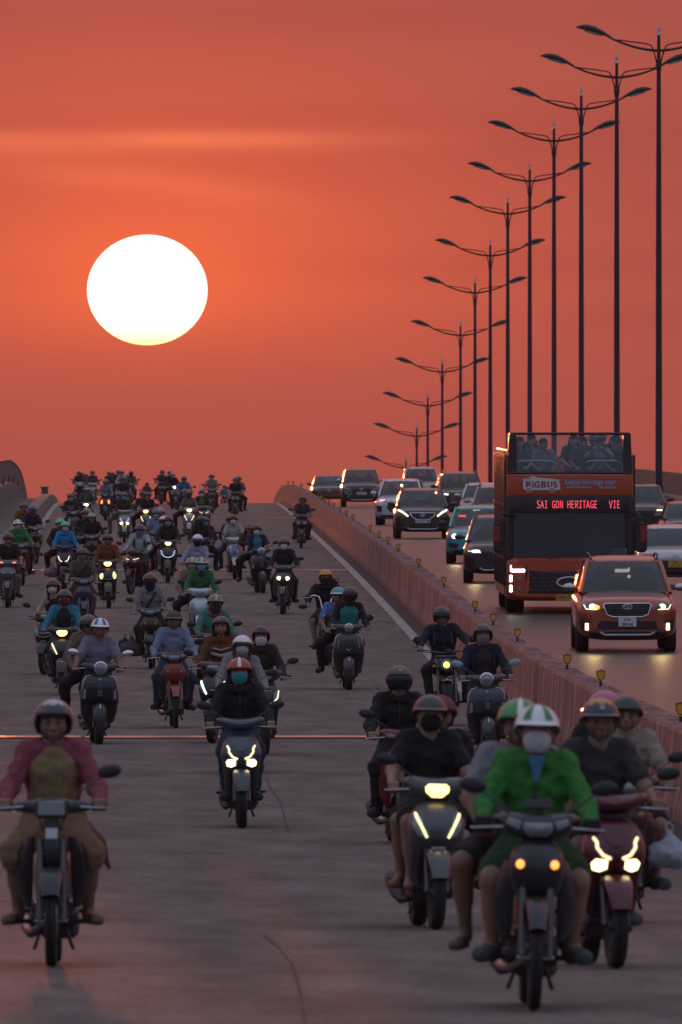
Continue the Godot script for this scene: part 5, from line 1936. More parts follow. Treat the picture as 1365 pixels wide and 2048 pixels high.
# one two-wheeler with its rider and passengers, the front tyre touching the road at pixel (u, v), or at distance far
func ride(u: float, v: float, kind: String, c: Color, bike_words: String, rider_words: String, who: Dictionary, look := {}, riders_behind := []) -> void:
	var far: float = look.get("far", 0.0)
	var yaw: float = look.get("yaw", 0.0)
	var contact := on_road(u, v, far)
	var p := kind.split(":")
	var wheel_z: float = {"scooter": 0.63, "vespa": 0.60, "under": 0.62, "cruiser": 0.72}[p[0]]
	var d := -contact.z
	var t := bike_kind(kind)
	t.name = numbered({"scooter": "scooter", "vespa": "scooter", "under": "motorbike", "cruiser": "motorcycle"}[p[0]])
	add_child(t)
	rng.seed = int(u * 7.0 + v * 13.0 + far)
	t.rotation.y = yaw + rng.randf_range(-0.05, 0.05) * (0.25 if d < 150.0 else 1.0)
	t.rotation.z = rng.randf_range(-0.03, 0.03)
	t.rotation.x = atan2(road_h(d + 5.0) - road_h(d - 5.0), 10.0)
	t.position = contact - t.basis * Vector3(0, 0, wheel_z)
	tag(t, "%s carrying the person in %s" % [bike_words, rider_words], {"scooter": "scooter", "vespa": "scooter", "under": "motorbike", "cruiser": "motorcycle"}[p[0]], "two-wheelers riding down the bridge")
	var body := paint_of(c)
	var dress_it := {"paint": body, "paint2": body, "shield": body, "fender": body, "nose": paint_of(look.get("nose", c)), "cover": paint_of(look.get("cover", c)), "trim": M.black}
	for role in ["head", "drl", "turn", "mirror", "fork", "bulb"]:
		if look.has(role):
			dress_it[role] = look[role]
	if look.has("shield_c"):
		dress_it["shield"] = paint_of(look.shield_c)
	if look.has("fender_c"):
		dress_it["fender"] = paint_of(look.fender_c)
	dress(t, dress_it)
	var fine := d < 150.0
	who.fine = fine
	who.pose = {"scooter": "scooter", "vespa": "scooter", "under": "under", "cruiser": "cruiser"}[p[0]]
	var size: float = who.get("size", 1.0)
	var place := t.transform
	var sit := place
	if not fine:
		# nobody sits quite alike
		var hip := Vector3(0, 0.86, -0.24)
		sit = place * Transform3D(Basis.from_euler(Vector3(rng.randf_range(-0.05, 0.05), rng.randf_range(-0.1, 0.1), rng.randf_range(-0.05, 0.05))).scaled(Vector3.ONE * rng.randf_range(0.96, 1.03)), hip) * Transform3D(Basis(), -hip)
	person(sit, "person in %s on a %s" % [rider_words, bike_words], who)
	for q in riders_behind:
		q.pose = "pillion"
		q.fine = fine
		person(place.translated_local(Vector3(q.get("x", 0.0), q.get("y", 0.0), q.get("z", 0.0))), "passenger in %s behind the person in %s" % [q.words, rider_words], q)
	for q in look.get("bags", []):
		var b := thing("bag", "%s hanging from the %s" % [q[3], bike_words], "bag", place * q[0])
		b.basis = place.basis
		var h: float = q[1]
		var lump := field_mesh([[Vector3(-h * 0.25, 0.0, 0), Vector3(h * 0.25, 0.0, 0), h * 0.36, h * 0.36], [Vector3(0, 0.1 * h, 0), Vector3(0, h * 0.62, 0), h * 0.34, h * 0.08]], 0.016, 0.04, 0.03)
		obj("sack", lump, cloth_of(q[2]), b)
		obj("handle", Shape.new().tube([Vector3(-0.02, h * 0.6, 0), Vector3(-0.025, h * 0.8, 0), Vector3(0.0, h * 0.9, 0), Vector3(0.025, h * 0.8, 0), Vector3(0.02, h * 0.6, 0)], 0.008, 6), cloth_of(q[2]), b)
	if look.has("phone"):
		var ph := thing("phone_holder", "small phone holder clamped to the handlebar of the dark grey motorbike", "phone", place * Vector3(0, 1.065, 0.40))
		obj("clamp", Shape.new().box(Vector3(0, 0.0, 0), Vector3(0.05, 0.04, 0.05), 0.01), M.black, ph)
		obj("phone", Shape.new().box(Vector3(0, 0.045, 0.0), Vector3(0.15, 0.075, 0.016), 0.006, Basis(Vector3.RIGHT, -0.7)), M.black, ph)
	# a lit headlamp throws a little light ahead
	if look.has("head") and look.head != M.glass_lens and look.get("beam", true) and d < 300.0:
		var spot := SpotLight3D.new()
		spot.name = "headlight_beam"
		spot.light_color = Color(1.0, 0.86, 0.6)
		spot.light_energy = 0.12
		spot.spot_angle = 24.0
		spot.spot_range = 60.0
		spot.light_size = 0.08
		spot.shadow_enabled = true
		t.add_child(spot)
		spot.position = Vector3(0, 0.95 if kind != "scooter:sport" else 0.64, 0.78)
		spot.rotation = Vector3(-0.10, PI, 0)


func riders_and_bikes() -> void:
	folds.seed = 3
	folds.frequency = 0.12
	M.visor = std("smoked visor", col(0.02, 0.02, 0.022), 0.08)
	var black := col(0.014, 0.014, 0.017)
	var navy := col(0.012, 0.017, 0.04)
	var dark := col(0.022, 0.023, 0.027)
	var steel_grey := col(0.075, 0.083, 0.088)
	var white := col(0.76, 0.76, 0.76)
	var maroon := col(0.07, 0.014, 0.02)
	var denim := col(0.025, 0.05, 0.10)
	var grab := col(0.025, 0.20, 0.055)
	var lit: Material = M.white_lit
	var warm: Material = M.warm_lit
	var drl: Material = M.drl_lit
	# nearest first
	ride(1068, 2022, "under:wave", col(0.026, 0.028, 0.033), "dark grey step-through motorbike", "bright green jacket and white peaked helmet", {"c": col(0.045, 0.24, 0.04), "inner": col(0.10, 0.25, 0.42), "hc": white, "stripes": grab, "peak": white, "mask": col(0.78, 0.79, 0.80), "gloves": black, "legs": "shorts", "lc": col(0.02, 0.07, 0.025), "fc": col(0.10, 0.11, 0.12)}, {"bulb": M.amber_bright, "phone": 1}, [{"words": "green helmet", "x": -0.085, "y": -0.03, "z": 0.0, "top": "tee", "c": col(0.30, 0.30, 0.32), "hc": col(0.04, 0.25, 0.08), "stripe": white, "legs": "shorts", "lc": dark, "feet": "sandal", "tone": 1}])
	ride(103, 1935, "under:cub", col(0.018, 0.021, 0.028), "old dark moped", "pink cardigan and tan trousers", {"c": col(0.30, 0.065, 0.095), "front": col(0.30, 0.20, 0.095), "fw": 0.115, "tail": col(0.30, 0.065, 0.095), "hat": "three", "hc": col(0.03, 0.03, 0.033), "crown": col(0.46, 0.43, 0.44), "legs": "culottes", "lc": col(0.27, 0.17, 0.085), "feet": "sandal", "tone": 1}, {"cover": col(0.03, 0.03, 0.034), "shield_c": col(0.014, 0.015, 0.02)})
	ride(1232, 1938, "scooter:sport", col(0.085, 0.012, 0.022), "dark red scooter", "camouflage shirt and yellow-topped helmet", {"top": "tee", "c": col(0.045, 0.045, 0.042), "hc": navy, "crown": col(0.42, 0.22, 0.02), "badge": col(0.3, 0.32, 0.36), "peak": navy, "legs": "shorts", "lc": dark, "tone": 1, "fc": col(0.14, 0.14, 0.15)}, {"head": lit, "drl": drl, "yaw": 0.10})
	ride(1256, 1850, "under:wave", col(0.06, 0.02, 0.02), "dark red motorbike", "beige polo shirt and glasses", {"top": "tee", "c": col(0.36, 0.30, 0.24), "hc": dark, "glasses": 1, "legs": "shorts", "lc": dark, "fc": col(0.12, 0.12, 0.13)}, {"bags": [[Vector3(0.30, 0.50, 0.30), 0.26, col(0.5, 0.54, 0.6), "white and blue plastic bag"]]}, [{"words": "pink helmet", "x": -0.14, "y": -0.03, "top": "tee", "c": dark, "hc": col(0.5, 0.1, 0.2)}])
	ride(872, 1860, "scooter:family", steel_grey, "grey scooter with glowing headlamp", "black V-neck shirt and black mask", {"top": "tee", "c": black, "hc": dark, "peak": black, "mask": black, "legs": "shorts", "lc": dark, "feet": "sandal"}, {"head": warm, "drl": drl, "yaw": 0.07, "nose": col(0.08, 0.09, 0.10)}, [{"words": "dark red helmet", "x": 0.10, "y": -0.05, "z": 0.05, "top": "tee", "c": black, "hc": col(0.14, 0.02, 0.025), "matt": 1, "legs": "shorts", "lc": dark, "feet": "sandal"}])
	ride(815, 1690, "under:racer", col(0.16, 0.012, 0.016), "red and black motorbike", "black jacket and visored full helmet", {"c": black, "hat": "full", "hc": col(0.05, 0.05, 0.055), "shield": 1, "badge": col(0.45, 0.40, 0.03)}, {"cover": col(0.14, 0.012, 0.016), "yaw": 0.08})
	ride(485, 1657, "scooter:sport", col(0.05, 0.065, 0.082), "blue-grey scooter", "black hooded jacket and red helmet", {"c": black, "hood": black, "hc": col(0.36, 0.035, 0.02), "stripe": white, "mask": col(0.05, 0.36, 0.42), "long_hair": col(0.008, 0.007, 0.007), "lc": denim}, {"head": lit, "drl": drl, "nose": col(0.07, 0.09, 0.11)})
	ride(480, 1548, "scooter:family", dark, "black scooter", "light grey hoodie and white helmet", {"c": col(0.27, 0.26, 0.28), "hood": col(0.06, 0.06, 0.065), "strap": black, "hc": white, "brim": black, "mask": col(0.5, 0.48, 0.47), "mk": "cup"}, {})
	ride(530, 1511, "scooter:tall", col(0.03, 0.03, 0.034), "black tall scooter", "dark brown jacket and round black helmet", {"c": col(0.032, 0.026, 0.022), "hat": "three", "hc": black, "mask": white}, {"drl": drl, "yaw": 0.12})
	ride(979, 1521, "vespa:classic", col(0.045, 0.058, 0.072), "slate blue retro scooter", "navy jacket and grey mask", {"c": navy, "front": col(0.03, 0.025, 0.03), "strap": navy, "hat": "three", "hc": col(0.022, 0.022, 0.035), "badge": col(0.35, 0.1, 0.1), "mask": col(0.22, 0.21, 0.21)}, {"mirror": std("sky blue mirror cap", col(0.28, 0.36, 0.44), 0.25), "cover": col(0.05, 0.055, 0.06)})
	ride(198, 1489, "vespa:classic", col(0.022, 0.027, 0.04), "black retro scooter", "lilac shirt and blue-striped white helmet", {"top": "tee", "c": col(0.27, 0.25, 0.33), "hc": white, "stripes": col(0.03, 0.09, 0.42), "peak": white, "tone": 1, "feet": "sandal"}, {"mirror": M.chrome, "yaw": 0.05}, [{"words": "olive round helmet", "x": -0.13, "y": -0.02, "hat": "three", "hc": col(0.05, 0.052, 0.045), "visor": 1, "c": col(0.2, 0.16, 0.12)}])
	ride(425, 1487, "scooter:family", dark, "black scooter with one cool lamp", "rust knitted jacket with white stripes", {"c": col(0.17, 0.052, 0.018), "chevron": col(0.48, 0.42, 0.38), "hat": "three", "hc": col(0.045, 0.014, 0.022), "badge": col(0.35, 0.33, 0.33), "long_hair": col(0.01, 0.008, 0.008), "lc": col(0.12, 0.06, 0.05)}, {"drl": M.cool_lit, "yaw": -0.18})
	ride(352, 1457, "under:wave", col(0.20, 0.02, 0.024), "red step-through motorbike", "light blue shirt and dark helmet", {"c": col(0.24, 0.30, 0.42), "hc": col(0.045, 0.038, 0.035), "matt": 1, "peak": col(0.04, 0.034, 0.03), "lc": denim, "tone": 1}, {"cover": col(0.03, 0.03, 0.035), "shield_c": dark, "fender_c": col(0.24, 0.045, 0.045)})
	ride(897, 1453, "cruiser:classic", dark, "black roadster motorcycle with round lamp", "navy jacket and goggled helmet", {"c": col(0.015, 0.018, 0.035), "strap": col(0.04, 0.06, 0.10), "hat": "three", "hc": col(0.035, 0.03, 0.03), "visor": 1}, {"head": M.yellow_lit})
	ride(432, 1405, "under:wave", col(0.09, 0.016, 0.026), "maroon motorbike", "teal jacket and flowered neck scarf", {"c": col(0.07, 0.24, 0.19), "hood": col(0.24, 0.11, 0.12), "hc": col(0.10, 0.15, 0.08), "stripe": col(0.4, 0.42, 0.35), "peak": col(0.12, 0.13, 0.1), "mask": col(0.05, 0.03, 0.035), "mk": "scarf", "gloves": col(0.2, 0.19, 0.18)}, {})
	ride(124, 1391, "scooter:family", dark, "black scooter with orange-lit headlamp", "open teal shirt and red mask", {"c": col(0.045, 0.24, 0.34), "front": black, "hc": col(0.035, 0.04, 0.038), "mask": col(0.18, 0.014, 0.03), "lc": denim}, {"head": warm, "drl": drl})
	ride(698, 1380, "vespa:electric", col(0.05, 0.05, 0.06), "dark grey electric scooter", "teal and black jacket", {"c": black, "front": col(0.02, 0.24, 0.24), "fw": 0.13, "hat": "three", "hc": col(0.03, 0.03, 0.028), "visor": 1, "mask": black, "mk": "scarf", "collar": 1}, {}, [{"words": "blue shirt and teal cap helmet", "x": -0.15, "y": -0.06, "z": 0.1, "top": "tee", "c": col(0.14, 0.26, 0.6), "hc": col(0.06, 0.30, 0.32), "peak": white}])
	ride(90, 1350, "scooter:tall", col(0.02, 0.026, 0.036), "midnight blue scooter", "black strap top and white mask", {"top": "singlet", "c": black, "hc": maroon, "glasses": 1, "mask": col(0.6, 0.6, 0.62), "mk": "cup", "long_hair": col(0.01, 0.008, 0.008), "tone": 2}, {"yaw": -0.22})
	ride(302, 1338, "under:wave", dark, "black motorbike hung with bags", "pale grey hoodie and crossbody strap", {"c": col(0.26, 0.24, 0.255), "hood": col(0.28, 0.26, 0.27), "sling": black, "hc": col(0.09, 0.035, 0.035), "mask": black, "mk": "scarf"}, {"bags": [[Vector3(-0.34, 0.34, 0.1), 0.34, col(0.10, 0.09, 0.085), "grey cloth bag"], [Vector3(-0.46, 0.42, 0.0), 0.2, col(0.02, 0.022, 0.035), "small navy pouch"]]})
	ride(652, 1331, "cruiser:chopper", dark, "black motorcycle with high handlebars", "black jacket and yellow helmet", {"c": black, "hat": "three", "hc": col(0.56, 0.26, 0.015), "mask": black, "mk": "scarf", "wild_hair": col(0.10, 0.02, 0.015), "legs": "shorts", "strap": black}, {"head": M.yellow_lit, "yaw": -0.08})
	ride(400, 1290, "scooter:tall", col(0.46, 0.52, 0.57), "white scooter", "dark green jacket and cream striped helmet", {"c": col(0.025, 0.17, 0.075), "inner": navy, "hc": col(0.45, 0.42, 0.30), "stripes": grab, "peak": col(0.45, 0.42, 0.3), "mask": col(0.14, 0.46, 0.60), "glasses": 1}, {"nose": col(0.46, 0.52, 0.57), "cover": col(0.45, 0.5, 0.55)}, [{"words": "cream helmet", "x": -0.14, "y": -0.05, "c": col(0.3, 0.2, 0.13), "hc": col(0.45, 0.42, 0.3), "stripes": grab, "tone": 2}])
	ride(166, 1262, "under:wave", col(0.035, 0.045, 0.10), "dark blue motorbike", "olive grey shirt with crossbody strap", {"top": "tee", "c": col(0.10, 0.098, 0.085), "sling": black, "hc": col(0.03, 0.03, 0.032), "tone": 1, "legs": "shorts", "lc": col(0.06, 0.03, 0.025)}, {"cover": col(0.03, 0.04, 0.075), "turn": M.amber_lens})
	ride(565, 1229, "under:racer", col(0.06, 0.062, 0.07), "dark sporty motorbike with twin lamps", "navy jacket and brown-black helmet", {"c": col(0.013, 0.015, 0.028), "hc": col(0.05, 0.035, 0.03), "mask": white}, {"head": lit, "turn": M.glass_lens})
	ride(388, 1222, "under:wave", dark, "black motorbike with high mirrors", "lilac shirt and blue-brimmed white helmet", {"c": col(0.40, 0.36, 0.50), "hc": white, "brim": col(0.04, 0.22, 0.42), "mask": black}, {})
	ride(218, 1217, "scooter:tall", col(0.05, 0.04, 0.036), "brown scooter with blazing orange headlamp", "rust orange jacket", {"c": col(0.24, 0.065, 0.022), "hc": dark, "tone": 1}, {"head": warm, "turn": drl})
	ride(15, 1216, "under:racer", col(0.11, 0.12, 0.135), "silver grey sporty motorbike", "black T-shirt and dark helmet, with glasses", {"top": "tee", "c": black, "hc": dark, "glasses": 1, "legs": "shorts"}, {"turn": M.amber_lit})
	ride(262, 1189, "under:racer", maroon, "maroon sporty motorbike", "mint jacket and violet-grey mask", {"c": col(0.46, 0.52, 0.48), "strap": dark, "hc": col(0.08, 0.045, 0.035), "peak": col(0.07, 0.04, 0.03), "mask": col(0.17, 0.16, 0.24), "mk": "scarf", "lc": col(0.015, 0.06, 0.045)}, {"drl": drl, "yaw": -0.3})
	ride(526, 1187, "vespa:classic", col(0.025, 0.026, 0.032), "black retro scooter with round lamp", "colourful printed T-shirt", {"top": "tee", "c": col(0.03, 0.03, 0.09), "front": col(0.05, 0.24, 0.34), "hc": black, "mask": white}, {"yaw": 0.06}, [{"words": "sun cap", "x": -0.17, "y": -0.04, "top": "tee", "c": col(0.12, 0.04, 0.05), "hat": "cap", "hc": col(0.10, 0.05, 0.05), "peak": col(0.12, 0.06, 0.06), "long_hair": col(0.01, 0.008, 0.008)}])
	ride(127, 1179, "scooter:sport", col(0.022, 0.028, 0.045), "navy scooter", "bright blue hooded coat and mint helmet", {"c": col(0.03, 0.25, 0.50), "hood": col(0.03, 0.23, 0.46), "hc": col(0.08, 0.46, 0.36), "mask": col(0.55, 0.52, 0.5), "lc": denim}, {"drl": drl, "bags": [[Vector3(-0.30, 0.40, 0.2), 0.3, col(0.30, 0.2, 0.22), "pale pink plastic bag"]]}, [{"words": "mint helmet", "x": -0.13, "hc": col(0.08, 0.46, 0.36), "c": dark}])
	ride(46, 1172, "under:wave", col(0.13, 0.012, 0.018), "crimson motorbike", "green jacket and green-striped white helmet", {"c": col(0.02, 0.24, 0.065), "hc": white, "stripes": grab, "peak": white, "mask": col(0.5, 0.48, 0.46)}, {"yaw": 0.12})
	ride(335, 1166, "scooter:tall", col(0.03, 0.032, 0.036), "charcoal scooter with white chin light", "dark brown coat and grey mask", {"c": col(0.028, 0.02, 0.018), "hc": black, "mask": col(0.36, 0.35, 0.35), "long_hair": col(0.01, 0.007, 0.006), "legs": "shorts", "lc": col(0.05, 0.025, 0.02)}, {"head": drl, "drl": M.cool_dim, "beam": false}, [{"words": "white helmet", "x": -0.14, "y": -0.04, "c": col(0.25, 0.27, 0.38), "hc": white, "visor": 1, "mask": col(0.4, 0.4, 0.4)}])
	ride(471, 1159, "scooter:tall", col(0.52, 0.50, 0.48), "cream scooter with blue nose", "pale shirt and white mask", {"top": "tee", "c": col(0.44, 0.41, 0.41), "hc": black, "mask": white, "lc": col(0.10, 0.12, 0.14)}, {"nose": col(0.10, 0.2, 0.36), "cover": col(0.5, 0.48, 0.47)}, [{"words": "dark helmet", "x": -0.07, "y": -0.06, "c": dark, "hc": dark, "lc": col(0.1, 0.12, 0.14)}])
	ride(402, 1160, "scooter:family", dark, "black scooter half hidden", "plain black jacket and helmet", {"c": black, "hc": black, "mask": black}, {}, [{"words": "blue mask", "x": 0.08, "y": -0.1, "c": dark, "hc": dark, "mask": col(0.1, 0.45, 0.6)}])
	ride(185, 1150, "under:wave", col(0.03, 0.03, 0.034), "charcoal motorbike", "black jacket and light green helmet", {"c": col(0.018, 0.016, 0.018), "hc": col(0.18, 0.42, 0.2), "glasses": 1, "long_hair": col(0.012, 0.008, 0.008)}, {"cover": dark}, [{"words": "maroon helmet", "x": -0.2, "y": 0.0, "z": 0.1, "c": col(0.03, 0.022, 0.026), "hat": "three", "hc": maroon, "mask": col(0.25, 0.24, 0.25)}])
	ride(313, 1140, "under:wave", dark, "black motorbike behind the charcoal scooter", "light blue T-shirt and blue helmet", {"top": "tee", "c": col(0.24, 0.29, 0.45), "hc": col(0.025, 0.07, 0.22), "mask": col(0.4, 0.38, 0.38)}, {}, [{"words": "beige helmet", "x": 0.13, "y": -0.03, "c": col(0.2, 0.14, 0.11), "hc": col(0.36, 0.22, 0.17)}])
	ride(72, 1128, "under:wave", col(0.06, 0.014, 0.02), "wine-red motorbike", "navy T-shirt and blue helmet", {"top": "tee", "c": navy, "hc": col(0.02, 0.09, 0.28), "mask": col(0.05, 0.045, 0.07), "legs": "shorts"}, {"yaw": 0.2}, [{"words": "brown helmet", "x": -0.14, "c": col(0.2, 0.1, 0.03), "hc": col(0.07, 0.035, 0.03)}])
	ride(603, 1097, "under:racer", dark, "black sporty motorbike near the barrier", "dark grey shirt, riding alone", {"top": "tee", "c": col(0.04, 0.042, 0.048), "hat": "three", "hc": dark, "tone": 1}, {})
	ride(150, 1088, "scooter:tall", col(0.04, 0.045, 0.06), "slate scooter", "dark jacket with pale chest stripe", {"c": col(0.03, 0.03, 0.036), "chevron": col(0.25, 0.25, 0.28), "hc": col(0.10, 0.05, 0.015), "crown": col(0.28, 0.15, 0.02), "mask": col(0.45, 0.43, 0.42)}, {"yaw": 0.1}, [{"words": "red helmet", "x": 0.13, "y": -0.03, "c": dark, "hc": col(0.2, 0.03, 0.03), "mask": col(0.4, 0.4, 0.4)}])
	ride(249, 1086, "scooter:sport", col(0.28, 0.28, 0.29), "silver scooter with twin lamps", "dark olive jacket and blue mask", {"c": col(0.035, 0.035, 0.024), "hc": col(0.06, 0.06, 0.065), "mask": col(0.08, 0.42, 0.58), "lc": col(0.2, 0.19, 0.18)}, {"head": lit, "drl": M.cool_dim, "beam": false}, [{"words": "grey helmet", "x": -0.19, "y": -0.05, "z": 0.1, "c": dark, "hc": col(0.06, 0.06, 0.065), "mask": col(0.08, 0.42, 0.58), "lc": col(0.2, 0.19, 0.18)}])
	ride(291, 1083, "scooter:family", col(0.10, 0.10, 0.10), "grey scooter with amber headlamp", "black T-shirt and bare face", {"top": "tee", "c": black, "hc": col(0.04, 0.035, 0.035)}, {"head": warm, "drl": drl, "beam": false}, [{"words": "dark helmet", "x": -0.15, "y": -0.05, "c": dark, "hc": dark}])
	ride(378, 1080, "scooter:family", col(0.30, 0.30, 0.31), "light grey scooter with bright lamps", "tan T-shirt and black mask", {"top": "tee", "c": col(0.18, 0.13, 0.10), "hc": dark, "mask": black}, {"head": lit, "drl": drl, "beam": false}, [{"words": "green helmet and blue mask", "x": -0.17, "y": -0.02, "c": dark, "hc": col(0.05, 0.09, 0.03), "mask": col(0.08, 0.42, 0.55)}])
	ride(409, 1074, "under:racer", col(0.07, 0.072, 0.08), "grey sporty motorbike", "dark jacket with green chest and white mask", {"c": col(0.02, 0.025, 0.022), "front": col(0.05, 0.18, 0.03), "hc": dark, "mask": white}, {"drl": drl, "yaw": 0.06})
	ride(173, 1066, "scooter:tall", col(0.16, 0.165, 0.17), "pale scooter with twin white lamps", "green waistcoat and white-peaked helmet", {"c": col(0.05, 0.08, 0.05), "front": col(0.04, 0.16, 0.06), "hc": col(0.06, 0.12, 0.07), "peak": white, "tone": 1}, {"head": lit, "beam": false})
	ride(155, 1056, "under:wave", col(0.10, 0.02, 0.025), "red motorbike behind the slate scooter", "brown T-shirt and silver visored helmet", {"top": "tee", "c": col(0.06, 0.035, 0.03), "hat": "three", "hc": col(0.22, 0.21, 0.21), "visor": 1, "mask": black, "mk": "scarf"}, {})
	ride(211, 1041, "scooter:tall", dark, "black scooter with two amber signals", "light blue-grey shirt", {"top": "tee", "c": col(0.2, 0.24, 0.34), "hc": col(0.13, 0.12, 0.11), "peak": col(0.1, 0.09, 0.09)}, {"turn": M.amber_bright})
	ride(470, 1036, "under:racer", dark, "black motorbike at the crest", "black T-shirt and grey helmet", {"top": "tee", "c": black, "hc": col(0.07, 0.07, 0.07)}, {}, [{"words": "grey shirt", "x": 0.12, "y": -0.02, "top": "tee", "c": col(0.2, 0.19, 0.18), "hc": dark}])
	ride(374, 1033, "under:wave", dark, "black motorbike before the crest", "blue T-shirt and navy helmet", {"top": "tee", "c": col(0.03, 0.17, 0.38), "hc": navy, "tone": 1}, {"yaw": 0.1})
	ride(424, 1027, "under:wave", col(0.05, 0.05, 0.055), "grey motorbike at the crest", "grey shirt and blue helmet", {"top": "tee", "c": col(0.22, 0.2, 0.19), "hc": col(0.03, 0.05, 0.12), "mask": col(0.4, 0.4, 0.4)}, {})
	ride(352, 1019, "scooter:tall", col(0.05, 0.055, 0.05), "dark scooter with greenish lamp", "black jacket and pale grey helmet", {"c": black, "hc": col(0.32, 0.3, 0.29), "mask": col(0.4, 0.4, 0.4)}, {"head": M.cool_lit, "yaw": 0.08, "beam": false}, [{"words": "dark hair", "x": -0.06, "z": -0.05, "c": navy, "hc": dark}])
	ride(324, 1009, "under:racer", dark, "black sporty motorbike on the skyline", "yellow-sleeved blue jacket", {"c": col(0.22, 0.14, 0.03), "front": col(0.02, 0.03, 0.08), "fw": 0.13, "hc": dark, "mask": col(0.12, 0.42, 0.55)}, {})
	ride(249, 0, "scooter:family", dark, "black scooter under the skyline riders", "dark shirt and brown helmet", {"top": "tee", "c": col(0.03, 0.025, 0.025), "hc": col(0.05, 0.035, 0.03), "tone": 1}, {"far": 522.0})
	ride(186, 0, "scooter:tall", col(0.25, 0.25, 0.25), "pale scooter on the left skyline", "mauve sweater and dark red helmet", {"c": col(0.14, 0.06, 0.065), "hc": col(0.13, 0.02, 0.025), "mask": col(0.12, 0.42, 0.55)}, {"far": 598.0, "cover": col(0.3, 0.3, 0.3)})
	ride(263, 0, "under:wave", dark, "black motorbike on the left skyline", "tan jacket and black face scarf", {"c": col(0.16, 0.12, 0.09), "hc": col(0.05, 0.03, 0.03), "mask": black, "mk": "scarf"}, {"far": 600.0})
	ride(159, 0, "scooter:tall", col(0.22, 0.22, 0.22), "pale-nosed scooter furthest left on the skyline", "dark brown jacket", {"c": col(0.05, 0.03, 0.03), "hc": dark}, {"far": 648.0, "cover": col(0.3, 0.3, 0.3)})
	ride(243, 0, "scooter:tall", col(0.3, 0.3, 0.3), "white scooter on the skyline", "white jacket over a dark red shirt", {"c": col(0.45, 0.44, 0.45), "front": col(0.16, 0.02, 0.03), "hc": col(0.05, 0.03, 0.03), "mask": col(0.12, 0.42, 0.55)}, {"far": 648.0}, [{"words": "round dark helmet", "x": -0.17, "y": -0.02, "c": dark, "hc": dark}])
	ride(174, 0, "under:wave", dark, "dark motorbike beyond the skyline", "grey jacket and black helmet", {"c": col(0.05, 0.05, 0.05), "hc": dark}, {"far": 672.0}, [{"words": "black helmet", "x": -0.2, "c": dark, "hc": dark}])
	ride(253, 0, "under:wave", dark, "dark motorbike behind the white one", "black jacket and tall black helmet", {"c": dark, "hat": "three", "hc": dark}, {"far": 676.0})
	ride(224, 0, "scooter:family", dark, "dark scooter beyond the skyline", "dark blouse and long hair", {"c": col(0.05, 0.025, 0.025), "hc": dark, "long_hair": col(0.02, 0.012, 0.01)}, {"far": 664.0}, [{"words": "dark helmet", "x": -0.16, "c": dark, "hc": dark}])
	ride(293, 0, "scooter:family", dark, "dark scooter sinking behind the crest", "long loose hair, alone", {"top": "tee", "c": col(0.1, 0.05, 0.045), "hc": dark, "long_hair": col(0.015, 0.01, 0.01)}, {"far": 712.0})
	ride(451, 0, "scooter:family", dark, "scooter hidden behind the crest", "turquoise coat, sinking from sight", {"c": col(0.05, 0.26, 0.30), "hc": dark, "mask": col(0.4, 0.4, 0.4)}, {"far": 718.0})


# ---------------------------------------------------------------- cars: front is +z, the origin lies on the ground under the front axle
func hull_front(rows: Array, e: float) -> Callable:
	# rows: [z, half width, bottom, top] from the nose back; how far forward the hull reaches at (x, y)
	return func(x: float, y: float) -> float:
		var last: float = rows[rows.size() - 1][0]
		for i in rows.size() - 1:
			var steps := 14
			for k in steps:
				var f := float(k) / steps
				var a: float = lerpf(rows[i][1], rows[i + 1][1], f)
				var y0: float = lerpf(rows[i][2], rows[i + 1][2], f)
				var y1: float = lerpf(rows[i][3], rows[i + 1][3], f)
				var hh := (y1 - y0) / 2.0
				if pow(absf(x) / a, e) + pow(absf(y - (y0 + y1) / 2.0) / hh, e) <= 1.0:
					return lerpf(rows[i][0], rows[i + 1][0], f)
		return last


func sheet(rows: Array) -> Shape:
	# a pane: rows of equally many points
	var pts := PackedVector3Array()
	var tri := PackedInt32Array()
	var m: int = rows[0].size()
	for r in rows:
		pts.append_array(r)
	for i in rows.size() - 1:
		for j in m - 1:
			var a := i * m + j
			tri.append_array([a, a + 1, a + m, a + 1, a + m + 1, a + m])
	var s := Shape.new()
	s.piece(pts, tri, false)
	return s


func plate(t: Node3D, at: Vector3, words: Array, size: Vector2, back: Color, ink: Color, turn := 0.0) -> void:
	var p := obj("number_plate", Shape.new().box(Vector3.ZERO, Vector3(size.x, size.y, 0.012), 0.003), std("plate", back, 0.4), t)
	p.position = at
	p.rotation.x = turn
	var high := size.y / words.size() * 0.62
	for k in words.size():
		var o := obj_mesh("lettering", text_mesh(words[k], high, 0.003, "Droid Sans", true), std("plate ink", ink, 0.5), p)
		o.position = Vector3(0, size.y * (0.5 - (k + 0.5) / words.size()), 0.008)
		o.scale.x = minf(1.0, size.x * 0.92 / maxf(0.01, o.mesh.get_aabb().size.x))


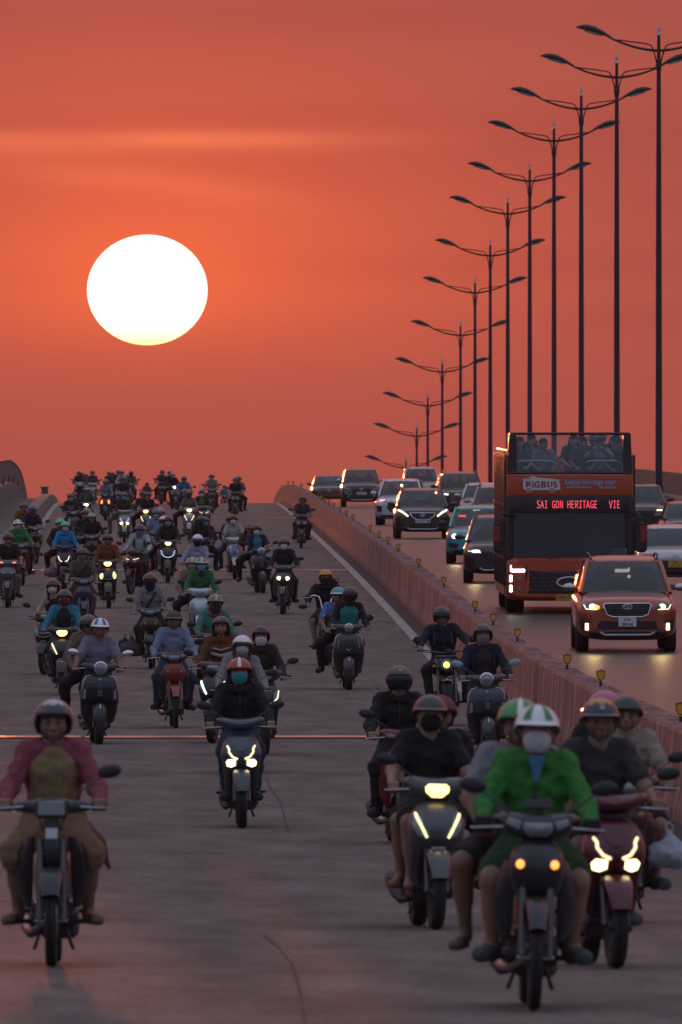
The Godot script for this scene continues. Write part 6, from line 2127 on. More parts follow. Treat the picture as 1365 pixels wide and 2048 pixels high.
func car(at: Vector3, label: String, c: Color, p: Dictionary) -> Node3D:
	var t := thing("car", label, "car", at, p.get("yaw", 0.0), "cars driving down the bridge")
	t.rotation.x = atan2(road_h(-at.z + 5.0) - road_h(-at.z - 5.0), 10.0)
	var w: float = p.get("w", 1.8) / 2.0
	var L: float = p.get("l", 4.5)
	var H: float = p.get("h", 1.65)
	var hood: float = p.get("hood", 0.98)
	var belt: float = p.get("belt", hood + 0.1)
	var low: float = p.get("low", 0.22)
	var e := 4.2
	var over: float = 0.88
	var body := paint("car paint", c, 0.28, p.get("metal", 0.35))
	body.clearcoat = 1.0
	body.clearcoat_roughness = 0.07
	var rows := [[over, w * 0.70, low + 0.14, hood - 0.20], [over - 0.03, w * 0.84, low + 0.07, hood - 0.10], [over - 0.10, w * 0.94, low + 0.02, hood - 0.04], [over - 0.28, w * 0.985, low, hood], [over - 0.8, w, low, hood + (belt - hood) * 0.6], [over - 1.15, w, low, belt], [over - 2.6, w, low, belt + 0.03], [over - L + 0.5, w * 0.985, low + 0.02, belt + 0.04], [over - L + 0.12, w * 0.95, low + 0.1, belt], [over - L, w * 0.8, low + 0.2, belt - 0.1]]
	var rings := []
	for q in rows:
		rings.append(ring_xy(0, q[2], q[3], q[1], q[0], e, 40))
	obj("body", Shape.new().loft(rings), body, t)
	var front := hull_front(rows, e)
	# glasshouse: [height, front z, rear z, half width]
	var y0 := belt - 0.03
	var y1 := H - 0.07
	var zf0: float = over - p.get("cowl", 1.08)
	var zf1: float = zf0 - p.get("rake", 0.78)
	var zr0: float = over - L + p.get("tail", 0.35)
	var zr1: float = zr0 + p.get("tailrake", 0.35)
	var wb := w * 0.93
	var wt: float = w * p.get("tumble", 0.74)
	var glass: Material = M.car_glass
	var pane := []
	for i in 7:
		var f := i / 6.0
		var row := PackedVector3Array()
		for k in 13:
			var s := k / 6.0 - 1.0
			row.append(Vector3(s * lerpf(wb, wt, f) * 0.94, lerpf(y0, y1, f) + 0.03 * sin(f * PI) * 0.0, lerpf(zf0, zf1, f) - 0.20 * s * s * (1.0 - 0.3 * f) + 0.03 * sin(f * PI)))
		pane.append(row)
	obj("windscreen", sheet(pane), glass, t)
	for sx in [-1.0, 1.0]:
		var side := []
		for i in 4:
			var f := i / 3.0
			var row := PackedVector3Array()
			for k in 7:
				var g := k / 6.0
				row.append(Vector3(sx * lerpf(wb, wt, f), lerpf(y0, y1, f), lerpf(lerpf(zf0 - 0.22, zf1 - 0.16, f), lerpf(zr0 + 0.1, zr1 + 0.1, f), g)))
			side.append(row)
		obj("side_window", sheet(side), glass, t)
		obj("pillar", Shape.new().tube([Vector3(sx * wb * 0.97, y0 - 0.02, zf0 - 0.19), Vector3(sx * lerpf(wb, wt, 0.5) * 0.972, lerpf(y0, y1, 0.5), lerpf(zf0, zf1, 0.5) - 0.155), Vector3(sx * wt * 0.97, y1 + 0.01, zf1 - 0.13)], 0.042, 8), body, t)
		for g in [0.36, 0.72, 1.0]:
			obj("pillar", Shape.new().tube([Vector3(sx * wb * 0.985, y0, lerpf(zf0 - 0.22, zr0 + 0.08, g)), Vector3(sx * wt * 0.985, y1, lerpf(zf1 - 0.16, zr1 + 0.08, g))], 0.04, 6), M.black if g < 0.9 else body, t)
		# mirror
		var mz: float = zf0 - 0.33
		var mir := Node3D.new()
		mir.name = "mirror"
		t.add_child(mir, true)
		obj("housing", Shape.new().ellipsoid(Vector3(sx * (w + 0.11), belt + 0.06, mz), Vector3(0.12, 0.075, 0.07)), p.get("mirror", body), mir)
		obj("stalk", Shape.new().box(Vector3(sx * (w - 0.0), belt + 0.03, mz), Vector3(0.12, 0.04, 0.05), 0.01), M.black, mir)
		# wheels
		for z in [0.0, over - L + 0.85]:
			var wh := Node3D.new()
			wh.name = "wheel"
			t.add_child(wh, true)
			wh.position = Vector3(sx * (w - 0.115), 0.335, z)
			var ty := Shape.new()
			torus(ty, [[0.22, -0.1], [0.30, -0.115], [0.33, -0.095], [0.335, 0.0], [0.33, 0.095], [0.30, 0.115], [0.22, 0.1]], Vector3.ZERO, 26)
			obj("tyre", ty, M.rubber, wh)
			obj("rim", Shape.new().lathe([[0.23, -0.09], [0.23, 0.09], [0.2, 0.1], [0.06, 0.06]], Vector3.ZERO, Vector3(sx, 0, 0), 18), M.steel, wh)
	var rear := []
	for i in 3:
		var f := i / 2.0
		var row := PackedVector3Array()
		for k in 5:
			var s := k / 2.0 - 1.0
			row.append(Vector3(s * lerpf(wb, wt, f) * 0.95, lerpf(y0, y1, f), lerpf(zr0, zr1, f) + 0.08 * s * s))
		rear.append(row)
	obj("rear_window", sheet(rear), glass, t)
	var roof := []
	for q in [[y1 - 0.03, 1.0, -0.02], [y1 + 0.0, 0.995, 0.0], [y1 + 0.03, 0.96, 0.08], [y1 + 0.06, 0.88, 0.24], [y1 + 0.08, 0.72, 0.46], [y1 + 0.09, 0.4, 0.7]]:
		roof.append(ring_at(Vector3(0, q[0], (zf1 + zr1) / 2.0 - 0.02), Vector3(wt * q[1], 0, 0), Vector3(0, 0, (zf1 - zr1) / 2.0 - q[2]), 5.0, 32))
	obj("roof", Shape.new().loft(roof), body, t)
	if p.has("rails"):
		for sx in [-1.0, 1.0]:
			obj("roof_rail", Shape.new().tube([Vector3(sx * wt * 0.9, y1 + 0.03, zf1 - 0.15), Vector3(sx * wt * 0.92, y1 + 0.115, zf1 - 0.3), Vector3(sx * wt * 0.92, y1 + 0.12, zr1 + 0.3), Vector3(sx * wt * 0.9, y1 + 0.03, zr1 + 0.1)], 0.022, 7), M.dark_steel, t)
	# what is inside: dashboard, seats, a wheel
	var cab := Shape.new()
	cab.box(Vector3(0, belt - 0.09, zf0 - 0.42), Vector3(w * 1.7, 0.12, 0.36), 0.05)
	obj("dashboard", cab, M.black, t)
	for sx in [-1.0, 1.0]:
		var seat := Shape.new()
		seat.box(Vector3(sx * 0.38, belt - 0.06, zf1 - 0.42), Vector3(0.46, 0.62, 0.14), 0.05)
		seat.box(Vector3(sx * 0.38, belt + 0.34, zf1 - 0.42), Vector3(0.25, 0.17, 0.09), 0.035)
		seat.box(Vector3(sx * 0.38, belt - 0.42, zf1 - 0.15), Vector3(0.48, 0.16, 0.5), 0.05)
		obj("seat", seat, M.seat, t)
	obj("rear_seat", Shape.new().box(Vector3(0, belt - 0.1, zr1 + 0.75), Vector3(w * 1.5, 0.6, 0.18), 0.05), M.seat, t)
	obj("rear_view_mirror", Shape.new().box(Vector3(0, y1 - 0.09, zf1 + 0.05), Vector3(0.22, 0.06, 0.03), 0.01), M.black, t)
	# front: grille, lamps, bumper
	var dark_low: float = p.get("dark_low", 0.0)
	obj("lower_bumper", Shape.new().patch([Vector2(-w * 0.80, low + 0.17), Vector2(w * 0.80, low + 0.17), Vector2(w * 0.74, low + 0.06), Vector2(-w * 0.74, low + 0.06)], front, 0.012, 0.05), M.black, t)
	if p.has("grille"):
		var poly: Array = p.grille
		obj("grille", Shape.new().patch(poly, front, 0.010, 0.05), M.black, t)
		var lo2 := Vector2.INF
		var hi2 := -Vector2.INF
		for q in poly:
			lo2 = lo2.min(q)
			hi2 = hi2.max(q)
		if p.has("grille_frame"):
			var loop := []
			for q in poly:
				loop.append(q)
			loop.append(poly[0])
			obj("grille_frame", line_on(loop, front, 0.02, 0.017), p.grille_frame, t)
		for k in 4:
			var y := lerpf(lo2.y, hi2.y, (k + 0.7) / 4.6)
			obj("grille_bar", line_on([Vector2(lo2.x * 0.82, y), Vector2(0, y), Vector2(hi2.x * 0.82, y)], front, 0.018, 0.008), p.get("bar", M.dark_steel), t)
	for sx in [-1.0, 1.0]:
		if p.has("head"):
			obj("headlight", Shape.new().patch(mirrored(p.head, sx), front, 0.016, 0.05, 0.01), M.car_lens, t)
		if p.has("lamp"):
			for q in p.lamp:
				var z: float = front.call(q[0] * sx, q[1])
				obj("headlight_bulb", Shape.new().ellipsoid(Vector3(q[0] * sx, q[1], z + 0.02), Vector3(q[2], q[3], 0.03)), q[4] if not (sx > 0 and q.size() > 5) else q[5], t)
		if p.has("drl"):
			obj("running_light", line_on(p.drl, front, 0.03, p.get("drl_r", 0.014), sx), p.get("drl_m", M.drl_lit), t)
		if p.has("fog"):
			obj("fog_lamp_frame", Shape.new().patch(mirrored(p.fog, sx), front, 0.014, 0.05), M.black, t)
			if p.has("fog_lit"):
				for q in p.fog_lit:
					obj("fog_lamp", Shape.new().box(Vector3(q[0] * sx, q[1], front.call(q[0] * sx, q[1]) + 0.03), Vector3(q[2], q[3], 0.03), 0.008), q[4], t)
	if p.has("low_grille"):
		obj("lower_grille", Shape.new().patch(p.low_grille, front, 0.012, 0.05), M.black, t)
	if p.has("skid"):
		obj("skid_plate", line_on([Vector2(-w * 0.55, low + 0.15), Vector2(-w * 0.45, low + 0.10), Vector2(w * 0.45, low + 0.10), Vector2(w * 0.55, low + 0.15)], front, 0.03, 0.028), M.steel, t)
	if p.has("plate"):
		var py: float = p.get("plate_y", low + 0.32)
		plate(t, Vector3(0, py, front.call(0, py) + 0.035), p.plate, p.get("plate_size", Vector2(0.33, 0.165)), p.get("plate_c", col(0.62, 0.62, 0.62)), col(0.03, 0.03, 0.03))
	if p.has("emblem"):
		var ey: float = p.get("emblem_y", hood - 0.19)
		var ez: float = front.call(0, ey) + 0.04
		var loop := []
		for k in 17:
			var a := TAU * k / 16.0
			loop.append(Vector3(cos(a) * 0.085, ey + sin(a) * 0.045, ez))
		obj("emblem", Shape.new().tube(loop, 0.008, 6), M.chrome, t)
		var mark := Shape.new()
		match p.emblem:
			"stars":
				for q in [[-0.045, 0.008, 0.016], [0.0, 0.012, 0.01], [0.03, 0.012, 0.01], [-0.005, -0.016, 0.01], [0.028, -0.014, 0.01]]:
					mark.ellipsoid(Vector3(q[0], ey + q[1], ez), Vector3(q[2], q[2], 0.006), Basis(), 8, 5)
			"h":
				mark.tube([Vector3(-0.045, ey - 0.03, ez), Vector3(-0.025, ey + 0.03, ez)], 0.008, 6)
				mark.tube([Vector3(0.025, ey - 0.03, ez), Vector3(0.045, ey + 0.03, ez)], 0.008, 6)
				mark.tube([Vector3(-0.035, ey - 0.008, ez), Vector3(0.035, ey + 0.008, ez)], 0.008, 6)
			"diamonds":
				for a in [PI / 2.0, PI * 7.0 / 6.0, PI * 11.0 / 6.0]:
					mark.ellipsoid(Vector3(cos(a) * 0.028, ey + sin(a) * 0.028, ez), Vector3(0.028, 0.013, 0.008), Basis(Vector3.BACK, a), 8, 5)
			_:
				mark.ellipsoid(Vector3(0, ey, ez), Vector3(0.03, 0.032, 0.008), Basis(), 8, 5)
		obj("emblem_mark", mark, M.chrome, t)
	if p.has("beam"):
		for sx in [-1.0, 1.0]:
			var spot := SpotLight3D.new()
			spot.name = "headlight_beam"
			spot.light_color = Color(1.0, 0.85, 0.55)
			spot.light_energy = p.beam
			spot.spot_angle = 28.0
			spot.spot_range = 80.0
			spot.light_size = 0.1
			spot.shadow_enabled = true
			t.add_child(spot)
			spot.position = Vector3(sx * w * 0.68, hood - 0.22, over + 0.1)
			spot.rotation = Vector3(-0.07, PI, 0)
	return t


func car_at(u: float, v: float, far := 0.0) -> Vector3:
	return on_road(u, v, far)


const SUV_HEAD := [Vector2(0.40, 0.90), Vector2(0.60, 0.94), Vector2(0.80, 0.95), Vector2(0.83, 0.88), Vector2(0.74, 0.80), Vector2(0.52, 0.79), Vector2(0.42, 0.82)]


func vehicles() -> void:
	folds.seed = 3
	folds.frequency = 0.12
	var g := std("car glass", col(0.02, 0.032, 0.036), 0.03)
	g.transparency = BaseMaterial3D.TRANSPARENCY_ALPHA
	g.albedo_color.a = 0.66
	M.car_glass = g
	var g2 := std("bus glass", col(0.10, 0.16, 0.18), 0.03)
	g2.transparency = BaseMaterial3D.TRANSPARENCY_ALPHA
	g2.albedo_color.a = 0.42
	M.bus_glass = g2
	M.car_lens = std("car lamp lens", col(0.16, 0.17, 0.18), 0.08)
	M.silver = std("silver trim", col(0.5, 0.52, 0.55), 0.2, 1.0)
	var cw: Material = M.white_lit
	# the copper-red off-roader beside the bus
	car(car_at(1252, 1303), "copper-red off-roader with chrome-framed grille driving in front of the bus", col(0.38, 0.07, 0.035), {"w": 1.84, "l": 4.6, "h": 1.73, "hood": 1.02, "belt": 1.12, "rails": 1, "mirror": M.silver, "metal": 0.5,
		"grille": [Vector2(-0.40, 0.90), Vector2(0.40, 0.90), Vector2(0.44, 0.86), Vector2(0.38, 0.70), Vector2(0.28, 0.655), Vector2(-0.28, 0.655), Vector2(-0.38, 0.70), Vector2(-0.44, 0.86)], "grille_frame": M.chrome, "emblem": "stars", "emblem_y": 0.84,
		"head": [Vector2(0.50, 0.86), Vector2(0.64, 0.93), Vector2(0.82, 0.97), Vector2(0.85, 0.88), Vector2(0.80, 0.79), Vector2(0.56, 0.775)],
		"lamp": [[0.64, 0.845, 0.065, 0.05, M.white_lit], [0.57, 0.83, 0.06, 0.045, M.amber_bright, M.car_lens]], "drl": [Vector2(0.56, 0.79), Vector2(0.76, 0.80), Vector2(0.80, 0.88)], "drl_r": 0.01,
		"fog": [Vector2(0.70, 0.60), Vector2(0.86, 0.62), Vector2(0.84, 0.42), Vector2(0.70, 0.42)], "fog_lit": [[0.745, 0.475, 0.065, 0.13, M.white_lit]],
		"low_grille": [Vector2(-0.52, 0.58), Vector2(0.52, 0.58), Vector2(0.58, 0.42), Vector2(-0.58, 0.42)], "skid": 1, "plate": ["51K", "265.66"], "plate_y": 0.56, "beam": 0.24})
	# black crossover with slanting lamps
	car(car_at(845, 1077), "black crossover with slim slanting white lamps driving behind the barrier", col(0.016, 0.016, 0.018), {"w": 1.86, "l": 4.5, "h": 1.66, "hood": 1.0, "belt": 1.1, "rails": 1,
		"grille": [Vector2(-0.42, 0.86), Vector2(0.42, 0.86), Vector2(0.36, 0.74), Vector2(0.22, 0.64), Vector2(-0.22, 0.64), Vector2(-0.36, 0.74)], "grille_frame": M.chrome, "emblem": "dot", "emblem_y": 0.78,
		"drl": [Vector2(0.80, 0.95), Vector2(0.64, 0.87), Vector2(0.49, 0.75)], "drl_r": 0.028, "drl_m": M.drl_bright, "low_grille": [Vector2(-0.5, 0.52), Vector2(0.5, 0.52), Vector2(0.55, 0.36), Vector2(-0.55, 0.36)], "skid": 1, "fog": [Vector2(0.60, 0.58), Vector2(0.8, 0.6), Vector2(0.74, 0.5), Vector2(0.62, 0.5)],
		"plate": ["70A-277.88"], "plate_size": Vector2(0.5, 0.12), "plate_y": 0.59})
	# silver-white people carrier behind it
	car(car_at(800, 1050), "silver-white people carrier with one violet-tinged lamp behind the black crossover", col(0.55, 0.55, 0.56), {"w": 1.8, "l": 4.5, "h": 1.72, "hood": 1.02, "belt": 1.14, "yaw": -0.06,
		"grille": [Vector2(-0.36, 0.84), Vector2(0.36, 0.84), Vector2(0.46, 0.66), Vector2(0.30, 0.48), Vector2(-0.30, 0.48), Vector2(-0.46, 0.66)], "head": [Vector2(0.46, 0.93), Vector2(0.82, 0.98), Vector2(0.80, 0.90), Vector2(0.46, 0.86)], "lamp": [[0.62, 0.92, 0.13, 0.035, M.violet_lit]], "fog": [Vector2(0.62, 0.72), Vector2(0.84, 0.74), Vector2(0.80, 0.5), Vector2(0.64, 0.5)], "emblem": "diamonds"})
	# black people carrier on the crest
	car(car_at(723, 1014), "black people carrier with three-diamond badge high on the crest", col(0.02, 0.02, 0.021), {"w": 1.8, "l": 4.5, "h": 1.74, "hood": 1.04, "belt": 1.15,
		"grille": [Vector2(-0.36, 0.84), Vector2(0.36, 0.84), Vector2(0.46, 0.62), Vector2(0.30, 0.42), Vector2(-0.30, 0.42), Vector2(-0.46, 0.62)], "drl": [Vector2(0.78, 0.86), Vector2(0.55, 0.80), Vector2(0.42, 0.66), Vector2(0.62, 0.46)], "drl_r": 0.018, "drl_m": M.silver, "emblem": "diamonds", "emblem_y": 0.82, "plate": ["60A 882.17"], "plate_size": Vector2(0.45, 0.12), "plate_y": 0.62, "skid": 1, "head": [Vector2(0.58, 0.74), Vector2(0.80, 0.76), Vector2(0.76, 0.56), Vector2(0.60, 0.56)], "mirror": M.silver})
	# low dark saloon sinking behind the crest
	car(car_at(658, 0, 655.0), "dark low saloon half hidden by the barrier at the crest", col(0.035, 0.033, 0.034), {"w": 1.75, "l": 4.5, "h": 1.46, "hood": 0.86, "belt": 0.95, "emblem": "dot", "head": [Vector2(0.5, 0.72), Vector2(0.8, 0.78), Vector2(0.78, 0.68), Vector2(0.5, 0.64)]})
	# silver wagon behind
	car(car_at(843, 0, 600.0), "silver wagon whose roof shows behind the silver-white people carrier", col(0.33, 0.33, 0.34), {"w": 1.8, "l": 4.7, "h": 1.78, "hood": 1.04, "belt": 1.15, "head": SUV_HEAD})
	# dark wagon with a light bar
	car(car_at(921, 1036), "dark seven-seat wagon with a thin lit lamp between the lamp poles", col(0.018, 0.018, 0.02), {"w": 1.92, "l": 4.9, "h": 1.84, "hood": 1.1, "belt": 1.22, "rails": 1,
		"grille": [Vector2(-0.5, 0.96), Vector2(0.5, 0.96), Vector2(0.5, 0.6), Vector2(-0.5, 0.6)], "bar": M.steel, "drl": [Vector2(0.80, 0.97), Vector2(0.50, 0.95)], "drl_r": 0.026, "drl_m": M.drl_bright, "emblem": "dot"})
	# white hatchback, mostly hidden
	car(car_at(965, 1046), "white hatchback mostly hidden behind the teal taxi and the bus", col(0.55, 0.55, 0.56), {"w": 1.72, "l": 4.1, "h": 1.52, "hood": 0.92, "belt": 1.0, "yaw": -0.05, "mirror": M.silver, "head": SUV_HEAD})
	# pale gold car with a lit lamp beside the bus
	car(car_at(992, 1070), "beige car with a glowing lamp squeezed beside the tail of the bus", col(0.30, 0.25, 0.20), {"w": 1.8, "l": 4.5, "h": 1.7, "hood": 1.0, "belt": 1.1, "yaw": -0.06, "rails": 1, "head": SUV_HEAD, "lamp": [[0.62, 0.86, 0.13, 0.05, M.cool_lit]], "beam": 0.15})
	# teal taxi
	var taxi := car(car_at(957, 1127), "teal taxi with a red lit TAXI sign in its windscreen", col(0.025, 0.36, 0.36), {"w": 1.79, "l": 4.3, "h": 1.6, "hood": 0.96, "belt": 1.06, "mirror": M.black, "head": [Vector2(0.50, 0.84), Vector2(0.84, 0.88), Vector2(0.82, 0.70), Vector2(0.56, 0.68)], "lamp": [[0.64, 0.77, 0.085, 0.07, M.cool_lit]],
		"fog": [Vector2(0.52, 0.56), Vector2(0.84, 0.60), Vector2(0.78, 0.46), Vector2(0.56, 0.42)], "low_grille": [Vector2(-0.6, 0.40), Vector2(0.6, 0.40), Vector2(0.62, 0.30), Vector2(-0.62, 0.30)], "yaw": -0.04, "beam": 0.22})
	var sign_ := obj_mesh("taxi_sign", text_mesh("TAXI", 0.075, 0.01), M.red_led, taxi)
	sign_.position = Vector3(-0.46, 1.32, -0.50)
	sign_.rotation.x = -0.75
	# black saloon next to the bus
	car(car_at(1001, 1165), "glossy black saloon with a sharp white lamp alongside the bus", col(0.02, 0.02, 0.022), {"w": 1.84, "l": 4.6, "h": 1.66, "hood": 0.98, "belt": 1.08, "rails": 1, "yaw": -0.03, "head": [Vector2(0.46, 0.80), Vector2(0.86, 0.90), Vector2(0.84, 0.80), Vector2(0.50, 0.74)], "lamp": [[0.60, 0.79, 0.11, 0.035, M.cool_lit]], "drl": [Vector2(0.48, 0.755), Vector2(0.8, 0.80)], "drl_r": 0.01,
		"grille": [Vector2(-0.4, 0.78), Vector2(0.4, 0.78), Vector2(0.36, 0.5), Vector2(-0.36, 0.5)], "skid": 1, "beam": 0.21})
	# pick-up right of the bus
	car(car_at(1278, 1082), "dark bronze pick-up with a C-shaped lamp behind the bus mirror", col(0.055, 0.04, 0.032), {"w": 1.92, "l": 5.2, "h": 1.85, "hood": 1.18, "belt": 1.28, "tail": 1.9, "mirror": M.black,
		"grille": [Vector2(-0.5, 1.0), Vector2(0.5, 1.0), Vector2(0.5, 0.62), Vector2(-0.5, 0.62)], "drl": [Vector2(0.56, 1.02), Vector2(0.80, 1.02), Vector2(0.84, 0.96), Vector2(0.82, 0.82), Vector2(0.62, 0.79)], "drl_r": 0.018, "drl_m": M.drl_bright, "lamp": [[0.76, 0.87, 0.06, 0.05, M.cool_lit]]})
	# dark saloon at the right
	car(car_at(1383, 1100), "dark grey saloon between the pick-up and the white taxi", col(0.035, 0.035, 0.04), {"w": 1.8, "l": 4.6, "h": 1.47, "hood": 0.9, "belt": 0.98, "head": SUV_HEAD})
	# white saloon taxi
	car(car_at(1348, 1172), "white saloon with a yellow number plate behind the copper off-roader", col(0.52, 0.53, 0.56), {"w": 1.72, "l": 4.4, "h": 1.48, "hood": 0.9, "belt": 0.99, "head": [Vector2(0.5, 0.78), Vector2(0.82, 0.86), Vector2(0.8, 0.72), Vector2(0.52, 0.68)], "emblem": "h", "emblem_y": 0.76, "grille": [Vector2(-0.46, 0.64), Vector2(0.46, 0.64), Vector2(0.40, 0.36), Vector2(-0.40, 0.36)], "plate": ["50A", "016.16"], "plate_c": col(0.62, 0.32, 0.02), "plate_y": 0.55})
	bus()


func bus() -> void:
	var at := on_road(1134, 1224)
	var t := thing("bus", "orange open-top double-decker tour bus with a red lit destination display", "bus", at, 0.0)
	t.rotation.x = atan2(road_h(-at.z + 5.0) - road_h(-at.z - 5.0), 10.0)
	t.scale = Vector3(1.07, 1.025, 1.0)
	var w := 1.27
	var nose := 2.3
	var L := 10.2
	var orange := paint("bus orange", col(0.46, 0.060, 0.018), 0.3, 0.0)
	var blackp := paint("bus black", col(0.012, 0.012, 0.014), 0.18, 0.0)
	# lower body with rounded nose; rows from the nose back
	var lower := [[nose, w * 0.90, 0.36, 1.12], [nose - 0.04, w * 0.965, 0.30, 1.18], [nose - 0.14, w, 0.27, 1.2], [nose - L, w, 0.27, 1.2]]
	var rings := []
	for q in lower:
		rings.append(ring_xy(0, q[2], q[3], q[1], q[0], 9.0, 48))
	obj("lower_body", Shape.new().loft(rings), orange, t)
	var front := func(x: float, _y: float) -> float: return nose - 0.16 * pow(minf(1.0, absf(x) / w), 6.0)
	# corner posts and side walls of the lower deck
	for sx in [-1.0, 1.0]:
		obj("side_wall", Shape.new().box(Vector3(sx * (w - 0.03), 2.25, nose - L / 2.0 - 0.1), Vector3(0.06, 2.14, L - 0.25), 0.02), orange, t)
		for k in 6:
			obj("side_window", Shape.new().box(Vector3(sx * (w + 0.004), 1.72, nose - 1.1 - 1.5 * k), Vector3(0.012, 0.95, 1.36), 0.004), blackp, t)
		for k in 3:
			obj("door_leaf", Shape.new().box(Vector3(sx * (w + 0.01), 1.15, nose - 0.5 - 0.45 * k), Vector3(0.012, 1.6, 0.03), 0.004), M.silver, t)
		for k in 9:
			obj("added_glint_pillar", Shape.new().box(Vector3(sx * (w + 0.015), 1.95, nose - 0.34 - 1.08 * k), Vector3(0.07, 2.75, 0.09), 0.012), blackp, t)  # added pillars, standing proud to hide the low sun's glint on the flank
		for y in [1.16, 2.28, 3.30]:
			obj("side_moulding", Shape.new().box(Vector3(sx * (w + 0.012), y, nose - L / 2.0 - 0.1), Vector3(0.045, 0.07, L - 0.4), 0.012), orange, t)
		obj("corner_post", Shape.new().box(Vector3(sx * (w - 0.07), 1.8, nose - 0.16), Vector3(0.13, 1.36, 0.14), 0.03), blackp, t)
		obj("upper_rail", Shape.new().tube([Vector3(sx * (w - 0.05), 3.42, nose - 1.3), Vector3(sx * (w - 0.05), 3.42, nose - L + 0.1)], 0.025, 8), M.silver, t)
		for k in 7:
			obj("rail_post", Shape.new().box(Vector3(sx * (w - 0.05), 3.36, nose - 1.5 - 1.35 * k), Vector3(0.03, 0.12, 0.04), 0.004), M.silver, t)
	obj("upper_floor", Shape.new().box(Vector3(0, 2.32, nose - L / 2.0 - 0.2), Vector3(2.4, 0.08, L - 0.5), 0.01), M.black, t)
	obj("lower_floor", Shape.new().box(Vector3(0, 0.75, nose - L / 2.0 - 0.2), Vector3(2.4, 0.06, L - 0.6), 0.01), M.black, t)
	obj("rear_wall", Shape.new().box(Vector3(0, 2.2, nose - L + 0.05), Vector3(2.44, 2.1, 0.06), 0.02), orange, t)
	# band below the upper windscreen
	rings = []
	for q in [[2.47, 0.0, 0.985], [2.50, 0.02, 1.0], [2.88, 0.03, 1.0], [2.92, 0.0, 0.99]]:
		rings.append(ring_at(Vector3(0, q[0], nose - 0.3), Vector3(w * q[2], 0, 0), Vector3(0, 0, 0.30 + q[1]), 7.0, 44))
	obj("front_band", Shape.new().loft(rings), orange, t)
	# black header with the display
	rings = []
	for q in [[2.12, 0.0], [2.14, 0.012], [2.46, 0.012], [2.475, 0.0]]:
		rings.append(ring_at(Vector3(0, q[0], nose - 0.3), Vector3(w * 0.985, 0, 0), Vector3(0, 0, 0.29 + q[1]), 7.0, 44))
	obj("display_box", Shape.new().loft(rings), blackp, t)
	var led := obj_mesh("display_text", text_mesh("SAI GON HERITAGE   VIE", 0.155, 0.006, "Droid Sans Mono", false), M.red_led, t)
	led.position = Vector3(0.17, 2.285, nose + 0.012)
	led.scale.x = 1.66 / led.mesh.get_aabb().size.x
	# driver's windscreen
	var pane := []
	for i in 4:
		var row := PackedVector3Array()
		for k in 13:
			var s := k / 6.0 - 1.0
			var x: float = s * (w - 0.1)
			row.append(Vector3(x, 1.17 + 0.95 * i / 3.0, front.call(x, 0.0) - 0.03 - 0.03 * i / 3.0))
		pane.append(row)
	obj("windscreen", sheet(pane), M.car_glass, t)
	obj("dashboard", Shape.new().box(Vector3(0, 1.14, nose - 0.5), Vector3(2.3, 0.16, 0.6), 0.06), M.black, t)
	obj("cab_partition", Shape.new().box(Vector3(0, 1.55, nose - 2.4), Vector3(2.3, 1.5, 0.05), 0.01), M.black, t)
	var sw := []
	for k in 17:
		var a := TAU * k / 16.0
		sw.append(Vector3(0.62 + cos(a) * 0.22, 1.26 + sin(a) * 0.10, nose - 0.72 - sin(a) * 0.18))
	obj("steering_wheel", Shape.new().tube(sw, 0.016, 7), M.black, t)
	obj("driver_seat", Shape.new().box(Vector3(0.62, 1.32, nose - 1.45), Vector3(0.5, 0.9, 0.16), 0.06), M.seat, t)
	for e in [-1.0, 1.0]:
		obj("wiper", Shape.new().tube([Vector3(e * 0.3 - 0.75, 1.16, nose + 0.01), Vector3(e * 0.3 + 0.15, 1.30, nose + 0.015)], 0.012, 6), M.black, t)
	var card := obj("windscreen_card", Shape.new().box(Vector3(0.98, 1.30, nose - 0.12), Vector3(0.30, 0.14, 0.01), 0.003), std("white card", col(0.5, 0.5, 0.5), 0.6), t)
	var cw := obj_mesh("lettering", text_mesh("BiGBUS", 0.075, 0.003), std("card ink", col(0.05, 0.05, 0.06), 0.6), card)
	cw.position = Vector3(0.98, 1.30, nose - 0.112)
	cw.scale.x = 0.8
	# upper windscreen in its frame, leaning back a little
	var u0 := 2.93
	var u1 := 3.78
	var lean := 0.10
	var up := []
	for i in 3:
		var row := PackedVector3Array()
		for k in 9:
			var s := k / 4.0 - 1.0
			row.append(Vector3(s * (w - 0.20), lerpf(u0 + 0.05, u1 - 0.05, i / 2.0), nose - 0.06 - lean * i / 2.0))
		up.append(row)
	obj("upper_windscreen", sheet(up), M.bus_glass, t)
	for sx in [-1.0, 1.0]:
		obj("upper_post", Shape.new().loft([ring_xy(sx * (w - 0.13), 0, 0, 0, 0), ring_xy(sx * (w - 0.13), 0, 0, 0, 0)]) if false else Shape.new().slab(PackedVector2Array([Vector2(-0.09, u0), Vector2(0.09, u0), Vector2(0.06, u1), Vector2(-0.09, u1)] if sx > 0 else [Vector2(-0.09, u0), Vector2(0.09, u0), Vector2(0.09, u1), Vector2(-0.06, u1)]), 0.08, Transform3D(Basis(), Vector3(sx * (w - 0.11), 0, nose - 0.06))), blackp, t)
		var wing := []
		for i in 3:
			var row := PackedVector3Array()
			for k in 3:
				row.append(Vector3(sx * (w - 0.03), lerpf(u0, u1, i / 2.0), nose - 0.12 - lean * i / 2.0 - k * (0.6 - 0.22 * i / 2.0)))
			wing.append(row)
		obj("side_screen", sheet(wing), M.bus_glass, t)
	obj("upper_frame", Shape.new().box(Vector3(0, u1 - 0.01, nose - 0.16), Vector3(2 * w - 0.12, 0.06, 0.09), 0.02), blackp, t)
	obj("upper_frame", Shape.new().box(Vector3(0, u0 + 0.02, nose - 0.06), Vector3(2 * w - 0.1, 0.05, 0.09), 0.015), blackp, t)
